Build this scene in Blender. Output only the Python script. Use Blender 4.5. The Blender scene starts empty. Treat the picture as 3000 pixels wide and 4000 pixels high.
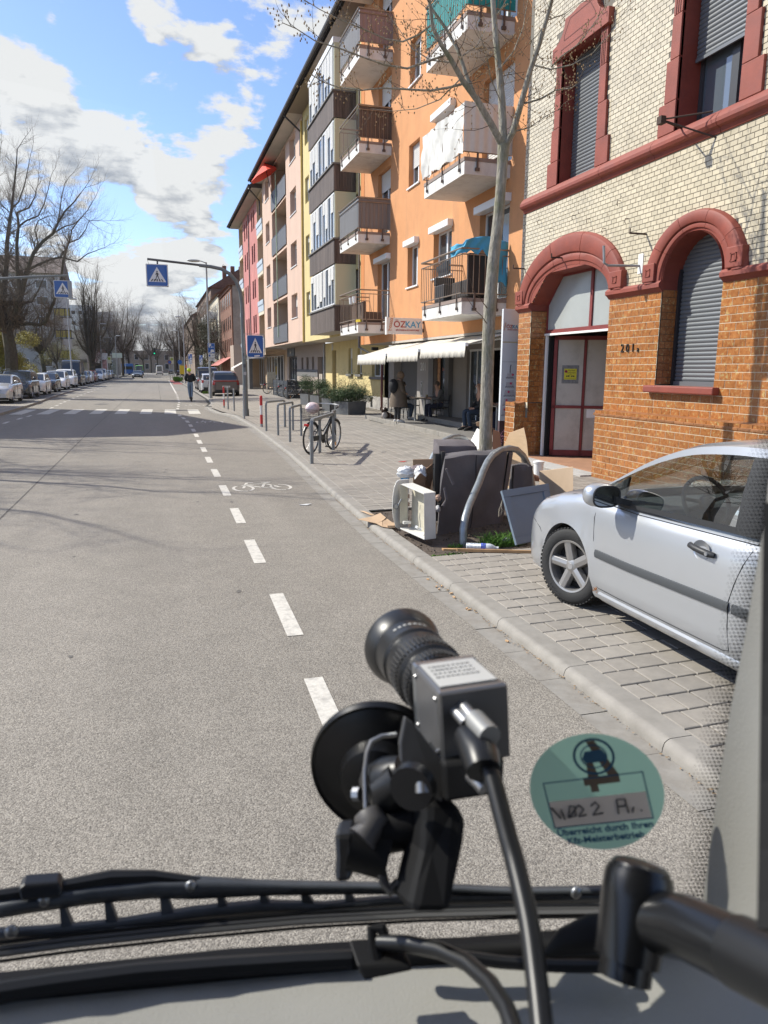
import bpy, bmesh, math, random
from mathutils import Vector, Matrix, Euler
from math import sin, cos, pi, radians, sqrt, atan2
random.seed(7)
SC = bpy.context.scene
COL = SC.collection
# ---------------------------------------------------------------- camera
EYE = Vector((0.0,0.0,1.97))
CR = Vector((0.9568046,-0.2906257,0.0078557))
CU = Vector((0.0475302,0.1830227,0.9819591))
CF = Vector((0.2868203,0.9391695,-0.1889304))
cam_d = bpy.data.cameras.new('camera'); cam = bpy.data.objects.new('camera',cam_d); COL.objects.link(cam)
m = Matrix.Identity(4)
for i in range(3):
 m[i][0] = CR[i]; m[i][1] = CU[i]; m[i][2] = -CF[i]; m[i][3] = EYE[i]
cam.matrix_world = m
cam_d.sensor_fit = 'VERTICAL'; cam_d.sensor_height = 24.0; cam_d.sensor_width = 18.0
cam_d.lens = 24*2889/4000
cam_d.clip_start = 0.02; cam_d.clip_end = 3000
cam_d.dof.use_dof = True; cam_d.dof.focus_distance = 14.0; cam_d.dof.aperture_fstop = 9.0
SC.camera = cam
SC.render.resolution_x = 768; SC.render.resolution_y = 1024
# ---------------------------------------------------------------- world and sun
SUN_EL = radians(41.5); SUN_AZ = radians(-54)
SUN_DIR = Vector((sin(SUN_AZ)*cos(SUN_EL),cos(SUN_AZ)*cos(SUN_EL),sin(SUN_EL)))
W = bpy.data.worlds.new('World'); SC.world = W; W.use_nodes = True
nt = W.node_tree; N = nt.nodes; L = nt.links
for n in list(N):N.remove(n)
def nd(t,**k):
 n = N.new(t)
 for a, b in k.items():
  if a=='op':n.operation = b
  else:setattr(n,a,b)
 return n
out = nd('ShaderNodeOutputWorld'); bg = nd('ShaderNodeBackground')
sky = nd('ShaderNodeTexSky'); sky.sky_type = 'NISHITA'; sky.sun_disc = False
sky.sun_elevation = SUN_EL; sky.sun_rotation = SUN_AZ; sky.air_density = 1.0; sky.dust_density = 0.6; sky.ozone_density = 2.0
tc = nd('ShaderNodeTexCoord')
def mth(op,a,b=None,c=None,clamp=False):
 n = nd('ShaderNodeMath',op=op); n.use_clamp = clamp
 for i, v in enumerate((a,b,c)):
  if v is None:continue
  if isinstance(v,(int,float)):n.inputs[i].default_value = v
  else:L.new(v,n.inputs[i])
 return n.outputs[0]
def vmath(op,a,b=None):
 n = nd('ShaderNodeVectorMath',op=op)
 for i, v in enumerate((a,b)):
  if v is None:continue
  if isinstance(v,(tuple,Vector)):n.inputs[i].default_value = tuple(v)
  else:L.new(v,n.inputs[i])
 return n.outputs[0]if op not in ('DOT_PRODUCT','LENGTH')else n.outputs[1]
DIRV = tc.outputs['Generated']
def cloud_density(vec):
# flatten towards a cloud deck so that clouds shrink near the horizon
 sp = nd('ShaderNodeSeparateXYZ'); L.new(vec,sp.inputs[0])
 zz = mth('ADD',mth('MAXIMUM',sp.outputs[2],0.0),0.28)
 cx = nd('ShaderNodeCombineXYZ')
 L.new(mth('DIVIDE',sp.outputs[0],zz),cx.inputs[0]); L.new(mth('DIVIDE',sp.outputs[1],zz),cx.inputs[1]); L.new(mth('MULTIPLY',sp.outputs[2],1.5),cx.inputs[2])
 n1 = nd('ShaderNodeTexNoise'); n1.inputs['Scale'].default_value = 3.4; n1.inputs['Detail'].default_value = 7; n1.inputs['Roughness'].default_value = 0.63; n1.inputs['Distortion'].default_value = 0.25
 L.new(vmath('ADD',cx.outputs[0],(3.1,7.7,1.3)),n1.inputs['Vector'])
 vo = nd('ShaderNodeTexVoronoi'); vo.feature = 'F1'; vo.inputs['Scale'].default_value = 5.5; vo.inputs['Detail'].default_value = 1; vo.inputs['Roughness'].default_value = .45
 nv = nd('ShaderNodeTexNoise'); nv.inputs['Scale'].default_value = 9; nv.inputs['Detail'].default_value = 3; L.new(cx.outputs[0],nv.inputs['Vector'])
 L.new(vmath('ADD',cx.outputs[0],vmath('MULTIPLY',nv.outputs['Color'],(.22,.22,.22))),vo.inputs['Vector'])
 tot = mth('ADD',n1.outputs[0],mth('MULTIPLY',mth('SUBTRACT',.50,vo.outputs['Distance']),.24))
 tot = mth('ADD',tot,mth('MULTIPLY',mth('MAXIMUM',mth('SUBTRACT',1.0,mth('DIVIDE',mth('MAXIMUM',sp.outputs[2],0.0),0.14)),0.0),0.15))
 nrm = vmath('NORMALIZE',vec)
 for (az,el,w,amp)in BLOBS:
  a = radians(az); e = radians(el)
  d = Vector((sin(a)*cos(e),cos(a)*cos(e),sin(e)))
  dt = vmath('DOT_PRODUCT',nrm,d)
  k = 1.0/(1-cos(radians(w)))
  g = mth('MAXIMUM',mth('ADD',mth('MULTIPLY',mth('SUBTRACT',dt,1.0),k),1.0),0.0)
  tot = mth('ADD',tot,mth('MULTIPLY',mth('MULTIPLY',g,g),amp))
 return tot
BLOBS = [(-8,17.6,3.8,.26),(-4.6,16.2,3.6,.26),(-1.5,14.3,3.2,.24),(1.0,13.0,2.2,.16),(-2.2,20.2,3.0,-.30),(-7.6,21.3,2.2,-.20),(-5.6,21.3,1.8,.10),(1.2,22.2,2.6,.16),(8,22,4.5,.14),(3.6,18.7,1.6,-.12),(-1.9,10.8,1.5,-.26),(2.0,9.5,4.2,.16),(4.4,13.2,3.4,.14),(-2,4.5,5.5,.20),(-8,10.5,3.5,.08),(7.5,16,3,.10)]
dens = cloud_density(DIRV)
dens2 = cloud_density(vmath('ADD',DIRV,(SUN_DIR+Vector((0,0,.6))).normalized()*0.03))
mr = nd('ShaderNodeMapRange'); mr.interpolation_type = 'SMOOTHSTEP'
L.new(dens,mr.inputs[0]); mr.inputs[1].default_value = 0.462; mr.inputs[2].default_value = 0.55
cov = mr.outputs[0]
shade = mth('ADD',mth('MULTIPLY',mth('SUBTRACT',dens,dens2),3.2),0.66,clamp=True)
thick = nd('ShaderNodeMapRange'); L.new(dens,thick.inputs[0]); thick.inputs[1].default_value = 0.62; thick.inputs[2].default_value = 0.90; thick.inputs[3].default_value = 0.0; thick.inputs[4].default_value = 0.30
shade2 = mth('SUBTRACT',shade,thick.outputs[0],clamp=True)
cr = nd('ShaderNodeValToRGB'); L.new(shade2,cr.inputs[0])
SKYK = 0.13
CB = 0.43/SKYK
cr.color_ramp.elements[0].position = 0.0; cr.color_ramp.elements[0].color = (0.43,0.47,0.54,1)
cr.color_ramp.elements[1].position = 0.62; cr.color_ramp.elements[1].color = (1.0,1.0,1.0,1)
cs = nd('ShaderNodeMixRGB'); cs.blend_type = 'MULTIPLY'; cs.inputs[0].default_value = 1.0
L.new(cr.outputs[0],cs.inputs[1]); cs.inputs[2].default_value = (CB,CB,CB*1.02,1)
hs = nd('ShaderNodeMixRGB'); hs.blend_type = 'MULTIPLY'; hs.inputs[0].default_value = 1.0
L.new(sky.outputs[0],hs.inputs[1]); hs.inputs[2].default_value = (0.68,0.70,0.84,1)
mx = nd('ShaderNodeMixRGB'); L.new(cov,mx.inputs[0]); L.new(hs.outputs[0],mx.inputs[1]); L.new(cs.outputs[0],mx.inputs[2])
L.new(mx.outputs[0],bg.inputs[0]); bg.inputs[1].default_value = SKYK
L.new(bg.outputs[0],out.inputs[0])
sun_d = bpy.data.lights.new('sun','SUN'); sun_d.energy = 3.2; sun_d.angle = radians(0.5); sun_d.color = (1.0,0.94,0.85)
sun = bpy.data.objects.new('sun',sun_d); COL.objects.link(sun)
sun.rotation_euler = (-SUN_DIR).to_track_quat('-Z','Y').to_euler(); sun.location = (0,0,60)
SC.view_settings.view_transform = 'Standard'; SC.view_settings.look = 'None'; SC.view_settings.exposure = 1.1; SC.view_settings.gamma = 1.0
SC.view_settings.use_curve_mapping = False
W.cycles.sampling_method = 'MANUAL'; W.cycles.sample_map_resolution = 512
SC.cycles.max_bounces = 6; SC.cycles.diffuse_bounces = 3; SC.cycles.glossy_bounces = 3; SC.cycles.transmission_bounces = 4; SC.cycles.transparent_max_bounces = 12
SC.cycles.caustics_reflective = False; SC.cycles.caustics_refractive = False; SC.cycles.sample_clamp_indirect = 6
SC.cycles.use_denoising = True
# ---------------------------------------------------------------- helpers
def px(x,y):
 'view direction of a point of the photograph (measured on a 1659 px wide copy)'
 return (CR*(x*1.80832-1500)-CU*(y*1.80832-2000)+CF*2889)
def atY(x,y,Y):
 r = px(x,y); return EYE+r*(Y/r.y)
def atX(x,y,X):
 r = px(x,y); return EYE+r*(X/r.x)
def atD(x,y,d):
 return EYE+px(x,y).normalized()*d
class MB:
 def __init__(s):s.v = []; s.f = []
 def add(s,vs,fs):
  o = len(s.v); s.v+=[tuple(p)for p in vs]; s.f+=[tuple(i+o for i in q)for q in fs]; return s
 def box(s,x0,y0,z0,x1,y1,z1):
  return s.add([(x0,y0,z0),(x1,y0,z0),(x1,y1,z0),(x0,y1,z0),(x0,y0,z1),(x1,y0,z1),(x1,y1,z1),(x0,y1,z1)],[(0,3,2,1),(4,5,6,7),(0,1,5,4),(1,2,6,5),(2,3,7,6),(3,0,4,7)])
 def cbox(s,c,d,R=None):
  h = [Vector((a*d[0]/2,b*d[1]/2,e*d[2]/2))for e in (-1,1)for b in (-1,1)for a in (-1,1)]
  if R is not None:h = [R@p for p in h]
  c = Vector(c)
  return s.add([c+p for p in h],[(0,2,3,1),(4,5,7,6),(0,1,5,4),(1,3,7,5),(3,2,6,7),(2,0,4,6)])
 def quad(s,a,b,c,d):return s.add([a,b,c,d],[(0,1,2,3)])
 def poly(s,pts):return s.add(pts,[tuple(range(len(pts)))])
 def prism(s,pts,d):
  'closed polygon extruded by vector d'
  n = len(pts); d = Vector(d); P = [Vector(p)for p in pts]
  return s.add(P+[p+d for p in P],[tuple(range(n-1,-1,-1)),tuple(range(n,2*n))]+[(i,(i+1)%n,n+(i+1)%n,n+i)for i in range(n)])
 def tube(s,path,r,n=8,caps=True,closed=False):
  P = [Vector(p)for p in path]; k = len(P)
  if isinstance(r,(int,float)):r = [r]*k
  vs = []; ref = None
  for i, p in enumerate(P):
   if closed:t = P[(i+1)%k]-P[i-1]
   else:t = P[min(i+1,k-1)]-P[max(i-1,0)]
   if t.length<1e-9:t = Vector((0,0,1))
   t.normalize()
   if ref is None:ref = t.orthogonal().normalized()
   u = ref-t*ref.dot(t)
   if u.length<1e-4:u = t.orthogonal()
   u.normalize(); ref = u; w = t.cross(u)
   for j in range(n):
    a = 2*pi*j/n; vs.append(p+(u*cos(a)+w*sin(a))*r[i])
  fs = []
  for i in range(k if closed else k-1):
   for j in range(n):
    a = i*n+j; b = i*n+(j+1)%n; i2 = (i+1)%k
    fs.append((a,b,i2*n+(j+1)%n,i2*n+j))
  if caps and not closed:
   fs.append(tuple(range(n-1,-1,-1))); fs.append(tuple(range((k-1)*n,k*n)))
  return s.add(vs,fs)
 def cyl(s,a,b,r,n=12,r2=None):return s.tube([a,b],[r,r if r2 is None else r2],n)
 def lathe(s,prof,o=(0,0,0),ax=(0,0,1),n=24,closed=False):
  'prof: (radius, height along the axis)'
  ax = Vector(ax).normalized(); u = ax.orthogonal().normalized(); w = ax.cross(u); o = Vector(o); k = len(prof)
  vs = [o+ax*h+(u*cos(2*pi*j/n)+w*sin(2*pi*j/n))*max(r,1e-5)for r,h in prof for j in range(n)]
  fs = [(i*n+j,i*n+(j+1)%n,((i+1)%k)*n+(j+1)%n,((i+1)%k)*n+j)for i in range(k if closed else k-1)for j in range(n)]
  return s.add(vs,fs)
 def sph(s,c,r,nu=12,nv=8,R=None,jit=0):
  if isinstance(r,(int,float)):r = (r,r,r)
  vs = []; c = Vector(c)
  for i in range(nv+1):
   t = pi*i/nv
   for j in range(nu):
    a = 2*pi*j/nu; k = 1+(random.uniform(-jit,jit)if jit else 0)
    p = Vector((r[0]*sin(t)*cos(a)*k,r[1]*sin(t)*sin(a)*k,r[2]*cos(t)*k))
    vs.append(c+(R@p if R is not None else p))
  fs = [(i*nu+j,(i+1)*nu+j,(i+1)*nu+(j+1)%nu,i*nu+(j+1)%nu)for i in range(nv)for j in range(nu)]
  return s.add(vs,fs)
 def grid(s,rows,flip=False,closeu=False):
  k = len(rows); n = len(rows[0]); vs = [p for r in rows for p in r]; fs = []
  for i in range(k-1):
   for j in range(n if closeu else n-1):
    q = (i*n+j,i*n+(j+1)%n,(i+1)*n+(j+1)%n,(i+1)*n+j)
    fs.append(q[::-1]if flip else q)
  return s.add(vs,fs)
 def mesh(s,me):return s.add([tuple(v.co)for v in me.vertices],[tuple(p.vertices)for p in me.polygons])
 def xf(s,M):
  s.v = [tuple(M@Vector(p))for p in s.v]; return s
 def build(s,name,mat,parent=None,smooth=False,bevel=0,sub=0,kind=None,ang=0.7,solid=0):
  me = bpy.data.meshes.new(name)
  o = Vector((0,0,0))
  if parent is not None:
   p = parent
   while p is not None:o+=p.location; p = p.parent
   me.from_pydata([(a-o.x,b-o.y,c-o.z)for a,b,c in s.v],[],s.f)
  else:me.from_pydata(s.v,[],s.f)
  me.update()
  if mat:me.materials.append(mat)
  ob = bpy.data.objects.new(name,me); COL.objects.link(ob)
  if parent is not None:ob.parent = parent
  if smooth:
   me.polygons.foreach_set('use_smooth',[True]*len(me.polygons))
   if ang:me.set_sharp_from_angle(angle=ang)
  if solid:
   b = ob.modifiers.new('solid','SOLIDIFY'); b.thickness = solid; b.offset = 0
  if bevel:
   b = ob.modifiers.new('bevel','BEVEL'); b.width = bevel; b.segments = 2; b.limit_method = 'ANGLE'
  if sub:
   b = ob.modifiers.new('sub','SUBSURF'); b.levels = sub; b.render_levels = sub
  if kind:ob['kind'] = kind
  return ob
def tag(o,label=None,cat=None,group=None,kind=None):
 if label:o['label'] = label
 if cat:o['category'] = cat
 if group:o['group'] = group
 if kind:o['kind'] = kind
 return o
def thing(name,loc,label,cat,group=None,kind=None):
 o = bpy.data.objects.new(name,None); COL.objects.link(o); o.location = loc; o.empty_display_size = 0.2
 return tag(o,label,cat,group,kind)
def kids(o):return [c for c in COL.objects if c.parent is o]
def copy_tree(o,parent=None,_map=None):
 if _map is None:
  _map = {}
  for c in COL.objects:
   if c.parent:_map.setdefault(c.parent.name,[]).append(c)
 c = o.copy(); COL.objects.link(c)
 if parent is not None:c.parent = parent
 for ch in _map.get(o.name,[]):copy_tree(ch,c,_map)
 return c
def inst(name,mesh,parent,loc,mat=None,rot=None):
 o = bpy.data.objects.new(name,mesh); COL.objects.link(o)
 p = Vector(loc)
 if parent is not None:o.parent = parent; p = p-parent.location
 o.location = p
 if rot:o.rotation_euler = rot
 return o
_tc = {}
def text_mb(s,size,depth=0.004,M=None,align='CENTER',bold=0.0):
 cu = bpy.data.curves.new('t','FONT'); cu.body = s; cu.size = size; cu.extrude = depth; cu.align_x = align; cu.align_y = 'CENTER'; cu.offset = bold; cu.resolution_u = 3
 ob = bpy.data.objects.new('t',cu); COL.objects.link(ob)
 me = bpy.data.meshes.new_from_object(ob)
 mb = MB().mesh(me)
 bpy.data.objects.remove(ob); bpy.data.curves.remove(cu); bpy.data.meshes.remove(me)
 if M is not None:mb.xf(M)
 return mb
def frame_m(o,xdir,ydir):
 'matrix with local x, y along the given directions and origin o'
 x = Vector(xdir).normalized(); y = Vector(ydir); z = x.cross(y).normalized(); y = z.cross(x)
 M = Matrix.Identity(4)
 for i in range(3):M[i][0] = x[i]; M[i][1] = y[i]; M[i][2] = z[i]; M[i][3] = Vector(o)[i]
 return M
 # flat plate lying against a wall that faces -X: local x runs towards -Y (reads left to right), local y up
def wall_m(x,y,z):return frame_m((x,y,z),(0,-1,0),(0,0,1))
# plate facing the viewer (-Y)
def face_m(x,y,z,yaw=0):return frame_m((x,y,z),(cos(yaw),sin(yaw),0),(0,0,1))
# ---------------------------------------------------------------- materials
MATS = {}
def mat(name,col,rough=0.7,metal=0.0,var=0.0,vs=4.0,bump=0.0,bs=60.0,spec=0.5,dirt=None,da=0.0,ds=1.2,rnd=0.0,coat=0.0,det=4,stretch=None,alpha=None,trans=0.0,emis=None,dst=None):
 if name in MATS:return MATS[name]
 M = bpy.data.materials.new(name); M.use_nodes = True; T = M.node_tree; n = T.nodes; l = T.links
 b = n['Principled BSDF']; b.inputs['Roughness'].default_value = rough; b.inputs['Metallic'].default_value = metal
 b.inputs['Base Color'].default_value = (*col,1)
 b.inputs['Specular IOR Level'].default_value = spec
 if coat:b.inputs['Coat Weight'].default_value = coat; b.inputs['Coat Roughness'].default_value = 0.05
 if trans:b.inputs['Transmission Weight'].default_value = trans
 if emis:b.inputs['Emission Color'].default_value = (*emis[:3],1); b.inputs['Emission Strength'].default_value = emis[3]
 g = n.new('ShaderNodeNewGeometry'); vec = g.outputs['Position']
 if stretch:
  mp = n.new('ShaderNodeVectorMath'); mp.operation = 'MULTIPLY'; l.new(vec,mp.inputs[0]); mp.inputs[1].default_value = stretch; vec = mp.outputs[0]
 cur = None
 if var:
  t = n.new('ShaderNodeTexNoise'); t.inputs['Scale'].default_value = vs; t.inputs['Detail'].default_value = det; t.inputs['Roughness'].default_value = 0.63; l.new(vec,t.inputs['Vector'])
  r = n.new('ShaderNodeMapRange'); l.new(t.outputs[0],r.inputs[0]); r.inputs[1].default_value = 0.3; r.inputs[2].default_value = 0.7; r.inputs[3].default_value = 1-var; r.inputs[4].default_value = 1+var
  mxx = n.new('ShaderNodeVectorMath'); mxx.operation = 'SCALE'; mxx.inputs[0].default_value = col; l.new(r.outputs[0],mxx.inputs[3]); cur = mxx.outputs[0]
 if rnd:
  oi = n.new('ShaderNodeObjectInfo'); gi = g.outputs['Random Per Island']
  a = n.new('ShaderNodeMath'); a.operation = 'ADD'; l.new(oi.outputs['Random'],a.inputs[0]); l.new(gi,a.inputs[1])
  fr = n.new('ShaderNodeMath'); fr.operation = 'FRACT'; l.new(a.outputs[0],fr.inputs[0])
  r = n.new('ShaderNodeMapRange'); l.new(fr.outputs[0],r.inputs[0]); r.inputs[3].default_value = 1-rnd; r.inputs[4].default_value = 1+rnd
  mxx = n.new('ShaderNodeVectorMath'); mxx.operation = 'SCALE'
  if cur is None:mxx.inputs[0].default_value = col
  else:l.new(cur,mxx.inputs[0])
  l.new(r.outputs[0],mxx.inputs[3]); cur = mxx.outputs[0]
 if dirt:
  t = n.new('ShaderNodeTexNoise'); t.inputs['Scale'].default_value = ds; t.inputs['Detail'].default_value = 7; t.inputs['Roughness'].default_value = 0.65
  dv = g.outputs['Position']
  if dst:dm = n.new('ShaderNodeVectorMath'); dm.operation = 'MULTIPLY'; l.new(dv,dm.inputs[0]); dm.inputs[1].default_value = dst; dv = dm.outputs[0]
  l.new(dv,t.inputs['Vector'])
  r = n.new('ShaderNodeMapRange'); l.new(t.outputs[0],r.inputs[0]); r.inputs[1].default_value = 0.48; r.inputs[2].default_value = 0.72; r.inputs[4].default_value = da
  q = n.new('ShaderNodeMixRGB'); l.new(r.outputs[0],q.inputs[0])
  if cur is None:q.inputs[1].default_value = (*col,1)
  else:l.new(cur,q.inputs[1])
  q.inputs[2].default_value = (*dirt,1); cur = q.outputs[0]
 if cur is not None:l.new(cur,b.inputs['Base Color'])
 if bump:
  t = n.new('ShaderNodeTexNoise'); t.inputs['Scale'].default_value = bs; t.inputs['Detail'].default_value = 3; l.new(vec,t.inputs['Vector'])
  q = n.new('ShaderNodeBump'); q.inputs['Strength'].default_value = 1.0; q.inputs['Distance'].default_value = bump; l.new(t.outputs[0],q.inputs['Height']); l.new(q.outputs[0],b.inputs['Normal'])
 MATS[name] = M
 return M
def glass_mat(name,tint=(1,1,1),refl=1.0,rough=0.0):
 'thin pane: clear transparency plus fresnel reflection'
 M = bpy.data.materials.new(name); M.use_nodes = True; T = M.node_tree; n = T.nodes; l = T.links
 for q in list(n):n.remove(q)
 o = n.new('ShaderNodeOutputMaterial'); tr = n.new('ShaderNodeBsdfTransparent'); tr.inputs[0].default_value = (*tint,1)
 gl = n.new('ShaderNodeBsdfGlossy'); gl.inputs['Roughness'].default_value = rough
 fr = n.new('ShaderNodeFresnel'); fr.inputs[0].default_value = 1.45
 mm = n.new('ShaderNodeMath'); mm.operation = 'MULTIPLY'; mm.use_clamp = True; l.new(fr.outputs[0],mm.inputs[0]); mm.inputs[1].default_value = refl
 ms = n.new('ShaderNodeMixShader'); l.new(mm.outputs[0],ms.inputs[0]); l.new(tr.outputs[0],ms.inputs[1]); l.new(gl.outputs[0],ms.inputs[2]); l.new(ms.outputs[0],o.inputs[0])
 MATS[name] = M
 return M
C3 = lambda r, g, b:(r,g,b)
STEEL = mat('galvanised_steel',(.33,.34,.35),.45,.6,.12,9)
STEELP = mat('painted_post_grey',(.36,.37,.37),.55,.2,.08,6)
BLACKP = mat('black_plastic',(.022,.023,.024),.42)
RUBBER = mat('rubber',(.03,.03,.03),.75,var=.2,vs=20)
WHITEP = mat('white_paint',(.78,.78,.76),.45)
DARKM = mat('dark_metal',(.05,.05,.055),.45,.5)
CONC = mat('concrete',(.44,.42,.39),.85,var=.1,vs=5,bump=.002,bs=90,dirt=(.22,.20,.18),da=.5)
WINGLASS = mat('window_glass',(.05,.062,.07),.05,0,spec=1.0)
WINDARK = mat('window_dark',(.03,.034,.038),.08,0,spec=.8)
SKIN = mat('skin',(.50,.29,.21),.55)
# ================================================================ ground, road, pavements
def asphalt_mat(name,a,b,dark,fade=1.0):
 M = bpy.data.materials.new(name); M.use_nodes = True; T = M.node_tree; n = T.nodes; l = T.links; bs = n['Principled BSDF']
 bs.inputs['Roughness'].default_value = 0.85; bs.inputs['Specular IOR Level'].default_value = .35
 g = n.new('ShaderNodeNewGeometry')
 v = n.new('ShaderNodeTexVoronoi'); v.inputs['Scale'].default_value = 125; l.new(g.outputs['Position'],v.inputs['Vector'])
 v2 = n.new('ShaderNodeTexVoronoi'); v2.inputs['Scale'].default_value = 230; l.new(g.outputs['Position'],v2.inputs['Vector'])
 c = n.new('ShaderNodeSeparateColor'); l.new(v.outputs['Color'],c.inputs[0])
 c2 = n.new('ShaderNodeSeparateColor'); l.new(v2.outputs['Color'],c2.inputs[0])
 ad = n.new('ShaderNodeMath'); ad.operation = 'ADD'; l.new(c.outputs[0],ad.inputs[0]); l.new(c2.outputs[1],ad.inputs[1])
 r = n.new('ShaderNodeValToRGB'); l.new(ad.outputs[0],r.inputs[0])
 hf = n.new('ShaderNodeMath'); hf.operation = 'MULTIPLY'; l.new(ad.outputs[0],hf.inputs[0]); hf.inputs[1].default_value = .5; l.new(hf.outputs[0],r.inputs[0])
 e = r.color_ramp.elements; e[0].position = .12; e[0].color = (*dark,1); e[1].position = .9; e[1].color = (*b,1)
 q = e.new(.5); q.color = (*a,1)
 # large soft patches and wheel tracks along the road
 t = n.new('ShaderNodeTexNoise'); t.inputs['Scale'].default_value = 1; t.inputs['Detail'].default_value = 6
 mp = n.new('ShaderNodeVectorMath'); mp.operation = 'MULTIPLY'; l.new(g.outputs['Position'],mp.inputs[0]); mp.inputs[1].default_value = (.8,.07,1); l.new(mp.outputs[0],t.inputs['Vector'])
 t2 = n.new('ShaderNodeTexNoise'); t2.inputs['Scale'].default_value = 2.3; t2.inputs['Detail'].default_value = 8; t2.inputs['Roughness'].default_value = .7; l.new(g.outputs['Position'],t2.inputs['Vector'])
 sm = n.new('ShaderNodeMath'); sm.operation = 'ADD'; l.new(t.outputs[0],sm.inputs[0]); l.new(t2.outputs[0],sm.inputs[1])
 mr = n.new('ShaderNodeMapRange'); l.new(sm.outputs[0],mr.inputs[0]); mr.inputs[1].default_value = .6; mr.inputs[2].default_value = 1.4; mr.inputs[3].default_value = .80; mr.inputs[4].default_value = 1.17
 sc = n.new('ShaderNodeVectorMath'); sc.operation = 'SCALE'; l.new(r.outputs[0],sc.inputs[0]); l.new(mr.outputs[0],sc.inputs[3])
 l.new(sc.outputs[0],bs.inputs['Base Color'])
 bu = n.new('ShaderNodeBump'); bu.inputs['Distance'].default_value = .003; bu.inputs['Strength'].default_value = .8; l.new(v.outputs['Distance'],bu.inputs['Height']); bu.invert = True; l.new(bu.outputs[0],bs.inputs['Normal'])
 MATS[name] = M; return M
ASPH = asphalt_mat('asphalt',(.225,.203,.172),(.345,.315,.268),(.115,.103,.088))
ASPHD = asphalt_mat('old_asphalt',(.10,.095,.09),(.17,.16,.15),(.05,.05,.05))
JOINT = mat('joint_dirt',(.032,.029,.022),.95,var=.4,vs=25)
GROUND = mat('ground_earth',(.16,.15,.13),.95,var=.2,vs=.3)
PAVE = mat('paving_concrete',(.285,.258,.222),.85,var=.10,vs=14,rnd=.10,bump=.0015,bs=160,dirt=(.15,.14,.125),da=.45,ds=1.6)
KERB = mat('kerb_concrete',(.27,.25,.22),.8,var=.10,vs=10,bump=.0012,bs=200,dirt=(.17,.155,.13),da=.5,ds=3)
SOIL = mat('soil',(.085,.065,.05),.95,var=.45,vs=18,bump=.01,bs=70,det=6)
LINE = mat('road_paint',(.56,.53,.47),.8,var=.12,vs=40,dirt=(.26,.245,.22),da=.7,ds=12)
def plane(name,x0,y0,x1,y1,z,m,kind='structure',parent=None):
 o = MB().quad((x0,y0,z),(x1,y0,z),(x1,y1,z),(x0,y1,z)).build(name,m,parent)
 if kind and parent is None:o['kind'] = kind
 return o
plane('ground',-900,-200,900,1500,-.03,GROUND)
# carriageway follows measured edges
def edge(tab,y):
 if y<=tab[0][0]:return tab[0][1]
 for (a,xa), (b,xb)in zip(tab,tab[1:]):
  if y<=b:return xa+(xb-xa)*(y-a)/(b-a)
 return tab[-1][1]
KIN = [(-10,2.64),(8,2.64),(12,2.80),(17,3.04),(25,3.24),(31,3.20),(34,2.75),(37.5,2.55),(40,2.75),(43,3.1),(50,3.35),(300,3.7)]
KL = [(-10,-6.3),(42,-6.3),(50,-6.5),(60,-6.7),(300,-6.9)]
def kin(y):return edge(KIN,y)
def kleft(y):return edge(KL,y)
ys = [-8,0,4,8,12,17,21,25,28,31,32.5,34,35.5,37.5,39,40,41.5,43,46,50,60,80,110,150,300]
road = MB().grid([[(kleft(y)+.05,y,0),(-2.05+max(0,y-25)*.006,y,0),(kin(y)-.36,y,0)]for y in ys],flip=False)
road = road.build('road',ASPH); road['kind'] = 'structure'
# longitudinal joint between the two asphalt lanes
MB().grid([[(-2.06+max(0,y-25)*.006+random.uniform(-.004,.004),y,.004),(-2.042+max(0,y-25)*.006,y,.004)]for y in range(-6,140,2)]).build('joint',mat('asphalt_seam',(.10,.092,.08),.9),road)
for y0, y1, a, b in ((46,130,.25,.3),):
 MB().grid([[(a+random.uniform(-.03,.03),y,.0045),(a+.012+random.uniform(-.03,.03),y,.0045)]for y in range(y0,y1)]).build('crack',JOINT,road)
 # cycle lane dashes
dpts = [(3.9,.87),(5.79,.925),(7.98,.95),(10.05,.98),(12.25,1.0),(14.4,1.015),(16.55,1.03),(18.7,1.05),(20.7,1.06),(22.75,1.08),(24.7,1.09),(26.75,1.09),(28.8,1.06),(30.8,.99),(32.7,.90),(38.1,.97),(40.35,1.06),(42.6,1.14),(45.0,1.24),(47.5,1.30),(50.1,1.33),(52.7,1.37),(55.4,1.42),(58,1.45),(60.8,1.48)]
for k, (y,x)in enumerate(dpts):
 hl = .545; w = .062
 y2, x2 = dpts[min(k+1,len(dpts)-1)]; y1, x1 = dpts[max(k-1,0)]
 s = (x2-x1)/(y2-y1)
 MB().add([(x-w-s*hl,y-hl,.004),(x+w-s*hl,y-hl,.004),(x+w+s*hl,y+hl,.004),(x-w+s*hl,y+hl,.004)],[(0,1,2,3)]).build('lane_dash',LINE,road)
MB().grid([[(1.43+(y-62)*.008,y,.004),(1.56+(y-62)*.008,y,.004)]for y in range(62,128,3)]).build('lane_line',LINE,road)
MB().quad((2.1,96,.0042),(3.2,96,.0042),(3.2,126,.0042),(2.1,126,.0042)).build('red_lane',mat('red_paint',(.30,.07,.06),.8,var=.1),road)
SP = mat('road_spot',(.12,.11,.097),.8,var=.3,vs=30)
rs = random.Random(3)
for k in range(26):
 x = rs.uniform(-1.8,1.9); y = rs.uniform(3.2,30); s_ = rs.uniform(.006,.022)*(1+y*.08)
 MB().poly([(x+s_*cos(t*.7)*rs.uniform(.5,1.1),y+s_*1.5*sin(t*.7)*rs.uniform(.5,1.1),.0030+k*.00003)for t in range(9)]).build('oil_stain',SP,road)
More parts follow.
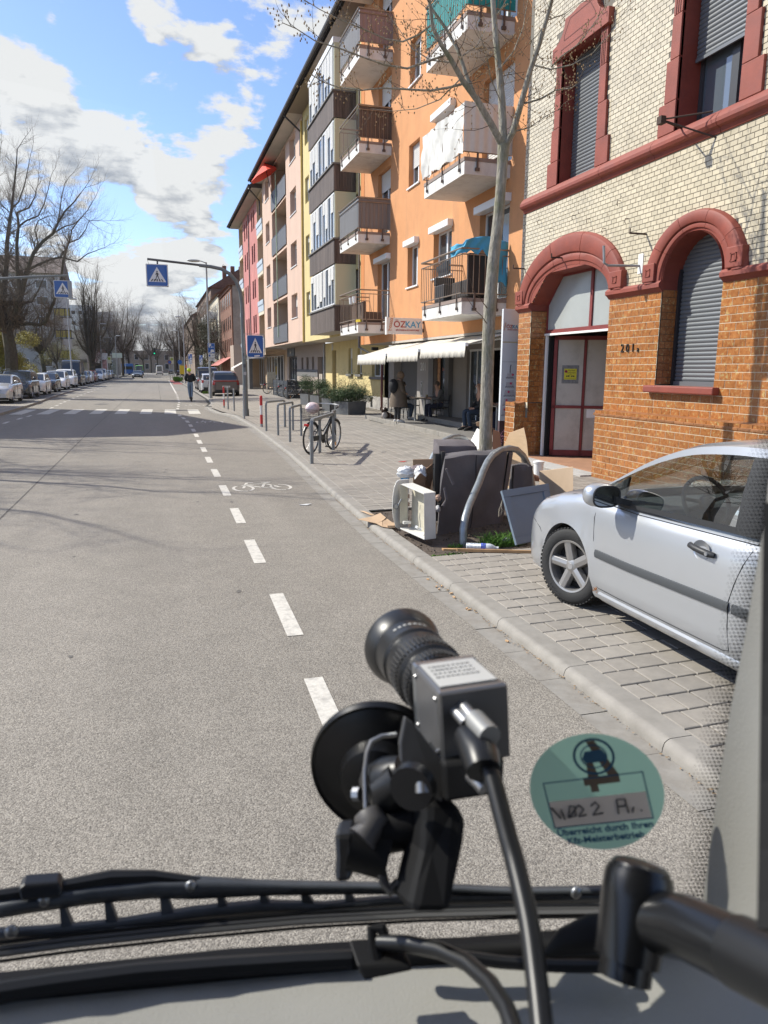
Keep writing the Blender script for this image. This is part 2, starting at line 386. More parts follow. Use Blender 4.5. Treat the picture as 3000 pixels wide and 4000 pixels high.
for y, x in ((23.5,-5.5),(26.2,-5.38),(29.4,-5.2),(31.6,-5.1),(33.2,-5.0),(36.2,-4.95),(39.8,-4.95),(42.2,-5.0),(44.5,-5.06),(46.6,-5.08),(49.2,-5.1),(51.9,-5.13),(55,-5.16),(58,-5.18),(61,-5.2),(64,-5.2),(67.5,-5.2),(71,-5.2),(75,-5.2),(79,-5.2),(83,-5.2),(87,-5.2)):
 if 33.5<y<38.6:continue
 MB().quad((x-.06,y-.5,.004),(x+.06,y-.5,.004),(x+.06,y+.5,.004),(x-.06,y+.5,.004)).build('lane_dash',LINE,road)
 # zebra crossing
for k in range(9):
 x0 = -5.95+k*1.04; n = 34.35-max(0,x0+3)*.16; f = 38.2-max(0,x0+3)*.22
 if x0>kin(36)-.95:continue
 MB().quad((x0,n,.0045),(x0+.5,n-.05,.0045),(x0+.56,f-.05,.0045),(x0+.06,f,.0045)).build('zebra_stripe',LINE,road)
 # bicycle pictograms
def bike_mark(cx,cy,sx,sy):
 mb = MB()
 def T(u,v):return (cx+u*sx,cy+v*sy,.0047)
 def seg(a,b,w=.024):
  a = Vector((a[0]*sx,a[1]*sy)); b = Vector((b[0]*sx,b[1]*sy)); d = (b-a).normalized(); nn = Vector((-d.y,d.x))*w
  mb.quad(*[(cx+p.x,cy+p.y,.0047)for p in (a-nn,b-nn,b+nn,a+nn)])
 for c in (-.33,.33):
  P = [(c+.17*cos(t*pi/12),-.17+.27*sin(t*pi/12))for t in range(25)]
  for k, (a,b)in enumerate(zip(P,P[1:])):
   if k not in (6,7,19):seg(a,b)
 for a, b in (((-.33,-.17),(-.2,.38)),((-.2,.38),(-.08,.38)),((-.24,.2),(.12,.2)),((-.24,.14),(0,-.15)),((0,-.15),(.12,.3)),((.12,.3),(.24,.38)),((.06,.38),(.2,.38)),((.12,.2),(.33,-.17)),((0,-.15),(.33,-.17))):seg(a,b)
 mb.build('bicycle_mark',LINE,road)
bike_mark(1.63,12.55,.95,1.1); bike_mark(1.85,28.6,.95,1.5); bike_mark(1.95,41.8,.95,1.5)
MB().poly([(-2.9+.38*cos(t*pi/10),43.5+.38*sin(t*pi/10),.0042)for t in range(20)]).build('manhole_cover',mat('iron_cover',(.07,.065,.06),.6,.4),road)
# gutter slabs and kerb stones on the right: one stone per metre
GUT = mat('gutter_concrete',(.255,.238,.21),.85,var=.12,vs=9,bump=.001,bs=150,dirt=(.17,.145,.115),da=.6,ds=4)
gut = bpy.data.objects.new('gutter',None); COL.objects.link(gut); gut['kind'] = 'structure'
kb = bpy.data.objects.new('kerb',None); COL.objects.link(kb); kb['kind'] = 'structure'
y = -3.0
MB().grid([[(kin(q)-.40,q,-.002),(kin(q)-.17,q,-.002)]for q in [-4,4,8,12,17,25,31,34,37.5,40,43,50,80]]).build('gutter_bed',JOINT,gut)
def kz(y):return .075 if not (33<y<39)else .035
while y<60:
 g = .006
 for k in range(2):
  a = y+k*.5+g/2; b = y+k*.5+.5-g/2
  dz = random.uniform(-.002,.002)
  if a<40:
   MB().add([(kin(a)-.365,a,.003+dz),(kin(a)-.185,a,.003+dz),(kin(b)-.185,b,.003+dz),(kin(b)-.365,b,.003+dz)],[(0,1,2,3)]).build('gutter_slab',GUT,gut)
 a = y+g/2; b = y+1-g/2; h = kz(y+.5)
 prof = [(-.185,-.02),(-.182,h*.35),(-.172,h*.75),(-.155,h*.92),(-.138,h),(-.125,h),(-.006,h),(0,h),(0,-.02)]
 MB().add([(kin(a)+u,a,w)for u,w in prof]+[(kin(b)+u,b,w)for u,w in prof],[(i,i+9,i+10,i+1)for i in range(8)]+[tuple(range(9)),tuple(range(17,8,-1))]).build('kerb_stone',KERB,kb,smooth=True,ang=.9)
 y+=1
MB().grid([[(kin(q)-.18,q,.07),(kin(q),q,.07)]for q in (60,80,120,200)]).build('kerb_stone',KERB,kb)
MB().grid([[(kin(q)-.18,q,0),(kin(q)-.18,q,.07)]for q in (60,80,120,200)]).build('kerb_stone',KERB,kb)
# dirt collecting against the kerb
mb = MB()
for k in range(900):
 yy = random.uniform(2,20)if k%3 else random.uniform(4,11); xx = kin(yy)-.19-abs(random.gauss(0,.018)); s = random.uniform(.004,.012); c = Vector((xx,yy,.008+random.random()*.006))
 a = random.uniform(0,6.28)
 mb.quad(*[c+Vector((cos(a+t)*s*w,sin(a+t)*s*w,random.uniform(0,.004)))for t,w in ((0,1),(1.5,.5),(3.14,1),(4.6,.5))])
tag(mb.build('leaf_litter',mat('dry_leaf',(.26,.17,.09),.9,rnd=.5)),kind='stuff',label='dry brown leaf crumbs and grit lying in the gutter along the kerb',cat='leaf litter')
# pavement slope
def gz(x,y=20):
 if x<2.4:return 0.0
 return .075+max(0,x-2.64)*.0205
def brickpave(name,col,mortar,bw,rh,off):
 M = bpy.data.materials.new(name); M.use_nodes = True; T = M.node_tree; n = T.nodes; l = T.links; bs = n['Principled BSDF']; bs.inputs['Roughness'].default_value = .88
 g = n.new('ShaderNodeNewGeometry'); b = n.new('ShaderNodeTexBrick'); b.offset = off; l.new(g.outputs['Position'],b.inputs['Vector'])
 b.inputs['Scale'].default_value = 1; b.inputs['Brick Width'].default_value = bw; b.inputs['Row Height'].default_value = rh; b.inputs['Mortar Size'].default_value = .008; b.inputs['Mortar Smooth'].default_value = .3
 b.inputs['Color1'].default_value = (*[c*1.08 for c in col],1); b.inputs['Color2'].default_value = (*[c*.9 for c in col],1); b.inputs['Mortar'].default_value = (*mortar,1)
 t = n.new('ShaderNodeTexNoise'); t.inputs['Scale'].default_value = 1.4; t.inputs['Detail'].default_value = 8; t.inputs['Roughness'].default_value = .65; l.new(g.outputs['Position'],t.inputs['Vector'])
 r = n.new('ShaderNodeMapRange'); l.new(t.outputs[0],r.inputs[0]); r.inputs[1].default_value = .3; r.inputs[2].default_value = .7; r.inputs[3].default_value = 1.1; r.inputs[4].default_value = .78
 s = n.new('ShaderNodeVectorMath'); s.operation = 'SCALE'; l.new(b.outputs[0],s.inputs[0]); l.new(r.outputs[0],s.inputs[3]); l.new(s.outputs[0],bs.inputs['Base Color'])
 MATS[name] = M; return M
PAVEFAR = brickpave('paving_far',(.305,.272,.232),(.14,.125,.105),.24,.145,0)
BEDY0, BEDY1, BEDX1 = 6.98, 9.58, 5.6
def slope_strip(name,y0,y1,x1,m,dz=0,x0=None):
 rows = []
 yy = [y0]
 for q in [t[0]for t in KIN]:
  if y0<q<y1:yy.append(q)
 yy.append(y1)
 for q in yy:
  a = kin(q)if x0 is None else x0
  rows.append([(a,q,gz(max(a,2.64))+dz),(x1,q,gz(x1)+dz)])
 return MB().grid(rows)
pav = slope_strip('pavement',-5,BEDY0,9.9,JOINT,-.012).build('pavement',JOINT); pav['kind'] = 'structure'
slope_strip('x',BEDY1,26,9.9,JOINT,-.012).build('joint_bed',JOINT,pav)
slope_strip('x',BEDY0,BEDY1,9.9,JOINT,-.012,BEDX1).build('joint_bed',JOINT,pav)
slope_strip('x',26,140,13,PAVEFAR,0).build('far_paving',PAVEFAR,pav)
slope_strip('x',BEDY0,BEDY1,BEDX1,SOIL,-.03).build('soil',SOIL,pav)
stuff = MB(); npart = 0
def paver(mb,x0,y0,x1,y1):
 z = random.uniform(-.0015,.0015); h = .02; g = .0052; c = .005
 x0+=g; x1-=g; y0+=g; y1-=g
 a0 = gz(x0)+z; a1 = gz(x1)+z+random.uniform(-.001,.001)
 mb.add([(x0,y0,a0-h),(x1,y0,a1-h),(x1,y1,a1-h),(x0,y1,a0-h),(x0,y0,a0-c),(x1,y0,a1-c),(x1,y1,a1-c),(x0,y1,a0-c),(x0+c,y0+c,a0),(x1-c,y0+c,a1),(x1-c,y1-c,a1),(x0+c,y1-c,a0)],[(0,1,5,4),(1,2,6,5),(2,3,7,6),(3,0,4,7),(4,5,9,8),(5,6,10,9),(6,7,11,10),(7,4,8,11),(8,9,10,11)])
cand = []
yy = 1.7; r = 0
while yy<16:
 near = yy<BEDY0
 rh = .195 if near else .145
 bw = [.155,.225,.19]if near else [.24]
 if near and yy+rh>BEDY0:rh = BEDY0-yy
 x = kin(yy)+(0 if near else 0); k = r
 first = True
 while x<8.6:
  w = bw[k%len(bw)]
  if near and first and r%2:w = .12
  first = False
  inbed = yy>BEDY0-.02 and yy<BEDY1-.02 and x<BEDX1
  if not (inbed or x>7.15 and yy<14.7 and not (11.3<yy<14.2)):cand.append((x,yy,x+w,yy+rh))
  x+=w; k+=1
 yy+=rh; r+=1
 if near and yy>BEDY0-.01:yy = BEDY0
def vis(c):
 x = (c[0]+c[2])/2; y = (c[1]+c[3])/2
 if x>3.2 and y<6.1 and x<4.9:return 99
 return y*1.0+x*.8-(3 if x<3.2 else 0)
cand.sort(key=vis)
for i, c in enumerate(cand):
 if i<295:
  mb = MB(); paver(mb,*c); mb.build('paving_stone',PAVE,pav)
 else:paver(stuff,*c)
def st16():
 yy = 16.1
 while yy<26.0:
  x = kin(yy);
  while x<9.6:
   if not (x>7.3 and yy>16.5):paver(stuff,x,yy,x+.24,yy+.145)
   x+=.24
  yy+=.145
st16()
stuff.build('paving_stones',PAVE,pav,kind='stuff')
# pavement on the left side of the street
LP = MB().grid([[(-60,q,.09),(kleft(q),q,.09)]for q in (-5,42,50,60,110)]); LPo = LP.build('left_pavement',PAVEFAR); LPo['kind'] = 'structure'
MB().grid([[(kleft(q),q,.10),(kleft(q)+.14,q,.10),(kleft(q)+.145,q,0)]for q in (-5,42,50,60,150)]).build('left_kerb',KERB)['kind'] = 'structure'
plane('parking_strip',-9.6,42,-6.7,210,.095,ASPHD)
plane('verge',-40,50,-9.8,240,.10,mat('lawn',(.07,.10,.035),.95,var=.4,vs=1.5,det=7))
# ================================================================ buildings on the right
PAIN = dict(red=mat('red_sandstone',(.24,.052,.032),.65,var=.16,vs=3,bump=.002,bs=60,dirt=(.17,.05,.045),da=.5,ds=2),orange=mat('orange_render',(.60,.285,.125),.9,var=.07,vs=2,bump=.006,bs=38,det=6,dirt=(.42,.22,.11),da=.6,ds=1.6,dst=(1,1,.18)),yellow=mat('yellow_render',(.62,.51,.25),.9,var=.06,vs=2,bump=.006,bs=34,dirt=(.46,.38,.2),da=.5,ds=1.4,dst=(1,1,.18)),ygold=mat('golden_render',(.56,.40,.13),.9,var=.06,vs=2,bump=.005,bs=34),pink=mat('pale_pink_render',(.60,.43,.34),.9,var=.05,vs=1.5,bump=.004,bs=30,dirt=(.44,.33,.27),da=.55,ds=1.2,dst=(1,1,.15)),peach=mat('peach_render',(.60,.46,.33),.9,var=.05,vs=1.5,bump=.004,bs=30),rose=mat('rose_render',(.50,.20,.18),.9,var=.12,vs=1.2,bump=.004,bs=30,dirt=(.33,.12,.11),da=.6,ds=1.0,dst=(1,1,.2)),grey=mat('grey_render',(.30,.275,.25),.9,var=.06,vs=1.5,bump=.003,bs=40),greyd=mat('dark_grey_stone',(.16,.155,.15),.8,var=.08),cream=mat('cream_render',(.62,.56,.44),.9,var=.08,vs=1,dirt=(.36,.32,.26),da=.45,ds=.7),white=mat('white_render',(.70,.69,.66),.85,var=.04,vs=2,dirt=(.38,.35,.32),da=.55,ds=3,dst=(1,1,.3)),plaster=mat('old_plaster',(.33,.27,.22),.95,var=.22,vs=1.2,bump=.01,bs=8,dirt=(.20,.16,.13),da=.6,ds=.8),brownb=mat('brown_brick',(.20,.10,.065),.9,var=.25,vs=3,bump=.01,bs=12),shutter=mat('white_shutter',(.66,.65,.62),.5),gshutter=mat('grey_shutter',(.145,.155,.165),.42,.15),wood=mat('dark_cladding',(.115,.09,.078),.7,var=.3,vs=14,stretch=(1,1,.1),rnd=.22),frame=mat('upvc_white',(.80,.81,.82),.35),roof=mat('roof_felt',(.075,.06,.055),.8,var=.2,vs=2),soff=mat('soffit',(.46,.42,.37),.85,var=.06,vs=1,dirt=(.30,.27,.23),da=.4,ds=.7),railbr=mat('bronze_rail',(.30,.24,.19),.4,.6),door=mat('brown_door',(.10,.045,.03),.5,var=.2,vs=8),)
P_ = PAIN
def wall_x(X,y0,y1,z0,z1,ops,depth,mb=None,dirx=1):
 'wall face in the plane x=X looking towards -X with rectangular openings (y0,y1,z0,z1) and reveals'
 mb = mb or MB()
 Y = sorted({y0,y1}|{v for o in ops for v in o[:2]if y0<v<y1}); Z = sorted({z0,z1}|{v for o in ops for v in o[2:4]if z0<v<z1})
 for a, b in zip(Y,Y[1:]):
  for c, d in zip(Z,Z[1:]):
   my = (a+b)/2; mz = (c+d)/2
   if any(o[0]<my<o[1]and o[2]<mz<o[3]for o in ops):continue
   mb.quad((X,b,c),(X,a,c),(X,a,d),(X,b,d))
 for o in ops:
  a, b, c, d = o[:4]; X2 = X+depth
  mb.quad((X,a,c),(X2,a,c),(X2,a,d),(X,a,d)); mb.quad((X,b,d),(X2,b,d),(X2,b,c),(X,b,c))
  mb.quad((X,b,c),(X2,b,c),(X2,a,c),(X,a,c)); mb.quad((X,a,d),(X2,a,d),(X2,b,d),(X,b,d))
 return mb
def slats(mb,X,y0,y1,z0,z1,pitch,depth=.012):
 n = max(1,round((z1-z0)/pitch)); p = (z1-z0)/n; rows = []
 for i in range(n):
  z = z0+i*p
  rows+=[[(X+depth,y1,z),(X+depth,y0,z)],[(X+.15*depth,y1,z+p*.25),(X+.15*depth,y0,z+p*.25)],[(X,y1,z+p*.6),(X,y0,z+p*.6)],[(X+depth*.5,y1,z+p*.9),(X+depth*.5,y0,z+p*.9)]]
 rows.append([(X+depth,y1,z1),(X+depth,y0,z1)])
 return mb.grid(rows)
def window(bld,X,y0,y1,z0,z1,shut=0.0,leaves=2,fm=None,gm=None,shm=None,name='window',sill=None,box=False,pitch=.055,curtain=False):
 'frame, panes, shutter in the plane x=X, all children of one window part'
 fm = fm or P_['frame']; shm = shm or P_['shutter']; gm = gm or WINGLASS; f = .055
 mb = MB()
 mb.box(X,y0,z0,X+.06,y1,z0+f); mb.box(X,y0,z1-f,X+.06,y1,z1); mb.box(X,y0,z0+f,X+.06,y0+f,z1-f); mb.box(X,y1-f,z0+f,X+.06,y1,z1-f)
 for k in range(1,leaves):
  c = y0+(y1-y0)*k/leaves; mb.box(X-.008,c-f*.7,z0+f,X+.055,c+f*.7,z1-f)
 w = mb.build(name,fm,bld)
 MB().box(X+.03,y0+.01,z0+.01,X+.04,y1-.01,z1-.01).build('pane',gm,w)
 if curtain:
  c = MB(); n = 24
  c.grid([[(X+.052+.0*j,0,0)for j in range(2)]for i in range(2)])
 if shut>0:
  zb = z1-(z1-z0)*shut
  slats(MB(),X-.03,y0+.01,y1-.01,zb,z1,pitch).build('roller_shutter',shm,w)
 if box:MB().box(X-.14,y0-.04,z1-.02,X,y1+.04,z1+.2).build('shutter_box',P_['frame'],w,bevel=.01)
 if sill is not None:MB().box(sill-.05,y0-.07,z0-.05,X,y1+.07,z0-.005).build('sill',P_['frame']if sill<99 else CONC,w)
 return w
 # ---------------------------------------------------------------- tiled building (nearest)
TILE = None
def tile_mat():
 M = bpy.data.materials.new('glazed_brown_tile'); M.use_nodes = True; T = M.node_tree; n = T.nodes; l = T.links; bs = n['Principled BSDF']; bs.inputs['Roughness'].default_value = .22; bs.inputs['Specular IOR Level'].default_value = .55
 g = n.new('ShaderNodeNewGeometry'); oi = n.new('ShaderNodeObjectInfo')
 a = n.new('ShaderNodeMath'); a.operation = 'ADD'; l.new(oi.outputs['Random'],a.inputs[0]); l.new(g.outputs['Random Per Island'],a.inputs[1])
 fr = n.new('ShaderNodeMath'); fr.operation = 'FRACT'; l.new(a.outputs[0],fr.inputs[0])
 t = n.new('ShaderNodeTexNoise'); t.inputs['Scale'].default_value = 22; t.inputs['Detail'].default_value = 3.5; t.inputs['Distortion'].default_value = .6; l.new(g.outputs['Position'],t.inputs['Vector'])
 r = n.new('ShaderNodeValToRGB'); l.new(t.outputs[0],r.inputs[0]); e = r.color_ramp.elements
 e[0].position = .28; e[0].color = (.24,.085,.024,1); e[1].position = .66; e[1].color = (.44,.31,.13,1)
 q = e.new(.48); q.color = (.37,.145,.045,1); q = e.new(.605); q.color = (.39,.165,.055,1)
 m2 = n.new('ShaderNodeMapRange'); l.new(fr.outputs[0],m2.inputs[0]); m2.inputs[3].default_value = .84; m2.inputs[4].default_value = 1.12
 s = n.new('ShaderNodeVectorMath'); s.operation = 'SCALE'; l.new(r.outputs[0],s.inputs[0]); l.new(m2.outputs[0],s.inputs[3]); l.new(s.outputs[0],bs.inputs['Base Color'])
 b = n.new('ShaderNodeBump'); b.inputs['Distance'].default_value = .002; b.inputs['Strength'].default_value = .5; t2 = n.new('ShaderNodeTexNoise'); t2.inputs['Scale'].default_value = 15; l.new(g.outputs['Position'],t2.inputs['Vector']); l.new(t2.outputs[0],b.inputs['Height']); l.new(b.outputs[0],bs.inputs['Normal'])
 return M
BROWNT = tile_mat()
CREAMT = mat('glazed_cream_brick',(.60,.53,.39),.25,var=.05,vs=9,rnd=.10,dirt=(.36,.31,.22),da=.5,ds=2.0,dst=(1,1,.35))
MORTL = mat('light_mortar',(.62,.54,.40),.9); MORTD = mat('dark_mortar',(.17,.155,.13),.95)
MORTS = mat('mortar_brown',(.16,.10,.06),.9)
TB = thing('tiled_building',(7.45,9,.15),'old house clad in cream and brown glazed bricks with red stone arches, nearest right','building')
F = 7.45; PL = 7.20
D0, D1 = 11.33, 14.12
# window / door openings of the facade
OPS = [(D0,D1,.15,3.30),(8.67,9.96,1.77,3.31),(12.0,13.28,5.42,7.62),(8.64,9.92,5.42,7.72),(4.9,6.3,5.42,7.72)]
# the arches are cut from the backing wall by leaving out small cells
def in_gate(y,z):
 if z<3.30:return D0<y<D1
 # tympanum opening with chamfered corners, flat head
 if z>3.84:return False
 e = (z-3.30)/.54
 return D0+.02+e*.28<y<D1-e*.62
def in_awin(y,z):
 if z<1.77:return False
 if z<3.31:return 8.67<y<9.96
 return ((y-9.315)/.645)**2+((z-3.31)/.63)**2<1
GC = (D0+D1)/2+.03
def arch_e(c,a,b,t,z0=3.30):return (c+a*cos(t),z0+b*sin(t))
def back():
# one continuous polygonal wall skin, built in columns between opening outlines
 mb = MB(); X = F-.003
 ysl = sorted(set([2.0,14.66,D0,D1,4.9,6.3,8.64,9.92,8.67,9.96,12.0,13.28]+[D0+(D1-D0)*k/28 for k in range(29)]+[8.67+1.29*k/20 for k in range(21)]))
 for a, b in zip(ysl,ysl[1:]):
  if b-a<1e-5:continue
  m_ = (a+b)/2; holes = []
  if D0<m_<D1:
   z = 3.30
   while in_gate(m_,z)and z<4:z+=.01
   holes.append((1.0,z))
  if 8.67<m_<9.96:holes.append((1.77,3.31+.63*sqrt(max(0,1-((m_-9.315)/.645)**2))))
  if 12.0<m_<13.28:holes.append((5.42,7.62))
  if 8.64<m_<9.92 or 4.9<m_<6.3:holes.append((5.42,7.72))
  holes.sort(); z = 1.0
  for h0, h1 in holes:
   if h0>z:mb.quad((X,b,z),(X,a,z),(X,a,h0),(X,b,h0))
   z = max(z,h1)
  mb.quad((X,b,z),(X,a,z),(X,a,10.5),(X,b,10.5))
 return mb
back().build('wall',MORTD,TB)
mb = MB(); mb.box(F+.02,2,.0,F+8,2.02,10.5); mb.box(F+8,2,0,F+8.1,14.6,10.5); mb.box(F+.75,14.64,0,F+8,14.66,10.5); mb.quad((F-.3,2,10.5),(F+8,2,10.5),(F+8,14.66,10.5),(F-.3,14.66,10.5))
mb.build('side_wall',P_['plaster'],TB)
# reveals
def reveal(pts,X0,X1):
 mb = MB()
 for (y0,z0), (y1,z1)in zip(pts,pts[1:]):mb.quad((X0,y0,z0),(X0,y1,z1),(X1,y1,z1),(X1,y0,z0))
 mb.build('stone_reveal',P_['red'],TB)
awin = [(9.96,3.2),(9.96,3.31)]+[(9.315+.645*cos(t*pi/20),3.31+.63*sin(t*pi/20))for t in range(1,20)]+[(8.67,3.31),(8.67,3.2)]
reveal(awin,F-.05,F+.36)
reveal([(D1,3.17),(D1,3.30),(D1-.62,3.84),(D0+.3,3.84),(D0+.02,3.30),(D0,3.17)],F-.02,F+.40)
for a, b, c, d in OPS[2:5]:reveal([(b,c),(b,d),(a,d),(a,c),(b,c)],F-.03,F+.34)
# cream bricks
def brick_loop(y0,y1,z0,z1,bw,bh,skip,X,th,mat_,big,nm,limit,proud_chip=0.0,joint=.0105):
 mesh_cache = {}
 cnt = 0; mb = MB(); parts = []
 r = 0; z = z0
 while z<z1-.01:
  y = y1-(bw/2 if r%2 else 0)
  if r%2:parts.append((y1-bw/2,y1,z))
  while y>y0+.02:
   a = max(y0,y-bw); parts.append((a,y,z)); y-=bw
  z+=bh; r+=1
 parts = [p for p in parts if not skip((p[0]+p[1])/2,p[2]+bh/2,p)]
 parts.sort(key=lambda p:big(p))
 g = joint/2
 for i, (a,b,z)in enumerate(parts):
  dx = random.uniform(-.0015,.0015)
  w = b-a
  if i<limit:
   key = round(w,3)
   if key not in mesh_cache:
    t = MB().box(-.004,-w/2+g,g,th,w/2-g,bh-g); me = bpy.data.meshes.new(nm); me.from_pydata(t.v,[],t.f); me.materials.append(mat_); mesh_cache[key] = me
   inst(nm,mesh_cache[key],TB,(X+dx,(a+b)/2,z))
  else:
   x = X-.003+dx*.6
   mb.add([(x,b-g,z+g),(x,a+g,z+g),(x,a+g,z+bh-g),(x,b-g,z+bh-g),(x+th,b-g,z+g),(x+th,a+g,z+g),(x+th,a+g,z+bh-g),(x+th,b-g,z+bh-g)],[(0,1,2,3),(1,5,6,2),(3,2,6,7),(0,3,7,4),(0,4,5,1)])
 return mb
def skip_cream(y,z,p):
 if 5.17<z<5.38:return True
 if ((y-GC)/1.80)**2+((z-3.30)/1.12)**2<1:return True
 if ((y-9.27)/1.0)**2+((z-3.31)/.88)**2<1:return True
 if 11.75<y<13.52 and 5.3<z<8.1:return True
 if 8.37<y<10.15 and 5.3<z<8.1:return True
 if 4.7<y<6.5 and 5.3<z<8:return True
 return False
brick_loop(2.6,14.52,3.31,9.9,.1435,.0725,skip_cream,F-.006,.03,CREAMT,lambda p:(p[0]*1.3+(0 if p[2]<9 else 9)+(20 if p[0]<7.6 else 0)-p[2]*.05),'cream_brick',298).build('cream_bricks',CREAMT,TB,kind='stuff')
# toothed dark brick strip at the far end
mb = MB()
for k in range(88):
 z = 1.3+k*.0725*1.0
 if z>9.8:break
 w = .07 if k%2 else .125
 mb.box(F-.01,14.66-w,z+.005,F+.05,14.662,z+.0675)
mb.build('dark_quoin_bricks',mat('dark_quoin',(.10,.09,.085),.8,rnd=.4),TB,kind='stuff')
# brown tiles above the plinth
def skip_brown(y,z,p):
 if D0<y<D1:return True
 if 8.67<y<9.96 and z>1.75:return True
 if 8.57<y<10.1 and 1.64<z<1.78:return True
 return False
brick_loop(D1,14.66,1.32,3.18,.21,.109,skip_brown,F-.012,.03,BROWNT,lambda p:p[0],'brown_tile',60,joint=.010).build('brown_tiles',BROWNT,TB,kind='stuff')
brick_loop(9.96,D0,1.32,3.18,.21,.109,skip_brown,F-.012,.03,BROWNT,lambda p:p[0],'brown_tile',119,joint=.010)
brick_loop(2.6,8.67,1.32,3.18,.21,.109,skip_brown,F-.012,.03,BROWNT,lambda p:-p[0],'brown_tile',70,joint=.010).build('brown_tiles',BROWNT,TB,kind='stuff')
brick_loop(8.67,9.96,1.32,1.65,.21,.109,skip_brown,F-.012,.03,BROWNT,lambda p:-p[0],'brown_tile',25,joint=.010)
brick_loop(2.6,11.20,.13,1.25,.21,.1085,lambda y,z,p:False,PL-.0,.03,BROWNT,lambda p:-p[0],'brown_tile',26,joint=.010).build('brown_tiles',BROWNT,TB,kind='stuff')
brick_loop(14.22,14.66,.13,1.25,.21,.1085,lambda y,z,p:False,PL-.0,.03,BROWNT,lambda p:-p[0],'brown_tile',0,joint=.010).build('brown_tiles',BROWNT,TB,kind='stuff')
mb = MB()
q = F-.0118; mb.quad((q,D0,1.2),(q,9.96,1.2),(q,9.96,3.2),(q,D0,3.2)); mb.quad((q,14.66,1.2),(q,D1,1.2),(q,D1,3.2),(q,14.66,3.2))
mb.quad((q,8.67,1.2),(q,2.6,1.2),(q,2.6,3.2),(q,8.67,3.2)); mb.quad((q,9.96,1.2),(q,8.67,1.2),(q,8.67,1.7),(q,9.96,1.7))
mb.quad((PL+.0008,11.20,.1),(PL+.0008,2.6,.1),(PL+.0008,2.6,1.25),(PL+.0008,11.2,1.25)); mb.quad((PL+.0008,14.66,.1),(PL+.0008,14.22,.1),(PL+.0008,14.22,1.25),(PL+.0008,14.66,1.25))
mb.build('mortar_face',MORTL,TB)
# tiles on the side faces of the gateway, window reveals and plinth end, seen at an angle
mb = MB(); mm_ = MB()
def side_tiles(y,x0,x1,z0,z1,ny):
 r = 0; z = z0
 mm_.quad((x0,y,z0),(x1,y,z0),(x1,y,z1),(x0,y,z1))
 while z<z1-.02:
  x = x0-(.105 if r%2 else 0)
  while x<x1-.01:
   a = max(x0,x)+.004; b = min(x1,x+.21)-.004; q = y+ny*.008
   if b>a:mb.quad((a,q,z+.004),(b,q,z+.004),(b,q,min(z1,z+.105)),(a,q,min(z1,z+.105)))
   x+=.21
  z+=.109; r+=1
side_tiles(D1,F,F+.38,1.32,3.18,-1); side_tiles(14.22,PL,F+.45,.15,1.30,-1); side_tiles(9.96,F,F+.36,1.78,3.2,-1)
side_tiles(2.6,PL,F,.13,1.28,-1)
mb.build('side_tiles',BROWNT,TB,kind='stuff'); mm_.build('mortar_face',MORTS,TB)
# sloping plinth cap
def cap(y0,y1):
 n = max(1,round((y1-y0)/.21))
 for k in range(n):
  a = y0+(y1-y0)*k/n+.004; b = y0+(y1-y0)*(k+1)/n-.004
  if True:caps.append((a,b))
caps = []; cap(2.6,11.24); cap(14.2,14.66)
for a, b in caps:
 MB().add([(PL-.012,a,1.235),(PL-.012,b,1.235),(F+.0,b,1.325),(F+.0,a,1.325),(PL-.012,a,1.262),(PL-.012,b,1.262),(PL+.02,b,1.285),(PL+.02,a,1.285),(F,b,1.335),(F,a,1.335)],[(0,1,5,4),(4,5,6,7),(7,6,8,9),(0,4,7,9,3),(1,2,8,6,5)]).build('plinth_cap_tile',mat('cap_tile',(.27,.12,.05),.35,var=.25,vs=12,rnd=.15),TB)
 # red stone: string course
def profile_x(mb,prof,y0,y1,X):
 n = len(prof)
 mb.add([(X-p,y0,z)for p,z in prof]+[(X-p,y1,z)for p,z in prof],[(i,i+1,n+i+1,n+i)for i in range(n-1)]+[tuple(range(n)),tuple(range(2*n-1,n-1,-1))])
for a, b in ((11.75,14.6),(10.35,11.745),(8.95,10.345),(6.6,8.945),(2.6,6.595)):
 mb = MB(); profile_x(mb,[(0,5.13),(.03,5.14),(.05,5.2),(.10,5.22),(.125,5.26),(.125,5.31),(.09,5.37),(.04,5.42),(0,5.425)],a+.004,b,F)
 mb.build('string_course',P_['red'],TB,smooth=True,ang=.5)
def impost(y0,y1):
 mb = MB(); profile_x(mb,[(0,3.165),(.02,3.17),(.045,3.2),(.075,3.225),(.095,3.235),(.095,3.29),(.06,3.33),(0,3.34)],y0,y1,F)
 mb.build('impost_band',P_['red'],TB,smooth=True,ang=.5)
impost(9.94,11.36); impost(2.6,8.66); impost(14.10,14.7)
def archivolt(c,ai,bi,ao,bo,z0,name='arch_stone',nst=5):
 'moulded arch in separate voussoirs'
 prof = [(0,0),(0,.035),(.10,.04),(.14,.062),(.22,.068),(.32,.066),(.36,.05),(.40,.085),(.50,.10),(.84,.105),(.93,.09),(1,.04),(1,0)]
 for s in range(nst):
  t0 = pi*s/nst+.004; t1 = pi*(s+1)/nst-.004; rows = []
  for k in range(13):
   t = t0+(t1-t0)*k/12
   rows.append([(F-d,c+(ai+(ao-ai)*u)*cos(t),z0+(bi+(bo-bi)*u)*sin(t))for u,d in prof])
  mb = MB().grid(rows); mb.poly(rows[0]); mb.poly(rows[-1][::-1]); mb.build(name,P_['red'],TB,smooth=True,ang=.6)
archivolt(GC,1.40,.60,1.88,1.16,3.30); archivolt(9.29,.655,.64,1.06,.92,3.30)
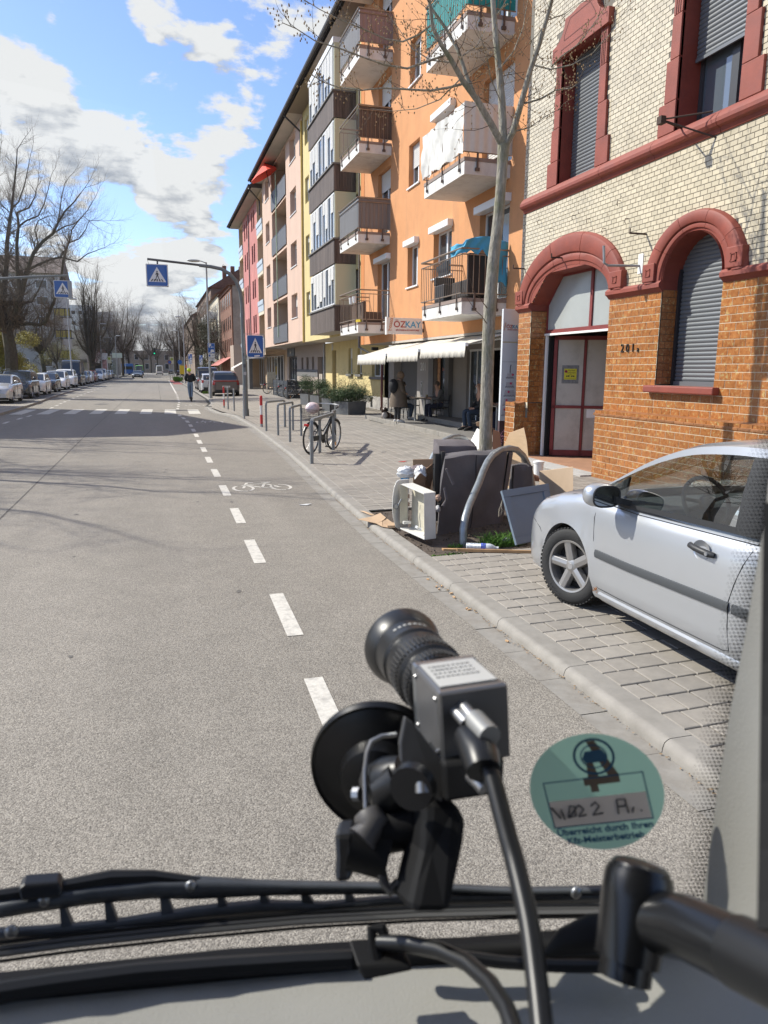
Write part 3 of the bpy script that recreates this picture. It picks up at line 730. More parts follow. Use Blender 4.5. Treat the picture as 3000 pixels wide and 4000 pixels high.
def springer(y0,y1):
 MB().box(F-.115,y0,3.33,F+.01,y1,3.60).build('springer_block',P_['red'],TB,bevel=.012)
 mb = MB(); c = (y0+y1)/2; h = .055
 for a in ((-h,-h,h,-h+.015),(-h,h-.015,h,h),(-h,-h,-h+.015,h),(h-.015,-h,h,h)):mb.box(F-.125,c+a[0],3.46+a[1],F-.11,c+a[2],3.46+a[3])
 mb.build('springer_ornament',P_['red'],TB)
springer(10.90,11.26); springer(14.36,14.68); springer(8.25,8.55); springer(10.06,10.34)
# tympanum of the gateway
mb = MB(); n = 24
hp = []
outer = [(GC+1.42*cos(pi*k/n),3.30+.615*sin(pi*k/n))for k in range(n+1)]
def inner_z(y):
 if y>D1-.62:return 3.30+max(0,(D1-y)/.62)*.54
 if y<D0+.3:return 3.30+max(0,(y-D0)/.3)*.54
 return 3.84
rows = [[(F-.03,y,max(z,inner_z(y))),(F-.03,y,inner_z(y))]for y,z in outer]
mb.grid(rows,flip=True); mb.build('tympanum',P_['red'],TB)
# sill of the arched window
MB().box(F-.13,8.55,1.655,F+.36,10.11,1.765).build('window_sill',P_['red'],TB,bevel=.02)
# arched window: grey roller shutter
w = MB(); slats(w,F+.30,8.60,10.02,1.77,4.02,.062,.016)
sh = w.build('roller_shutter',P_['gshutter'],TB,smooth=True,ang=1.2)
MB().box(F+.275,8.67,1.765,F+.30,9.96,1.83).build('shutter_rail',P_['gshutter'],sh)
MB().box(F+.26,9.90,1.765,F+.34,9.96,3.5).build('guide_rail',DARKM,sh)
# upper windows: moulded red surrounds
def surround(y0,y1,zt,ped):
 s = []
 for side, (a,sg)in enumerate(((y1,1),(y0,-1))):
  for k, (w,c,d)in enumerate(((.38,5.42,5.85),(.27,5.855,6.42),(.20,6.425,7.0),(.19,7.005,zt))):
   q = sorted((a,a+sg*w)); MB().box(F-.055,q[0],c,F+.012,q[1],d).build('surround_block',P_['red'],TB,bevel=.008)
  mb = MB()
  for j in range(3):mb.box(F-.062,a+sg*(.045+j*.045)-.006,7.02,F-.054,a+sg*(.045+j*.045)+.006,zt-.08)
  mb.build('fluting',mat('red_groove',(.12,.03,.025),.8),TB)
 if ped:
  c = (y0+y1)/2; w = (y1-y0)/2+.27
  pts = [(-w,zt-.05),(-w,zt+.19)]+[(-w+.03+.38*sin(t*pi/12),zt+.20+.36*(1-cos(t*pi/12)))for t in range(7)]
  pts+=[(-.28,zt+.56),(0,zt+.60)]
  pts = pts+[(-a,b)for a,b in pts[-2::-1]]
  MB().prism([(F-.11,c+a,b)for a,b in pts],(.12,0,0)).build('pediment',P_['red'],TB,bevel=.008)
  mb = MB()
  def gr(a,b):
   d = Vector((0,b[0]-a[0],b[1]-a[1])); nn = Vector((0,-d.z,d.y)).normalized()*.008
   A = Vector((F-.113,c+a[0],b[1]*0+a[1])); B = Vector((F-.113,c+b[0],b[1])); mb.quad(A-nn,B-nn,B+nn,A+nn)
  G = [(-.32,zt+.5),(.32,zt+.5),(.50,zt+.28),(.50,zt+.2),(-.50,zt+.2),(-.50,zt+.28),(-.32,zt+.5)]
  for a, b in zip(G,G[1:]):gr(a,b)
  for s_ in (-1,1):
   G = [(s_*(w-.05),zt+.05),(s_*(w-.05),zt+.13),(s_*(w-.18),zt+.13)]
   for a, b in zip(G,G[1:]):gr(a,b)
  gr((-.6,zt+.07),(.6,zt+.07))
  mb.build('pediment_groove',mat('red_groove',(.12,.03,.025),.8),TB)
surround(12.0,13.28,7.62,True); surround(8.64,9.92,7.72,True); surround(4.9,6.3,7.72,True)
def bigwin(y0,y1,z0,z1,shut):
 X = F+.33
 w = MB(); f = .07
 dk = mat('anthracite_frame',(.05,.053,.057),.4)
 w.box(X,y0,z0,X+.07,y1,z0+f); w.box(X,y0,z1-f,X+.07,y1,z1); w.box(X,y0,z0,X+.07,y0+f,z1); w.box(X,y1-f,z0,X+.07,y1,z1); c = (y0+y1)/2-.08
 w.box(X-.01,c-.07,z0,X+.06,c+.07,z1)
 o = w.build('window',dk,TB)
 MB().box(X+.03,y0,z0,X+.045,y1,z1).build('pane',mat('sky_pane',(.10,.125,.15),.03,0,spec=1.5),o)
 cu = MB(); cu.grid([[(X+.1+.02*sin(k*1.7),y0+.1+(y1-y0-.2)*k/40,z)for k in range(41)]for z in (z0,z1)]).build('curtain',mat('net_curtain',(.6,.6,.58),.9),o)
 zb = z1-(z1-z0)*shut
 if zb<z1-.1:
  s_ = MB(); slats(s_,X-.10,y0+.02,y1-.02,zb,z1,.062,.016); s_.box(X-.115,y0+.02,zb-.045,X-.08,y1-.02,zb); s_.build('roller_shutter',P_['gshutter']if shut<2 else P_['gshutter'],o,smooth=True,ang=1.2)
LSH = mat('light_grey_shutter',(.27,.29,.31),.4,.1)
bigwin(12.0,13.28,5.43,7.62,.965); bigwin(8.64,9.92,5.43,7.72,.58); bigwin(4.9,6.3,5.43,7.72,.6)
# gateway: fanlight above, steel door leaf swung inwards behind
gx = F+.36
RF = mat('red_door_frame',(.20,.035,.032),.6,var=.15,vs=6); DP = mat('door_panel',(.50,.47,.415),.75,var=.10,vs=2,dirt=(.24,.215,.18),da=.7,ds=2)
mb = MB(); mb.poly([(gx,D1-.03,2.77),(gx,D1-.03,3.28),(gx,D1-.55,3.82),(gx,D0+.2,3.82),(gx,D0+.02,3.3),(gx,D0+.02,2.77)])
mb.build('fanlight_glass',mat('frosted_fanlight',(.36,.38,.37),.22,var=.06,vs=2),TB)
mb = MB(); mb.box(gx-.03,D0,2.72,gx+.05,D1,2.80); mb.box(gx-.03,12.42,2.80,gx+.05,12.50,3.84)
for a, b in (((D1-.03,2.8),(D1-.03,3.3)),((D1-.03,3.3),(D1-.55,3.82)),((D1-.55,3.82),(D0+.2,3.82))):mb.tube([(gx,a[0],a[1]),(gx,b[0],b[1])],.03,4)
mb.build('fanlight_frame',RF,TB)
mb = MB(); mb.box(gx-.03,D1-.09,.2,gx+.03,D1-.02,2.72); mb.box(gx-.05,D0,2.685,gx+.03,D1,2.725); mb.build('steel_post',WHITEP,TB)
MB().box(gx+.01,D1-.15,.2,gx+.10,D1-.09,2.68).build('door_gap',mat('black_gap',(.01,.01,.01),.9),TB)
LM = frame_m((gx+.09,13.93,0),(.90,-.436,0),(0,0,1))
def leaf(x0,z0,x1,z1,t0,t1,nm,m_,par):return MB().box(x0,z0,t0,x1,z1,t1).xf(LM).build(nm,m_,par)
dl = MB()
for q in ((0,.22,1.35,.34),(0,2.60,1.35,2.68),(0,1.21,1.35,1.27),(0,.22,.07,2.68),(.605,.22,.655,2.68),(1.27,.22,1.35,2.68)):dl.box(q[0],q[1],-.025,q[2],q[3],.025)
dg = dl.xf(LM).build('gate_door',RF,TB)
for a, b in ((.085,.60),(.665,1.27)):
 for c, d in ((.34,1.21),(1.27,2.60)):leaf(a,c,b,d,-.005,.008,'door_panel',DP,dg)
leaf(.72,1.02,1.22,1.20,.009,.013,'letter_plate',WHITEP,dg)
leaf(.18,1.72,.52,2.09,.009,.011,'tape_frame',mat('dull_tape',(.19,.19,.185),.6,var=.3,vs=20),dg)
sg = leaf(.225,1.80,.475,2.02,.012,.014,'sign_plate',mat('sign_yellow',(.62,.55,.03),.5),dg)
BLK = mat('print_black',(.02,.02,.02),.6)
def lt(x,y):return LM@Matrix.Translation((x,y,.0150))
text_mb('Parken',.050,.0003,lt(.375,1.985)).build('lettering',BLK,sg); text_mb('verboten!',.044,.0003,lt(.370,1.94)).build('lettering',BLK,sg)
MB().lathe([(0,0),(.03,0),(.03,.001),(0,.001)],(.262,1.965,.0145),(0,0,1),16).xf(LM).build('red_roundel',mat('sign_maroon',(.25,.01,.04),.5),sg)
mb = MB()
for c in (.30,.40):
 mb.box(c-.035,1.862,.0145,c+.035,1.880,.0155)
 for q in (-.022,.022):mb.lathe([(0,0),(.009,0),(.009,.001)],(c+q,1.860,.0148),(0,0,1),8)
mb.tube([(.31,1.88,.015),(.36,1.91,.015),(.38,1.905,.015)],.003,4); mb.box(.235,1.825,.0145,.465,1.829,.0155); mb.xf(LM).build('tow_truck_print',BLK,sg)
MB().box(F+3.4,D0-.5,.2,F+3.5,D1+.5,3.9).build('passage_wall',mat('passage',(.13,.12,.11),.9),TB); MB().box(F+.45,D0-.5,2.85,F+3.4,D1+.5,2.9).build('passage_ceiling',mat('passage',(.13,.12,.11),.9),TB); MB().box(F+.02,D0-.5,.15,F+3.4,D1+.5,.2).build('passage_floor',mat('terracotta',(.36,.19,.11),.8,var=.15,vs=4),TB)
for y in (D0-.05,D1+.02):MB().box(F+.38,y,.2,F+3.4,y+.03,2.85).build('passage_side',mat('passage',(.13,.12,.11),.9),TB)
# threshold and small terracotta apron
MB().box(F-.02,D0-.1,.14,F+.03,D1+.1,.205).build('threshold',mat('terracotta',(.36,.19,.11),.8),TB)
MB().box(F-.45,D0-.1,.1,F-.03,14.2,.188).build('doorstep',CONC,TB)
# house number and ironwork
NUM = mat('iron_numerals',(.035,.032,.03),.5,.5)
text_mb('2 0 1',.185,.008,wall_m(F-.024,10.72,2.345)).build('house_number',NUM,TB); text_mb('a',.13,.008,wall_m(F-.024,10.44,2.325)).build('house_number',NUM,TB)
IRON = mat('rusty_iron',(.07,.045,.035),.8,.3,var=.3,vs=30)
for y, z, l in ((14.5,4.05,.22),(12.9,4.05,.24),(10.45,4.08,.26)):MB().box(F-l-.06,y-.012,z-.012,F,y+.012,z+.012).tube([(F-l-.05,y,z),(F-l-.05,y,z+.07)],.012,6).build('iron_peg',IRON,TB)
MB().tube([(F,10.55,3.62),(F-.5,10.7,3.62),(F-.56,10.72,3.66),(F-.58,10.73,3.92)],.02,8).build('flag_holder',STEEL,TB); MB().box(F-.02,10.48,3.5,F-.004,10.60,3.8).build('flag_holder_plate',WHITEP,TB)
mb = MB(); mb.tube([(F,9.75,5.40),(F-.55,9.55,5.42)],.014,6); mb.tube([(F,9.05,5.1),(F-.52,9.56,5.42)],.012,6); mb.tube([(F-.10,9.05,5.42),(F-.5,9.5,5.42)],.012,6); mb.box(F-.58,9.5,5.36,F-.5,9.6,5.46); mb.build('iron_bracket',IRON,TB)
for y, z in ((12.6,4.75),(11.7,5.02),(11.2,4.72),(12.1,4.6),(13.4,4.66),(10.95,4.4),(11.6,4.36),(13.9,4.9)):
 MB().tube([(F-.01,y,z),(F-.07,y,z),(F-.08,y,z-.05),(F-.06,y,z-.08)],.006,5).build('iron_hook',IRON,TB)
 # dark scar patches of broken glaze
mb = MB()
for k in range(26):
 y = random.uniform(10.2,14.2); z = random.uniform(4.5,5.1); s = random.uniform(.012,.03)
 mb.poly([(F-.0085,y+s*cos(t*1.05)*random.uniform(.5,1),z+s*sin(t*1.05)*random.uniform(.6,1.2))for t in range(6)])
mb.build('chipped_glaze',mat('chip',(.16,.12,.09),.9),TB,kind='stuff')
# ---------------------------------------------------------------- orange house
A = 7.9
OB = thing('orange_house',(7.9,22,.2),'orange rendered apartment house with balconies above the bakery','building')
o_ops = []
ocols = {'a':(16.2,18.1),'b':(19.75,21.15),'c':(22.55,23.55),'d':(25.35,26.95)}
FL = [3.62,6.62,9.55,12.4]
wins = []
for k, zf in enumerate(FL):
 wins+=[('a',16.25,17.9,zf+.02,zf+2.15),('d',25.4,26.9,zf+.02,zf+2.12),('b',19.75,21.15,zf+.97,zf+2.22),('c',22.5,23.5,zf+.95,zf+2.2)]
wall_x(A,14.5,29.2,2.93,19,[w[1:]for w in wins],.24).build('wall',P_['orange'],OB)
mb = MB(); mb.box(A,14.5,18.9,A+9,29.2,19.1); mb.quad((A,29.2,12),(A+9,29.2,12),(A+9,29.2,19),(A,29.2,19)); mb.quad((A,14.5,3),(A+9,14.5,3),(A+9,14.5,19),(A,14.5,19)); mb.build('side_wall',P_['orange'],OB)
MB().quad((A,14.5,2.93),(A+2.2,14.5,2.93),(A+2.2,29.2,2.93),(A,29.2,2.93)).build('soffit',P_['soff'],OB)
shl = {'a':[0,.85,.5,.4],'b':[0,.35,.6,.2],'c':[0,.55,.1,.3],'d':[.02,.3,.35,.3]}
for k, zf in enumerate(FL):
 for c, y0, y1, z0, z1 in wins[k*4:k*4+4]:
  window(OB,A+.16,y0,y1,z0,z1-(.0 if k else .0),shl[c][k],2 if c!='c' else 2,sill=A if c in 'bc' else None,box=False)
  if k==0 or c=='b' and k<2:MB().box(A-.16,y0-.06,z1-.02,A+.1,y1+.06,z1+.16).build('shutter_box',P_['frame'],OB,bevel=.012)
  # bands: slightly deeper orange recess beside the party line
MB().box(A-.012,28.72,2.93,A+.0,29.2,14).build('pilaster',mat('deep_orange',(.56,.22,.075),.9,var=.05,bump=.005,bs=38),OB)
def balcony(name_label,x0,y0,y1,z,side_mat,front_mat,group='balconies of the orange house',rail=P_['railbr'],cloth=False,wavy=False,h=1.08,slab=.36):
 'slab with trim, railing posts and bars; x0 = outer edge, wall at A'
 t = MB(); t.box(x0,y0,z,A,y1,z+slab*.78)
 s = t.build('balcony',P_['white'],OB); s['label'] = name_label
 MB().box(x0-.015,y0-.015,z+slab*.78,A,y1+.015,z+slab).build('floor_edge',mat('balcony_trim',(.27,.21,.18),.8),s)
 MB().box(x0+.04,y0+.04,z+slab,A,y1-.04,z+slab+.01).build('floor_tiles',CONC,s)
 zb = z+slab+.10; zt = z+slab+h; r = MB()
 xr = x0-.03; ya = y0-.03; yb = y1+.03
 for zz, rr in ((zt,.024),(zb,.014),(zt-.13,.014)):
  r.tube([(A,ya,zz),(xr,ya,zz)],rr,6); r.tube([(xr,ya,zz),(xr,yb,zz)],rr,6); r.tube([(xr,yb,zz),(A,yb,zz)],rr,6)
 n = int((yb-ya)/.13)
 for k in range(n+1):r.tube([(xr,ya+(yb-ya)*k/n,zb),(xr,ya+(yb-ya)*k/n,zt-.13)],.008,4)
 n = int((A-xr)/.13)
 for k in range(n):
  for q in (ya,yb):r.tube([(xr+(A-xr)*k/n,q,zb),(xr+(A-xr)*k/n,q,zt-.13)],.008,4)
 r.build('railing',rail,s)
 br = MB()
 for yy in (y0+.25,(y0+y1)/2,y1-.25):
  br.box(xr-.012,yy-.013,z+slab*.3,xr+.012,yy+.013,zb+.02); br.box(xr-.012,yy-.035,z+slab*.28,xr+.03,yy+.035,z+slab*.45)
 for xx in (x0+.3,x0+.85):br.box(xx-.02,ya-.015,z+slab*.3,xx+.02,ya+.015,zb+.02); br.box(xx-.05,ya-.02,z+slab*.22,xx+.05,ya+.03,z+slab*.4)
 br.build('bracket',mat('bracket_bronze',(.13,.10,.085),.5,.4),s)
 def sheet(pa,pb,z0,z1,m_,wav):
  g = MB(); pa = Vector(pa); pb = Vector(pb); n = max(8,int((pb-pa).length/.03)); rows = []
  nn = (pb-pa).cross(Vector((0,0,1))).normalized()
  for j in range(9):
   v = j/8; row = []
   for i in range(n+1):
    u = i/n; off = wav*(sin(u*n*.9)if wav<.02 else sum(sin(u*a_+v*b_+c_)*d_ for a_,b_,c_,d_ in ((17,3,0,.35),(31,-9,1,.3),(53,14,2,.2),(9,6,4,.4),(71,-5,3,.12),(23,21,5,.2))))
    zz = z1+(z0-z1)*v+(wav*.9*sin(u*23)*v if wav>.01 else 0)+(-.02*abs(sin(u*12))if wav>.01 and j==0 else 0)
    row.append(pa+(pb-pa)*u+nn*off+Vector((0,0,zz)))
   rows.append(row)
  return g.grid(rows)
 ox = -.035 if wavy else .025
 if front_mat:sheet((xr+ox,yb,0),(xr+ox,ya,0),zb+(.0 if not wavy else -.02),zt-.02+(.05 if wavy else 0),front_mat,.004 if not wavy else .042).build('front_screen',front_mat,s,smooth=wavy)
 if side_mat:sheet((xr+ox,ya+ox,0),(A,ya+ox,0),zb,zt-.02+(.05 if wavy else 0),side_mat,.003 if not wavy else .008).build('side_screen',side_mat,s,smooth=wavy)
 return s
TARP = mat('white_tarpaulin',(.62,.61,.57),.6,var=.05,vs=6); TEAL = mat('teal_fabric',(.012,.27,.27),.7,var=.15,vs=10,stretch=(1,1,.05))
REED = mat('brown_reed',(.12,.085,.065),.85,var=.5,vs=60,stretch=(1,1,.04)); GREYM = mat('grey_mesh',(.20,.185,.18),.75,var=.12,vs=3,stretch=(4,4,.3)); MAUVE = mat('mauve_panel',(.30,.22,.21),.8,var=.2,vs=20,stretch=(1,1,.05))
WICK = mat('dark_wicker',(.035,.028,.025),.8,bump=.004,bs=120); BRNF = mat('brown_wicker',(.11,.075,.055),.8,bump=.004,bs=120)
SIDEG = mat('side_panel_grey',(.24,.25,.27),.6,var=.1,vs=5,stretch=(3,3,.2))
b0 = balcony('open railed balcony with wicker furniture and a blue cloth, lowest on the right',6.78,16.25,18.9,3.24,None,None)
b1 = balcony('balcony wrapped in white crumpled tarpaulin',6.78,16.3,18.9,6.26,TARP,TARP,wavy=True)
b2 = balcony('balcony with teal fabric screen',6.78,16.35,18.9,9.2,TEAL,TEAL)
b3 = balcony('top balcony on the right',6.78,16.35,18.9,12.1,None,None)
c0 = balcony('open railed balcony with brown wicker sofa beside the shop sign',6.78,25.45,28.0,3.22,None,None)
c1 = balcony('balcony with grey mesh panels',6.78,25.45,28.05,6.2,GREYM,SIDEG)
c2 = balcony('balcony with brown reed screen',6.78,25.35,27.9,9.02,REED,None)
c3 = balcony('balcony with mauve panels and net',6.78,25.3,27.9,11.85,MAUVE,SIDEG)
balcony('top left balcony',6.78,25.3,27.9,14.6,None,None)
# things standing on the balconies
def prop(name,label,cat,mb,m_,**k):
 o = mb.build(name,m_,**k); return tag(o,label,cat)
mb = MB(); mb.box(7.0,16.5,3.66,7.75,17.45,4.05); mb.box(7.0,16.42,3.66,7.75,16.55,4.62); prop('wicker_sofa','tall dark wicker sofa back behind the railing under the blue cloth','sofa',mb,WICK,bevel=.03)
mb = MB(); mb.box(6.95,17.85,3.66,7.5,18.5,4.08); mb.box(6.95,18.42,4.08,7.5,18.55,4.3); prop('wicker_armchair','low black wicker armchair at the left of the open balcony','armchair',mb,BLACKP,bevel=.03)
mb = MB(); mb.prism([(7.0,17.7,4.3),(7.0,18.35,4.30),(7.0,18.5,4.55),(7.0,17.75,4.62)],(.05,0,0)); prop('folded_lounger','black folded lounger leaning above the armchair','lounger',mb,BLACKP)
# blue cloth draped over the railing corner and the sofa
rows = []
for j in range(12):
 v = j/11; row = []
 for i in range(30):
  u = i/29
  if u<.25:p = Vector((6.76+.02*sin(u*30),16.95-u*2.9,4.80+.03*sin(u*19)-v*(.24+.05*sin(u*21))))
  else:w_ = (u-.25)/.75; p = Vector((6.78+w_*1.08,16.19+.03*sin(w_*9),4.85+.10*sin(w_*3.1)-v*(.22+.12*sin(w_*5)+.85/(1+math.exp(-(w_-.62)*22))+.05*sin(w_*27))))
  row.append(p+Vector((.02*sin(v*9+u*25),.02*sin(v*7+u*31),0)))
 rows.append(row)
prop('blue_cloth','bright blue sheet draped over the railing and wicker sofa','cloth',MB().grid(rows),mat('blue_cloth',(.07,.33,.52),.85),smooth=True,solid=.004)
for k, (a,b)in enumerate(((25.6,26.4),(26.5,27.2))):
 mb = MB(); mb.box(7.05,a,3.6,7.7,b,3.95); mb.box(7.0,a,3.6,7.12,b,4.3); prop('wicker_armchair',('right' if k==0 else 'left')+' one of two brown wicker seats on the balcony by the shop sign','armchair',mb,BRNF,bevel=.03)
for k, y in enumerate((25.62,26.1)):
 mb = MB().lathe([(.0,-.12),(.06,-.12),(.085,.1),(.075,.1),(.05,-.1)],(6.70,y,4.34),n=14); o = prop('hanging_flowerpot','white flowerpot hung on the railing, the '+('right' if k==0 else 'left')+' of the pair','flowerpot',mb,WHITEP)
mb = MB(); mb.box(6.95,25.8,3.6,7.2,26.4,3.72); prop('yellow_box','small yellow box on the balcony floor by the shop sign','box',mb,mat('yellow_plastic',(.6,.45,.03),.5))
# ---------------------------------------------------------------- bakery ground floor
BK = thing('bakery_front',(9.5,22,.2),'grey bakery shop front with open glazed doors under the awning','shop front')
GX = 9.5; gw = P_['grey']; TZ = .34
wall_x(GX,14.7,31.2,.2,2.93,[(15.4,22.2,.34,2.62),(23.75,25.1,.55,2.45),(26.95,29.85,.34,2.5)],.35).build('wall',gw,BK)
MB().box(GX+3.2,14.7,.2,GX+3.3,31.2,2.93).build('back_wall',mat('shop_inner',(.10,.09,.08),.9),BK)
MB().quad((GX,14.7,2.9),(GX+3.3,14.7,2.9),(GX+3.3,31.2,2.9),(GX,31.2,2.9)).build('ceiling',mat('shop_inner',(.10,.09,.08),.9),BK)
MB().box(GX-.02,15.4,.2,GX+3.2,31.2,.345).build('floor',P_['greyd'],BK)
MB().box(GX+.02,29.86,.3,GX+.3,31.2,2.93).build('pier',gw,BK)
# projecting pier dark sides
MB().box(GX-.16,23.35,.34,GX+.0,23.72,2.6).build('pilaster',P_['greyd'],BK)
MB().box(GX-.05,25.12,.34,GX+.0,25.6,2.6).build('pilaster',P_['greyd'],BK)
# shop window with bread print
w = window(BK,GX+.12,23.78,25.08,.56,2.44,0,1,fm=P_['greyd'])
mb = MB(); mb.box(GX+.1,24.78,.9,GX+.11,25.06,2.44); pb = mb.build('bread_print',mat('bread_base',(.30,.13,.06),.6),w)
mb = MB()
for k in range(8):mb.sph((GX+.095,24.92+.03*sin(k*2),1.0+k*.19),(.006,.11,.10),10,6)
mb.build('bread_roll_print',mat('bread_crust',(.52,.27,.12),.6),pb)
mb = MB()
for k in range(4):mb.box(GX+.20,23.82,.72+k*.13,GX+.22,25.0,.79+k*.13)
mb.build('slatted_rack',mat('rack_grey',(.12,.12,.125),.6),w)
text_mb('Bäckerei',.15,.0005,frame_m((GX+.108,24.35,2.02),(0,-1,.12),(0,0,1))).build('window_script',mat('script_red',(.45,.09,.04),.5),w)
MB().box(GX-.012,23.42-.0,1.55,GX+.0,23.42+.18,1.95).build('info_plate',mat('navy_plate',(.03,.04,.12),.5),BK)
text_mb('201',.42,.006,wall_m(GX-.008,26.25,2.08)).build('house_number',mat('number_cream',(.62,.60,.55),.6),BK)
bp = MB().box(GX-.02,26.30,1.02,GX,26.48,1.55).build('bell_panel',mat('bell_panel',(.5,.49,.45),.4),BK)
mb = MB()
for k in range(8):mb.box(GX-.024,26.33,1.06+k*.045,GX-.02,26.45,1.085+k*.045)
mb.box(GX-.024,26.35,1.44,GX-.02,26.43,1.53); mb.build('bell_buttons',BLACKP,bp)
# entrance recess with mesh curtain door
MB().box(GX+.30,26.95,.34,GX+.34,29.85,2.5).build('entrance_curtain',mat('curtain_dark',(.10,.095,.09),.9,bump=.003,bs=140),BK)
# white glazed folding doors
mb = MB()
for yy in (22.15,21.6,21.05):mb.box(GX+.1,yy,.36,GX+.16,yy+.06,2.6)
mb.box(GX+.08,15.4,2.56,GX+.18,22.2,2.62); fd = mb.build('folding_door',P_['frame'],BK)
for yy in (21.11,21.66):MB().box(GX+.12,yy,.4,GX+.135,yy+.49,2.56).build('pane',WINGLASS,fd)
MB().box(GX+1.0,15.4,.35,GX+1.02,21.0,2.6).build('inner_screen',mat('inner_grey',(.16,.16,.155),.8),BK)
# terrace steps
def paved(name,label,x0,y0,x1,y1,z,kname):
 t = thing(name,(x0,y0,.15),label,'step')
 MB().box(x0+.12,y0,.05,x1,y1,z-.006).build('slab',mat('terrace_paving',(.17,.16,.15),.9,var=.15,vs=6,dirt=(.1,.095,.09),da=.5),t)
 y = y0
 while y<y1-.2:
  MB().box(x0,y+.004,.05,x0+.13,min(y1,y+1.0)-.004,z).build('edge_stone',KERB,t,bevel=.012); y+=1
 return t
paved('terrace','low paved terrace with a stone edge in front of the bakery',7.42,16.2,9.5,26.9,.30,'a')
paved('shop_step','raised step with pale edge stones at the bakery door',8.62,20.3,9.5,24.6,.44,'b')
# awning: three fabric bays with scalloped valance
AWN = mat('awning_cream',(.60,.57,.50),.85,var=.05,vs=3,dirt=(.42,.39,.34),da=.5,ds=2)
aw = thing('awning',(7.9,21,2.8),'cream fabric awning with a scalloped valance over the bakery terrace','awning')
bays = [(15.9,18.9,6.80,2.56),(18.95,21.7,6.74,2.49),(21.75,25.0,6.70,2.42)]
for k, (y0,y1,xf,zf)in enumerate(bays):
 mb = MB(); rows = []
 for i in range(13):
  u = i/12; rows.append([(A+1.0+(xf-A-1.0)*u,y,2.95+.14+(zf-3.09)*u+.012*sin((y-y0)*9)*u)for y in [y0+(y1-y0)*j/24 for j in range(25)]])
 mb.grid(rows,flip=True); mb.build('fabric',AWN,aw,smooth=True,solid=.004)
 MB().box(xf-.05,y0,zf-.05,xf+.03,y1,zf+.03).build('front_bar',P_['frame'],aw,bevel=.01)
 n = 88; top = []; bot = []
 for j in range(n+1):
  y = y0+(y1-y0)*j/n; s = .012*sin(j*.55); top.append((xf-.045,y,zf-.04)); bot.append((xf-.06+s,y,zf-.27-.035*abs(sin(j*pi/4.4/1))+.0))
 mid = [((a[0]+b[0])/2+.006*sin(j*.6),a[1],(a[2]+b[2])/2)for j,(a,b)in enumerate(zip(top,bot))]
 MB().grid([top,mid,bot]).build('valance',AWN,aw,smooth=True,solid=.003)
 MB().tube([(A+.9,y0+.2,2.9),(xf+.5,y0+.6,zf+.05),(xf,y0+.2,zf)],.022,6).build('folding_arm',P_['frame'],aw)
MB().box(A-.02,15.9,2.86,A+1.2,25.05,2.925).build('fascia',P_['soff'],aw)
# left low part of the awning valance end and camera
tag(MB().box(8.2,28.6,2.72,8.45,28.75,2.84).build('security_camera',BLACKP),'small black security camera under the soffit beside the awning','security camera')
# blade sign
bs_ = thing('shop_sign',(7.3,21.9,3.28),'white bakery sign projecting from the orange wall beside the balcony','shop sign')
SW = mat('sign_white',(.68,.655,.62),.5,var=.04,vs=3); RED = mat('sign_red',(.36,.04,.035),.5); BLU = mat('sign_blue',(.04,.30,.52),.5); ORN = mat('sign_wheat',(.55,.24,.12),.6)
MB().box(6.72,21.86,3.03,7.86,21.96,3.51).build('sign_box',SW,bs_,bevel=.01)
MB().box(6.70,21.84,3.01,6.73,21.98,3.53).build('sign_edge',WHITEP,bs_); MB().box(7.8,21.89,3.1,7.95,21.93,3.2).build('sign_bracket',DARKM,bs_); MB().box(7.8,21.89,3.36,7.95,21.93,3.42).build('sign_bracket',DARKM,bs_)
def logo(par,M,s):
 'M maps local x right, y up; s = cap height of the large word'
 text_mb('ÖZ',s,.001,M@Matrix.Translation((-s*1.42,0,0)),'LEFT',bold=.012*s).build('lettering',RED,par); text_mb('KAY',s,.001,M@Matrix.Translation((-s*.02,0,0)),'LEFT',bold=.012*s).build('lettering',BLU,par)
 text_mb('BÄCKEREI & KONDITOREI',s*.245,.001,M@Matrix.Translation((s*.28,-s*.62,0)),'CENTER',bold=.006*s).build('lettering',RED,par)
 mb = MB()
 for k in range(6):
  for sd in (-1,1):
   c = Vector((-s*1.80+sd*s*.09+k*s*.035,-s*.28+k*s*.19,0)); R = Matrix.Rotation(-sd*.6,3,'Z')
   mb.sph(c,(s*.055,s*.12,.002),8,4,R)
 mb.sph((-s*1.6,s*.92,0),(s*.05,s*.13,.002),8,4)
 mb.add([(-s*2.1,-s*.72,0),(-s*1.6,-s*.66,0),(-s*1.6,-s*.58,0),(-s*1.92,-s*.62,0),(-s*1.72,-s*.35,0),(-s*1.82,-s*.33,0)],[(0,1,2,3),(0,3,4,5)])
 mb.xf(M).build('wheat_ear',ORN,par)
logo(bs_,face_m(7.30,21.855,3.31),.262)
# tall banner sign beside the gateway pier
bn = thing('banner_sign',(7.8,15.3,.3),'tall white bakery sign with a tiered cake picture beside the brown tiled pier','sign')
BY = 15.25; x0b, x1b = 7.36, 7.78; LB = mat('banner_white',(.66,.69,.72),.4)
MB().box(x0b,BY,.86,x1b,BY+.08,3.30).build('panel',LB,bn,bevel=.006)
MB().box(x0b,BY,.30,x1b-.02,BY+.08,.855).build('dark_panel',mat('banner_dark',(.08,.045,.05),.5),bn)
mb = MB()
for k in range(60):mb.sph((random.uniform(x0b+.03,x1b-.05),BY-.004,random.uniform(.34,.68)),(.016,.003,.014),6,4)
mb.build('blossom_print',mat('blossom',(.75,.35,.45),.6),bn)
MB().box(x0b,BY-.003,2.58,x1b,BY,2.60).build('panel_rule',mat('gold_rule',(.5,.42,.2),.5),bn); MB().box(x0b,BY-.003,2.16,x1b,BY,2.166).build('panel_rule',STEEL,bn)
logo(bn,face_m(7.585,BY-.004,2.92),.104)
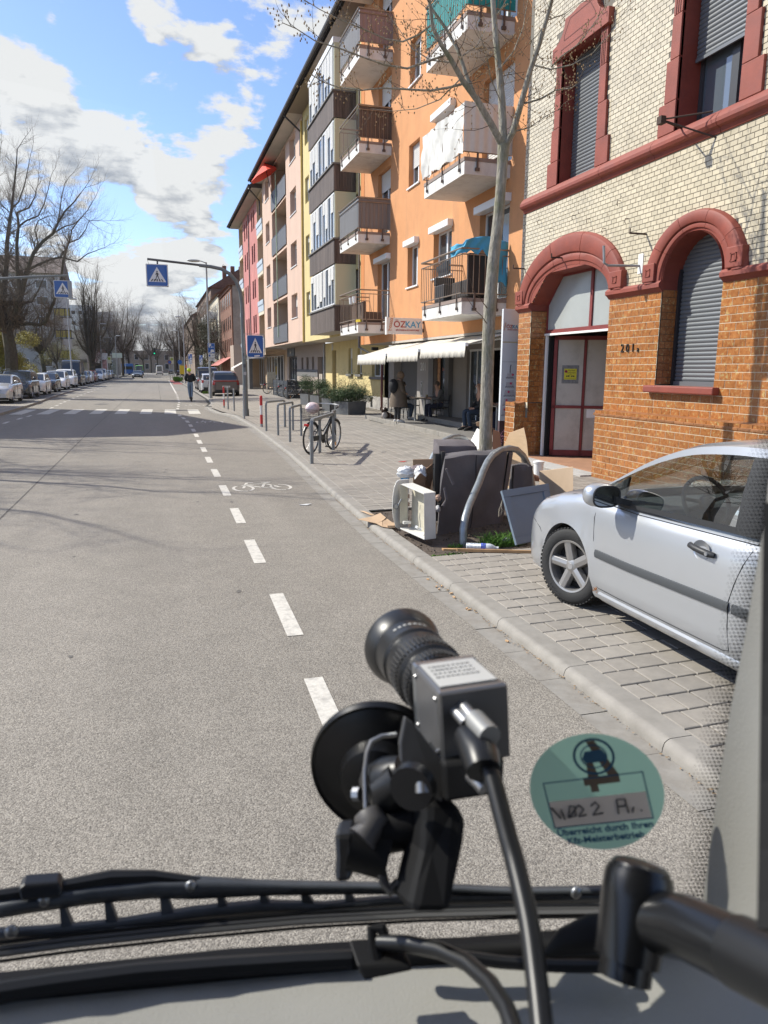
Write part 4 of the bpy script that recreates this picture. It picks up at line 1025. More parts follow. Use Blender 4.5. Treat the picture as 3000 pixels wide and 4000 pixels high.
CKW = mat('cake_white',(.52,.50,.52),.6,var=.15,vs=40); CKG = mat('cake_grey',(.30,.30,.33),.6,var=.2,vs=40); CKR = mat('cake_rose',(.60,.07,.16),.6)
for k, (z,w,h)in enumerate(((.97,.17,.19),(1.20,.15,.16),(1.40,.13,.14),(1.60,.10,.12),(1.80,.085,.11),)):
 c = (x0b+x1b)/2
 MB().prism([(c-w,BY-.001,z),(c+w,BY-.001,z),(c+w*.82,BY-.001,z+h),(c-w*.82,BY-.001,z+h)],(0,-.003,0)).build('cake_tier_print',CKW,bn)
 mb = MB()
 for j in range(9):mb.sph((c-w*.95+j*w*.24,BY-.005,z+.012+.01*(j%2)),(.018,.002,.016),6,4)
 mb.build('icing_print',CKG,bn)
 MB().sph((c-w*.6+.03*k,BY-.006,z+h*.75),(.028,.002,.026),8,5).build('rose_print',CKR,bn)
MB().tube([(c,BY-.004,1.92),(c,BY-.004,2.04),(c+.015,BY-.004,2.10)],.008,5).build('topper_print',BLK,bn)
# ---------------------------------------------------------------- yellow house
YB = thing('yellow_house',(7.9,35,.2),'pale yellow apartment house with stacked glazed bay balconies clad in dark boards','building')
yf = [3.62,6.45,9.3,12.1]
yw = []
for z in yf:yw+=[(29.5,31.3,z+.6,z+2.3),(39.35,40.35,z+1.1,z+2.35)]
wall_x(A,29.2,40.85,3.42,15.0,yw,.22).build('wall',P_['yellow'],YB)
for i, (a,b,c,d)in enumerate(yw):window(YB,A+.15,a,b,c,d,[.8,.3,.92,.25,.85,.5,.6,.3][i],2 if i%2==0 else 1,sill=None,shm=P_['shutter'])
MB().quad((A,29.2,3.42),(GX,29.2,3.42),(GX,40.85,3.42),(A,40.85,3.42)).build('soffit',P_['soff'],YB)
gops = [(40.3,41.25,.2,3.0),(34.95,35.75,1.75,3.02),(36.75,37.55,1.75,3.02),(31.3,33.2,1.66,2.72)]
wall_x(GX,30.6,43.0,.15,3.42,gops,.28).build('ground_wall',P_['yellow'],YB)
MB().box(GX-.02,30.6,.1,GX,40.3,.78).build('base_course',CONC,YB)
MB().box(GX-.03,33.0,.28,GX+.0,33.3,.72).build('cellar_vent',mat('black_gap',(.01,.01,.01),.9),YB)
MB().box(GX+.2,40.3,.2,GX+.26,41.25,3.0).build('front_door',P_['door'],YB); MB().box(GX+.19,40.38,2.3,GX+.2,41.17,2.9).build('door_light',WINGLASS,YB)
for i, (a,b,c,d)in enumerate(gops[1:]):window(YB,GX+.14,a,b,c,d,[.45,.4,0][i],[1,1,2][i]); MB().box(GX-.12,a-.12,c-.12,GX+.1,b+.12,c-.005).build('sill',P_['greyd'],YB)
MB().box(GX-.03,41.0,3.0,GX,41.25,3.9-.55).build('notice_plate',mat('bell_panel',(.5,.49,.45),.4),YB)
def pipe(bld,X,y,z0,z1,m_,r=.045):return MB().tube([(X,y,z0),(X,y,z1)],r,8).build('downpipe',m_,bld,smooth=True)
pipe(YB,A-.06,40.95,3.4,14.6,P_['ygold'],.06); pipe(YB,GX-.08,43.05,.2,3.4,STEEL)
MB().tube([(A-.06,29.26,3.5),(A-.06,29.26,13)],.035,8).build('downpipe',P_['greyd'],OB,smooth=True)
MB().tube([(A-.06,29.26,3.5),(A-.06,29.26,2.85),(A+.3,28.9,2.6),(A+1.5,26.8,2.45)],.05,8).build('downpipe',mat('dark_pipe',(.10,.10,.10),.5),OB,smooth=True)
MB().tube([(GX-.25,30.75,.25),(GX-.25,30.75,2.6)],.055,8).build('red_downpipe',mat('maroon_pipe',(.13,.03,.03),.5),YB,smooth=True)
# glazed bays
BX = 7.0
for k, (z0,z1,z2)in enumerate(((3.5,4.5,6.1),(6.12,7.06,8.82),(8.84,9.83,11.45),(11.48,12.44,14.1))):
 bt = MB().box(BX+.03,30.05,z0+.02,A,34.85,z1).build('bay',P_['soff'],YB)
 n = 44
 for j in range(n):
  a = 30.0+(4.9)*j/n; MB().box(BX,a+.006,z0,BX+.03,a+4.9/n-.006,z1-.04).build('cladding_board',P_['wood'],bt)
 for j in range(8):
  a = BX+.01+.88*j/8; MB().box(a+.005,29.97,z0,a+.105,30.04,z1-.04).build('cladding_board',P_['wood'],bt)
 MB().box(BX-.06,29.93,z1-.04,A,34.95,z1+.02).build('ledge',P_['greyd'],bt)
 MB().box(BX+.05,29.99,z1+.02,A,30.03,z2).build('side_panel',mat('bay_cream',(.60,.60,.42),.7),bt)
 MB().box(BX+.18,29.98,z1+.2,BX+.75,29.99,z2-.15).build('side_panel_rib',mat('bay_cream',(.60,.60,.42),.7),bt)
 for (a,b,s)in ((30.15,32.2,(.35,.3,.9,.55)[k]),(32.35,34.8,(.8,.9,.4,.75)[k])):
  window(YB,BX+.04,a,b,z1+.04,z2-.02,0,4,name='bay_window')
  q = (b-a)/4
  for j in range(4):
   sj = (s+.37*((j*7+k*3)%4))%1.0
   if sj>.15:slats(MB(),BX+.02,a+q*j+.05,a+q*(j+1)-.05,z2-.06-(z2-z1-.1)*sj,z2-.06,.05,.008).build('roller_shutter',P_['shutter'],bt)
MB().box(BX,30,14.1,A,34.9,14.3).build('bay_cap',P_['frame'],YB)
# ---------------------------------------------------------------- pale pink house with recessed balconies
PB = thing('pale_pink_house',(7.9,50,.2),'pale pink apartment house with recessed balconies behind dark grey fronts','building')
pf = [3.55,6.4,9.25,12.05]
ops = []
for z in pf:ops+=[(43.0,44.9,z+1.35,z+2.68),(46.25,51.9,z+.02,z+2.75),(53.1,54.9,z+1.3,z+2.65)]
wall_x(A,41.0,56.3,3.5,14.9,ops,.35).build('wall',P_['pink'],PB)
for i, (a,b,c,d)in enumerate(ops):
 if i%3==1:
  mb = MB(); q = A+.352; mb.quad((A+1.4,a,c),(A+1.4,b,c),(A+1.4,b,d),(A+1.4,a,d)); mb.quad((q,a,c),(A+1.4,a,c),(A+1.4,a,d),(q,a,d)); mb.quad((q,b,c),(A+1.4,b,c),(A+1.4,b,d),(q,b,d))
  mb.quad((q,a,c),(q,b,c),(A+1.4,b,c),(A+1.4,a,c)); mb.quad((q,a,d),(q,b,d),(A+1.4,b,d),(A+1.4,a,d))
  mb.build('recess',mat('recess_render',(.50,.40,.32),.9),PB)
  window(PB,A+1.3,a+1,a+2.4,c+.05,c+2.2,.3,2)
  fr_ = MB().box(A-.05,a,c+.08,A-.02,b,c+1.15).build('balcony_front',mat('slate_panel',(.13,.135,.15),.6,var=.12,vs=4,stretch=(4,4,.2)),PB)
  mb = MB()
  for j in range(15):mb.box(A-.058,a+(b-a)*j/14-.012,c+.08,A-.05,a+(b-a)*j/14+.012,c+1.15)
  mb.box(A-.06,a,c+1.15,A-.01,b,c+1.19); mb.build('front_rib',DARKM,fr_)
 else:window(PB,A+.28,a,b,c,d,[.5,0,.45,.2,0,.3,.25,0,.5,.3,0,.1][i],2,sill=A)
MB().tube([(A-.1,49.5,4.0),(A-.1,49.5,14)],.03,6).build('flag_rope',mat('pale_green',(.5,.6,.4),.6),PB)
MB().quad((A,41.0,3.5),(GX,41.0,3.5),(GX,56.3,3.5),(A,56.3,3.5)).build('soffit',P_['soff'],PB)
g2 = [(42.95,45.2,.2,2.7),(46.3,46.95,1.45,2.72),(48.05,48.75,1.45,2.72),(49.85,50.55,1.45,2.72),(52.2,55.6,.2,2.85)]
wall_x(GX,43.0,56.3,.15,3.5,g2,.3).build('ground_wall',mat('ground_grey_pink',(.40,.33,.28),.9,var=.05),PB)
MB().box(GX-.02,45.2,1.5,GX-.0,52.2,1.95).build('grey_band',P_['greyd'],PB)
for a, b, c, d in g2[1:4]:window(PB,GX+.2,a,b,c,d,0,1,fm=DARKM,gm=WINDARK)
MB().box(GX+.25,52.2,.2,GX+.3,55.6,2.85).build('shop_door',DARKM,PB); window(PB,GX+.1,52.3,55.5,.3,2.8,0,3,fm=DARKM)
MB().box(GX-.06,52.9,2.86,GX-.01,55.9,3.42).build('shop_board',mat('shop_board',(.12,.13,.14),.6),PB); text_mb('hair',.42,.004,wall_m(GX-.07,54.4,3.14)).build('lettering',mat('number_cream',(.62,.60,.55),.6),PB)
MB().box(GX+.25,42.95,.2,GX+.3,45.2,2.7).build('porch_back',P_['greyd'],PB)
for k in range(2):MB().box(GX-.08,43.6+k*.45,1.15,GX+.0,43.95+k*.45,1.7).build('letterbox',mat('beige_box',(.45,.40,.33),.6),PB)
# ---------------------------------------------------------------- peach section and rose house
RB = thing('rose_house',(7.9,64,.2),'rose red rendered house with narrow paired windows and pale loggias on either side','building')
rops = []; rec = []
for z in (3.3,6.05,8.9,11.7):
 for a, b in ((56.4,59.4),(69.0,71.9)):rec.append((a,b,z,z+2.7))
mb = MB(); wall_x(A,56.3,59.5,3.0,14.7,[r for r in rec if r[0]<60],.0,mb); mb.build('loggia_wall',P_['peach'],RB)
mb = MB(); wall_x(A,68.95,72.1,3.0,14.5,[r for r in rec if r[0]>60],.0,mb); mb.build('loggia_wall',P_['peach'],RB)
for a, b, c, d in rec:
 mb = MB()
 for q in (((A,a),(A+1.3,a)),((A+1.3,a),(A+1.3,b)),((A+1.3,b),(A,b))):mb.quad((*q[0],c),(*q[1],c),(*q[1],d),(*q[0],d))
 mb.quad((A,a,c),(A,b,c),(A+1.3,b,c),(A+1.3,a,c)); mb.quad((A,a,d),(A,b,d),(A+1.3,b,d),(A+1.3,a,d)); mb.build('loggia',P_['peach'],RB)
 f_ = MB().box(A-.06,a,c+.15,A-.02,b,c+.9).build('loggia_front',mat('pale_blue_panel',(.42,.48,.54),.6,var=.1,vs=3),RB)
 MB().box(A-.10,a,c+.62,A-.06,b,c+.95).build('planter_box',mat('pale_blue_panel',(.42,.48,.54),.6),f_)
 MB().box(A-.04,a,c-.1,A,b,c+.15).build('slab_edge',P_['cream'],RB)
for z in (4.85,7.5,8.9+0,11.65-.0):pass
for zz in (4.8,7.5,10.2,12.7):
 for a, b in ((60.9,61.7),(62.1,62.95),(65.6,66.4),(67.1,67.9)):rops.append((a,b,zz,zz+1.4))
wall_x(A,59.5,68.95,3.2,14.6,rops,.22).build('wall',P_['rose'],RB)
for a, b, c, d in rops:window(RB,A+.12,a,b,c,d,.1,1,fm=mat('red_frame',(.25,.05,.04),.6),gm=WINDARK)
pipe(RB,A-.06,64.4,3.3,14.3,P_['greyd'])
mb = MB(); mb.box(GX,56.3,.15,GX+.1,72.0,3.4); mb.quad((A,56.3,3.4),(GX,56.3,3.4),(GX,72,3.4),(A,72,3.4)); mb.box(A,72.0,.1,A+8,72.1,14.5); mb.build('rear_wall',P_['peach'],RB)
for a, b in ((57.5,60.4),(60.6,63.4),(63.8,66.4),(68.8,71.4)):window(RB,GX-.1,a,b,.5,3.0,0,2,fm=P_['frame'])
MB().box(A,66.8,.15,A+.3,68.2,3.4).build('column',P_['greyd'],RB)
MB().grid([[(A+.9,66.6,3.05),(A+.9,56.8,3.05)],[(A-.4,66.6,2.8),(A-.4,56.8,2.8)]]).build('shop_awning',mat('grey_awning',(.22,.21,.2),.8),RB,solid=.02)
MB().grid([[(A+.9,71.9,3.1),(A+.9,69,3.1)],[(A-1.1,71.9,2.0),(A-1.1,69,2.0)],[(A-1.1,71.9,1.8),(A-1.1,69,1.8)]]).build('shop_awning',AWN,RB,solid=.02)
# shared roof with deep eaves over yellow, pink and rose
RF_ = thing('eaves_roof',(8,50,15),'long dark roof edge with pale soffit running above the yellow, pink and rose houses','roof')
MB().grid([[(7.15,28.2,14.93),(7.15,41,14.93)],[(8.0,28.2,14.93),(8.0,41,14.93)]]).build('soffit',mat('brown_soffit',(.20,.16,.135),.8),RF_)
MB().grid([[(7.15,41,14.93),(7.15,56.4,14.93)],[(8.0,41,14.93),(8.0,56.4,14.93)]]).build('soffit',P_['soff'],RF_)
MB().grid([[(7.15,56.4,14.62),(7.15,73,14.62)],[(8.0,56.4,14.62),(8.0,73,14.62)]]).build('soffit',P_['soff'],RF_)
for a, b, z in ((28.2,56.4,14.95),(56.4,73,14.64)):
 MB().add([(7.05,a,z),(7.05,b,z),(7.05,b,z+.22),(7.05,a,z+.22),(13,a,z+3.6),(13,b,z+3.6),(13,a,z),(13,b,z)],[(0,1,2,3),(3,2,5,4),(0,3,4,6),(1,7,5,2),(6,4,5,7)]).build('roof',P_['roof'],RF_)
 MB().tube([(6.98,a,z+.13),(6.98,b,z+.13)],.085,8).build('gutter',mat('dark_gutter',(.07,.065,.065),.5,.3),RF_,smooth=True)
MB().tube([(6.98,41.3,14.9),(A-.05,41.3,14.2),(A-.05,41.3,13)],.05,6).build('downpipe',DARKM,RF_); MB().tube([(6.98,56.6,14.6),(A-.05,57.5,14.0),(A-.05,57.5,13)],.05,6).build('downpipe',DARKM,RF_)
# red umbrella on the top recessed balcony
um = thing('parasol',(7.4,51,14.2),'red parasol tilted over the top balcony of the pale pink house','parasol')
mb = MB(); c = Vector((7.35,51.0,14.95)); ring = [Vector((7.3+1.2*cos(k*pi/4)*.7,51+1.5*sin(k*pi/4),14.2+.45*cos(k*pi/4)))for k in range(8)]
for k in range(8):mb.add([c,ring[k],ring[(k+1)%8]],[(0,1,2)])
mb.build('canopy',mat('parasol_red',(.70,.05,.02),.7),um,solid=.01); MB().tube([(7.35,51,14.9),(7.95,51,12.4)],.02,6).build('pole',DARKM,um)
# ================================================================ street furniture
SB = mat('sign_blue_plate',(.012,.105,.40),.35); SWH = mat('sign_plate_white',(.74,.75,.76),.35); SGB = mat('sign_back',(.34,.35,.36),.5,.4)
def crossing_sign(par,M,w,h,back=True):
 'pedestrian crossing plate: local x right, y up'
 def rr(w_,h_,r,z):
  pts = []
  for cx, cy, a0 in ((w_/2-r,h_/2-r,0),(-w_/2+r,h_/2-r,90),(-w_/2+r,-h_/2+r,180),(w_/2-r,-h_/2+r,270)):
   for k in range(5):a = radians(a0+k*22.5); pts.append((cx+r*cos(a),cy+r*sin(a),z))
  return pts
 p = MB().prism(rr(w,h,.06,-.03),(0,0,.03)).xf(M).build('plate',SWH,par)
 MB().poly(rr(w*.94,h*.95,.05,.002)).xf(M).build('blue_field',SB,p)
 s = min(w,h)
 T = .40*s; bx = .41*w; by = -.30*h; ty = .38*h
 MB().poly([(-bx,by,.004),(bx,by,.004),(0,ty,.004)]).xf(M).build('white_triangle',SWH,p)
 mb = MB(); z = .006; sx = w; sy = h
 def q(pts):mb.poly([(a*sx,b*sy,z)for a,b in pts])
 q([(.032*cos(t*pi/6),.165+.036*sin(t*pi/6))for t in range(12)])
 q([(-.035,.12),(.03,.12),(.045,-.02),(-.03,-.02)]); q([(-.035,.12),(-.085,.02),(-.075,0),(-.02,.08)]); q([(.03,.12),(.085,.03),(.075,.01),(.02,.08)])
 q([(-.03,-.02),(.01,-.02),(-.07,-.22),(-.10,-.21)]); q([(0,-.02),(.045,-.02),(.11,-.21),(.08,-.22)]); q([(-.115,-.235),(-.06,-.235),(-.07,-.205),(-.1,-.205)]); q([(.07,-.235),(.13,-.235),(.11,-.205),(.08,-.205)])
 for k in range(5):
  c = -.27+k*.135; e = .02 if k!=2 else 0
  q([(c-.045+(-.0-c)*0,-.275),(c+.02,-.275),(c+.02-c*.28,-.17),(c-.03-c*.28,-.17)])
 mb.xf(M).build('pedestrian_symbol',BLK,p)
 return p
 # mast with the cantilever arm
cm = thing('crossing_mast',(3.40,30.4,.08),'grey steel mast curving over the road with a hanging zebra crossing sign','sign mast','zebra crossing signs')
Yc = 30.4
arm = [Vector((3.42,Yc,.08)),Vector((3.42,Yc,2.0))]+[atY(x,y,Yc)for x,y in ((524,700),(523,660),(519,630),(510,607),(497,592),(478,581),(455,576),(430,573))]
MB().tube(arm,[.10,.095,.08,.078,.076,.074,.07,.068,.066,.062],14).build('mast',mat('mast_grey',(.20,.215,.215),.55,.3,var=.08,vs=5),cm,smooth=True)
a2 = [atY(x,y,Yc)for x,y in ((434,573),(380,566.5),(318,559.5))]
MB().tube(a2,.045,10).build('arm_end',mat('mast_dark',(.12,.12,.12),.6,.3),cm,smooth=True)
c0_ = atY(339.5,595.5,Yc); ww = .78
crossing_sign(cm,frame_m(c0_+Vector((0,-.12,0)),(cos(-.05),sin(-.05),0),(0,0,1)),ww,.80)
MB().box(c0_.x-.40,Yc-.10,c0_.z-.40,c0_.x+.40,Yc+.06,c0_.z+.41).build('lamp_box',SGB,cm,bevel=.02)
MB().box(c0_.x+.0,Yc-.03,c0_.z+.40,c0_.x+.06,Yc+.03,c0_.z+.56).build('hanger',DARKM,cm)
MB().tube([atY(318,560,Yc),atY(322,573,Yc),atY(332,572,Yc)],.006,5).build('cable_loop',DARKM,cm); MB().tube([atY(478,581,Yc),atY(482,571,Yc),atY(488,576,Yc),atY(489,585,Yc)],.007,5).build('cable_loop',DARKM,cm)
MB().lathe([(.13,0),(.13,.25),(.11,.3)],(3.42,Yc,.08),n=14).build('mast_foot',mat('mast_grey',(.20,.215,.215),.55,.3),cm,smooth=True)
for z, w_ in ((2.02,.1),(1.72,.11),(2.45,.07)):MB().quad((3.36,Yc-.105,z),(3.36+w_,Yc-.105,z),(3.36+w_,Yc-.105,z+.12),(3.36,Yc-.105,z+.12)).build('sticker',mat('sticker_'+str(int(z*100)),(.5,.5,.5)if z<2 else (.08,.08,.09),.5),cm)
# second, eye level crossing sign on a thin post in front
tp = thing('crossing_signpost',(3.2,28.95,.08),'thin grey post carrying a large blue zebra crossing sign in a tubular frame','traffic sign','zebra crossing signs')
MB().tube([(3.19,28.95,.08),(3.19,28.95,1.15)],.038,10).build('post',STEELP,tp,smooth=True)
fo = frame_m((3.80,29.9,2.83),(1,.12,0),(0,0,1))
crossing_sign(tp,fo,.66,.86)
MB().tube([fo@Vector(p)for p in ((-.42,-.47,-.05),(-.42,.47,-.05),(.35,.47,-.05),(.37,.43,-.05),(.37,-.44,-.05),(.35,-.47,-.05))],.014,6,closed=True).build('tube_frame',STEEL,tp,smooth=True)
MB().add([tuple(fo@Vector(p))for p in ((-.05,-.40,.008),(.17,-.38,.008),(.17,-.33,.008),(-.05,-.35,.008))],[(0,1,2,3)]).build('sticker',SWH,tp)
# left mast, arm reaches in from the left
lm = thing('crossing_mast',(-8.3,40.5,.1),'grey arm reaching in from the left with a hanging zebra crossing sign','sign mast','zebra crossing signs')
Yl = 40.5
MB().tube([(-8.6,Yl,.1),(-8.6,Yl,4.8),(-8.5,Yl,5.4),(-8.2,Yl,5.75),(-7.7,Yl,5.9)]+[atY(x,y,Yl)for x,y in ((0,602),(60,598.5),(147,595))],[.10,.08,.078,.075,.07,.065,.06,.045],12).build('mast',mat('mast_grey',(.20,.215,.215),.55,.3),lm,smooth=True)
c1_ = atY(136.5,625,Yl)
crossing_sign(lm,frame_m(c1_+Vector((0,-.12,0)),(1,.1,0),(0,0,1)),.80,.80); MB().box(c1_.x-.41,Yl-.1,c1_.z-.41,c1_.x+.41,Yl+.06,c1_.z+.41).build('lamp_box',SGB,lm,bevel=.02); MB().box(c1_.x-.03,Yl-.03,c1_.z+.4,c1_.x+.03,Yl+.03,c1_.z+.52).build('hanger',DARKM,lm)
# street lamps
def lamp(loc,h,side,label,arm=.6):
 t = thing('street_lamp',loc,label,'street lamp','street lamps along the road'); x, y, z = loc
 MB().tube([(x,y,z),(x,y,z+.9),(x,y,z+.95),(x,y,z+h)],[.105,.10,.075,.05],12).build('pole',STEELP,t,smooth=True)
 MB().tube([(x,y,z+h-.05),(x+side*arm*.4,y,z+h+.05),(x+side*arm*.6,y,z+h+.06)],.03,6).build('arm',STEELP,t)
 MB().sph((x+side*arm,y,z+h+.06),(.42,.15,.09),14,8).build('lamp_head',mat('lamp_head',(.45,.46,.45),.5),t,smooth=True)
 return t
lamp((3.35,49.3,.1),8.35,-1,'tall grey street lamp behind the scooter rider carrying the nearest parking sign',.75)
lamp((3.55,97,.1),8.0,-1,'grey street lamp beyond the dark van on the right'); lamp((4.2,185,.1),8,-1,'far grey street lamp beside the bus stop sign on the right'); lamp((3.9,128,.1),7.8,-1,'grey street lamp half hidden by bare trees on the right')
lamp((-7.5,76,.1),8.0,1,'tall grey street lamp standing between the parked white cars on the left',.5); lamp((-7.4,117,.1),8.0,1,'grey street lamp beside the poplar on the left',.5); lamp((-7.3,159,.1),8,1,'grey street lamp by the white bus shelter panel'); lamp((-7.3,205,.1),8,1,'far grey street lamp above the green and blue van')
# parking signs
def park_sign(x,y,z,w,h,label,post=True,s2=True):
 t = thing('parking_sign',(x,y,.1),label,'parking sign','blue parking signs on the right pavement')
 if post:MB().tube([(x,y,.1),(x,y,z+h)],.03,8).build('post',STEELP,t,smooth=True)
 Y = y-.13
 p = MB().box(x-w/2,Y,z,x+w/2,Y+.02,z+h).build('plate',SWH,t,bevel=.004)
 MB().box(x-w/2+.012,Y-.003,z+.012,x+w/2-.012,Y,z+h-.012).build('blue_field',SB,p)
 text_mb('P',h*.5,.001,face_m(x-w*.2,Y-.005,z+h*.74),bold=.01).build('lettering',SWH,p)
 mb = MB(); mb.box(x+.02,Y-.006,z+h*.60,x+w*.36,Y-.004,z+h*.64); mb.prism([(x+.02,Y-.006,z+h*.55),(x+.02,Y-.006,z+h*.69),(x-.05,Y-.006,z+h*.62)],(0,.002,0))
 mb.build('arrow',SWH,p)
 mb = MB(); mb.prism([(x-w*.12,Y-.006,z+h*.12),(x+w*.38,Y-.006,z+h*.12),(x+w*.38,Y-.006,z+h*.26),(x+w*.3,Y-.006,z+h*.38),(x-.02,Y-.006,z+h*.38),(x-w*.12,Y-.006,z+h*.26)],(0,.002,0)); mb.box(x-w*.4,Y-.006,z+h*.06,x+w*.1,Y-.004,z+h*.1); mb.build('car_symbol',SWH,p)
 if s2:
  p2 = MB().box(x-w/2+.02,Y,z-.23,x+w/2-.02,Y+.02,z-.03).build('supplementary_plate',SWH,t)
  MB().box(x-w/2+.05,Y-.003,z-.2,x-w/2+.15,Y,z-.07).build('disc_symbol',SB,p2); text_mb('1 Std',.11,.001,face_m(x+.06,Y-.004,z-.13)).build('lettering',BLK,p2)
  p3 = MB().box(x-w/2+.02,Y,z-.47,x+w/2-.02,Y+.02,z-.26).build('supplementary_plate',SWH,t)
  text_mb('werktags',.085,.001,face_m(x,Y-.004,z-.32)).build('lettering',BLK,p3); text_mb('9-20h',.085,.001,face_m(x,Y-.004,z-.42)).build('lettering',BLK,p3)
 return t
park_sign(3.47,49.3,2.9,.44,.64,'large blue parking sign with two white plates on the street lamp pole',post=False)
park_sign(3.62,83,2.85,.40,.60,'smaller blue parking sign left of the nearest parking sign'); park_sign(4.9,86,2.83,.36,.55,'blue parking sign standing before the dark hedge on the right')
# bollards
def bollard(x,y,h,label,rw=False,r=.038):
 t = thing('bollard',(x,y,gz(x)),label,'bollard','bollards around the crossing'); z = gz(x)
 if rw:
  R_ = mat('bollard_red',(.52,.03,.03),.5); Wt = mat('bollard_white',(.72,.71,.69),.5)
  MB().tube([(x,y,z-.02),(x,y,z+.10)],r,12).build('foot',STEEL,t,smooth=True)
  for k, m_ in enumerate((R_,Wt,R_)):
   a = z+.10+(h-.10)*k/3; b = z+.10+(h-.10)*(k+1)/3
   MB().tube([(x,y,a),(x,y,b)],r,12).build('band',m_,t,smooth=True)
  MB().sph((x,y,z+h),(r,r,.02),12,6).build('cap',R_,t,smooth=True)
 else:
  MB().tube([(x,y,z-.02),(x,y,z+h)],r,12).build('post',STEEL,t,smooth=True); MB().sph((x,y,z+h),(r,r,.015),12,6).build('cap',STEEL,t,smooth=True)
bollard(3.27,24.6,1.0,'nearest red and white striped bollard on the pavement edge',True,.045); bollard(3.14,37.2,1.0,'red and white striped bollard beside two plain grey posts',True,.04)
bollard(3.19,35.6,1.0,'left one of two plain grey posts by the zebra crossing'); bollard(3.32,34.1,.98,'right one of two plain grey posts by the zebra crossing')
# far bollards
for k in range(4):bollard(3.55+.03*k,62+3.5*k,.9,('grey post by the kerb beyond the scooter rider, '+('nearest','second nearest','second farthest','farthest')[k]+' of four'))
# cycle hoops (square)
def hoop(x0,y0,x1,y1,h,r,label):
 t = thing('cycle_hoop',(x0,y0,gz(x0)),label,'cycle stand','square tube cycle hoops'); z0 = gz(x0)-.02; z1 = gz(x1)-.02; p = [(x0,y0,z0)]
 d = Vector((x1-x0,y1-y0)).normalized()*.1
 p+=[(x0,y0,h-.1),(x0+d.x*.3,y0+d.y*.3,h-.03),(x0+d.x,y0+d.y,h),(x1-d.x,y1-d.y,h),(x1-d.x*.3,y1-d.y*.3,h-.03),(x1,y1,h-.1),(x1,y1,z1)]
 MB().tube(p,r,4).build('hoop',mat('hoop_grey',(.235,.25,.255),.5,.35,var=.1,vs=8),t,bevel=.006)
hoop(2.96,14.75,3.93,17.0,.96,.046,'nearest square cycle hoop, in front of the black bicycle')
hoop(3.52,16.6,4.35,18.6,.93,.042,'square cycle hoop behind the bicycle')
hoop(3.30,19.3,3.9,20.9,.98,.04,'third square cycle hoop counting from the bicycle'); hoop(3.30,21.3,4.0,22.8,.97,.04,'fourth square cycle hoop counting from the bicycle'); hoop(3.20,23.0,3.98,24.2,.97,.04,'farthest square cycle hoop, nearest the striped bollard')
# round tree guard hoops
def guard(pts,r,label,Y):
 t = thing('tree_guard',(pts[0][0],pts[0][1],pts[0][2]),label,'tree guard','round steel tree guards')
 MB().tube(pts,r,14).build('hoop',mat('guard_galvanised',(.27,.30,.32),.42,.55,var=.18,vs=14,dirt=(.16,.16,.15),da=.4,ds=5),t,smooth=True)
A0 = Vector((3.16,7.42,.02)); B0 = Vector((4.72,8.9,.05))
def arch_pts(P,Q,H,n=26,lean=0.0):
 out_ = []
 for k in range(n+1):
  t = k/n*pi; u = .5-.5*cos(t)
  s = sin(t)**.75 if 0<t<pi else 0
  p = P.lerp(Q,u); out_.append(Vector((p.x,p.y,p.z+H*s)))
 return out_
gp = [(765,760),(762,690),(775,620),(800,540),(830,470),(865,390),(890,320),(920,255),(955,210),(1000,182),(1060,168),(1110,178),(1150,215),(1178,265),(1197,330),(1212,415),(1225,480)]
pts = []
for k, (a,b)in enumerate(gp):
 dx_ = (1350+a/1.659)/1.80832; dy_ = (1650+b/1.659)/1.80832
 u = k/(len(gp)-1); Yv = 7.4+1.9*min(1,max(0,(u-.1)/.75))
 pts.append(atY(dx_,dy_,Yv))
pts[0].z = 0.02; pts.append(Vector((pts[-1].x+.03,pts[-1].y,.03)))
guard(pts,.043,'near galvanised round tree guard bent over the dumped sofa',8)
gp = [(530,330),(545,275),(565,225),(600,160),(640,118),(690,95),(730,92),(765,102),(790,125),(805,150),(815,190)]
pts = [atY((1350+a/1.659)/1.80832,(1650+b/1.659)/1.80832,10.0+.12*k)for k,(a,b)in enumerate(gp)]
pts = [Vector((pts[0].x-.12,9.9,.03))]+pts+[Vector((pts[-1].x+.1,11.4,.05))]
guard(pts,.043,'far galvanised round tree guard behind the dumped furniture',10)
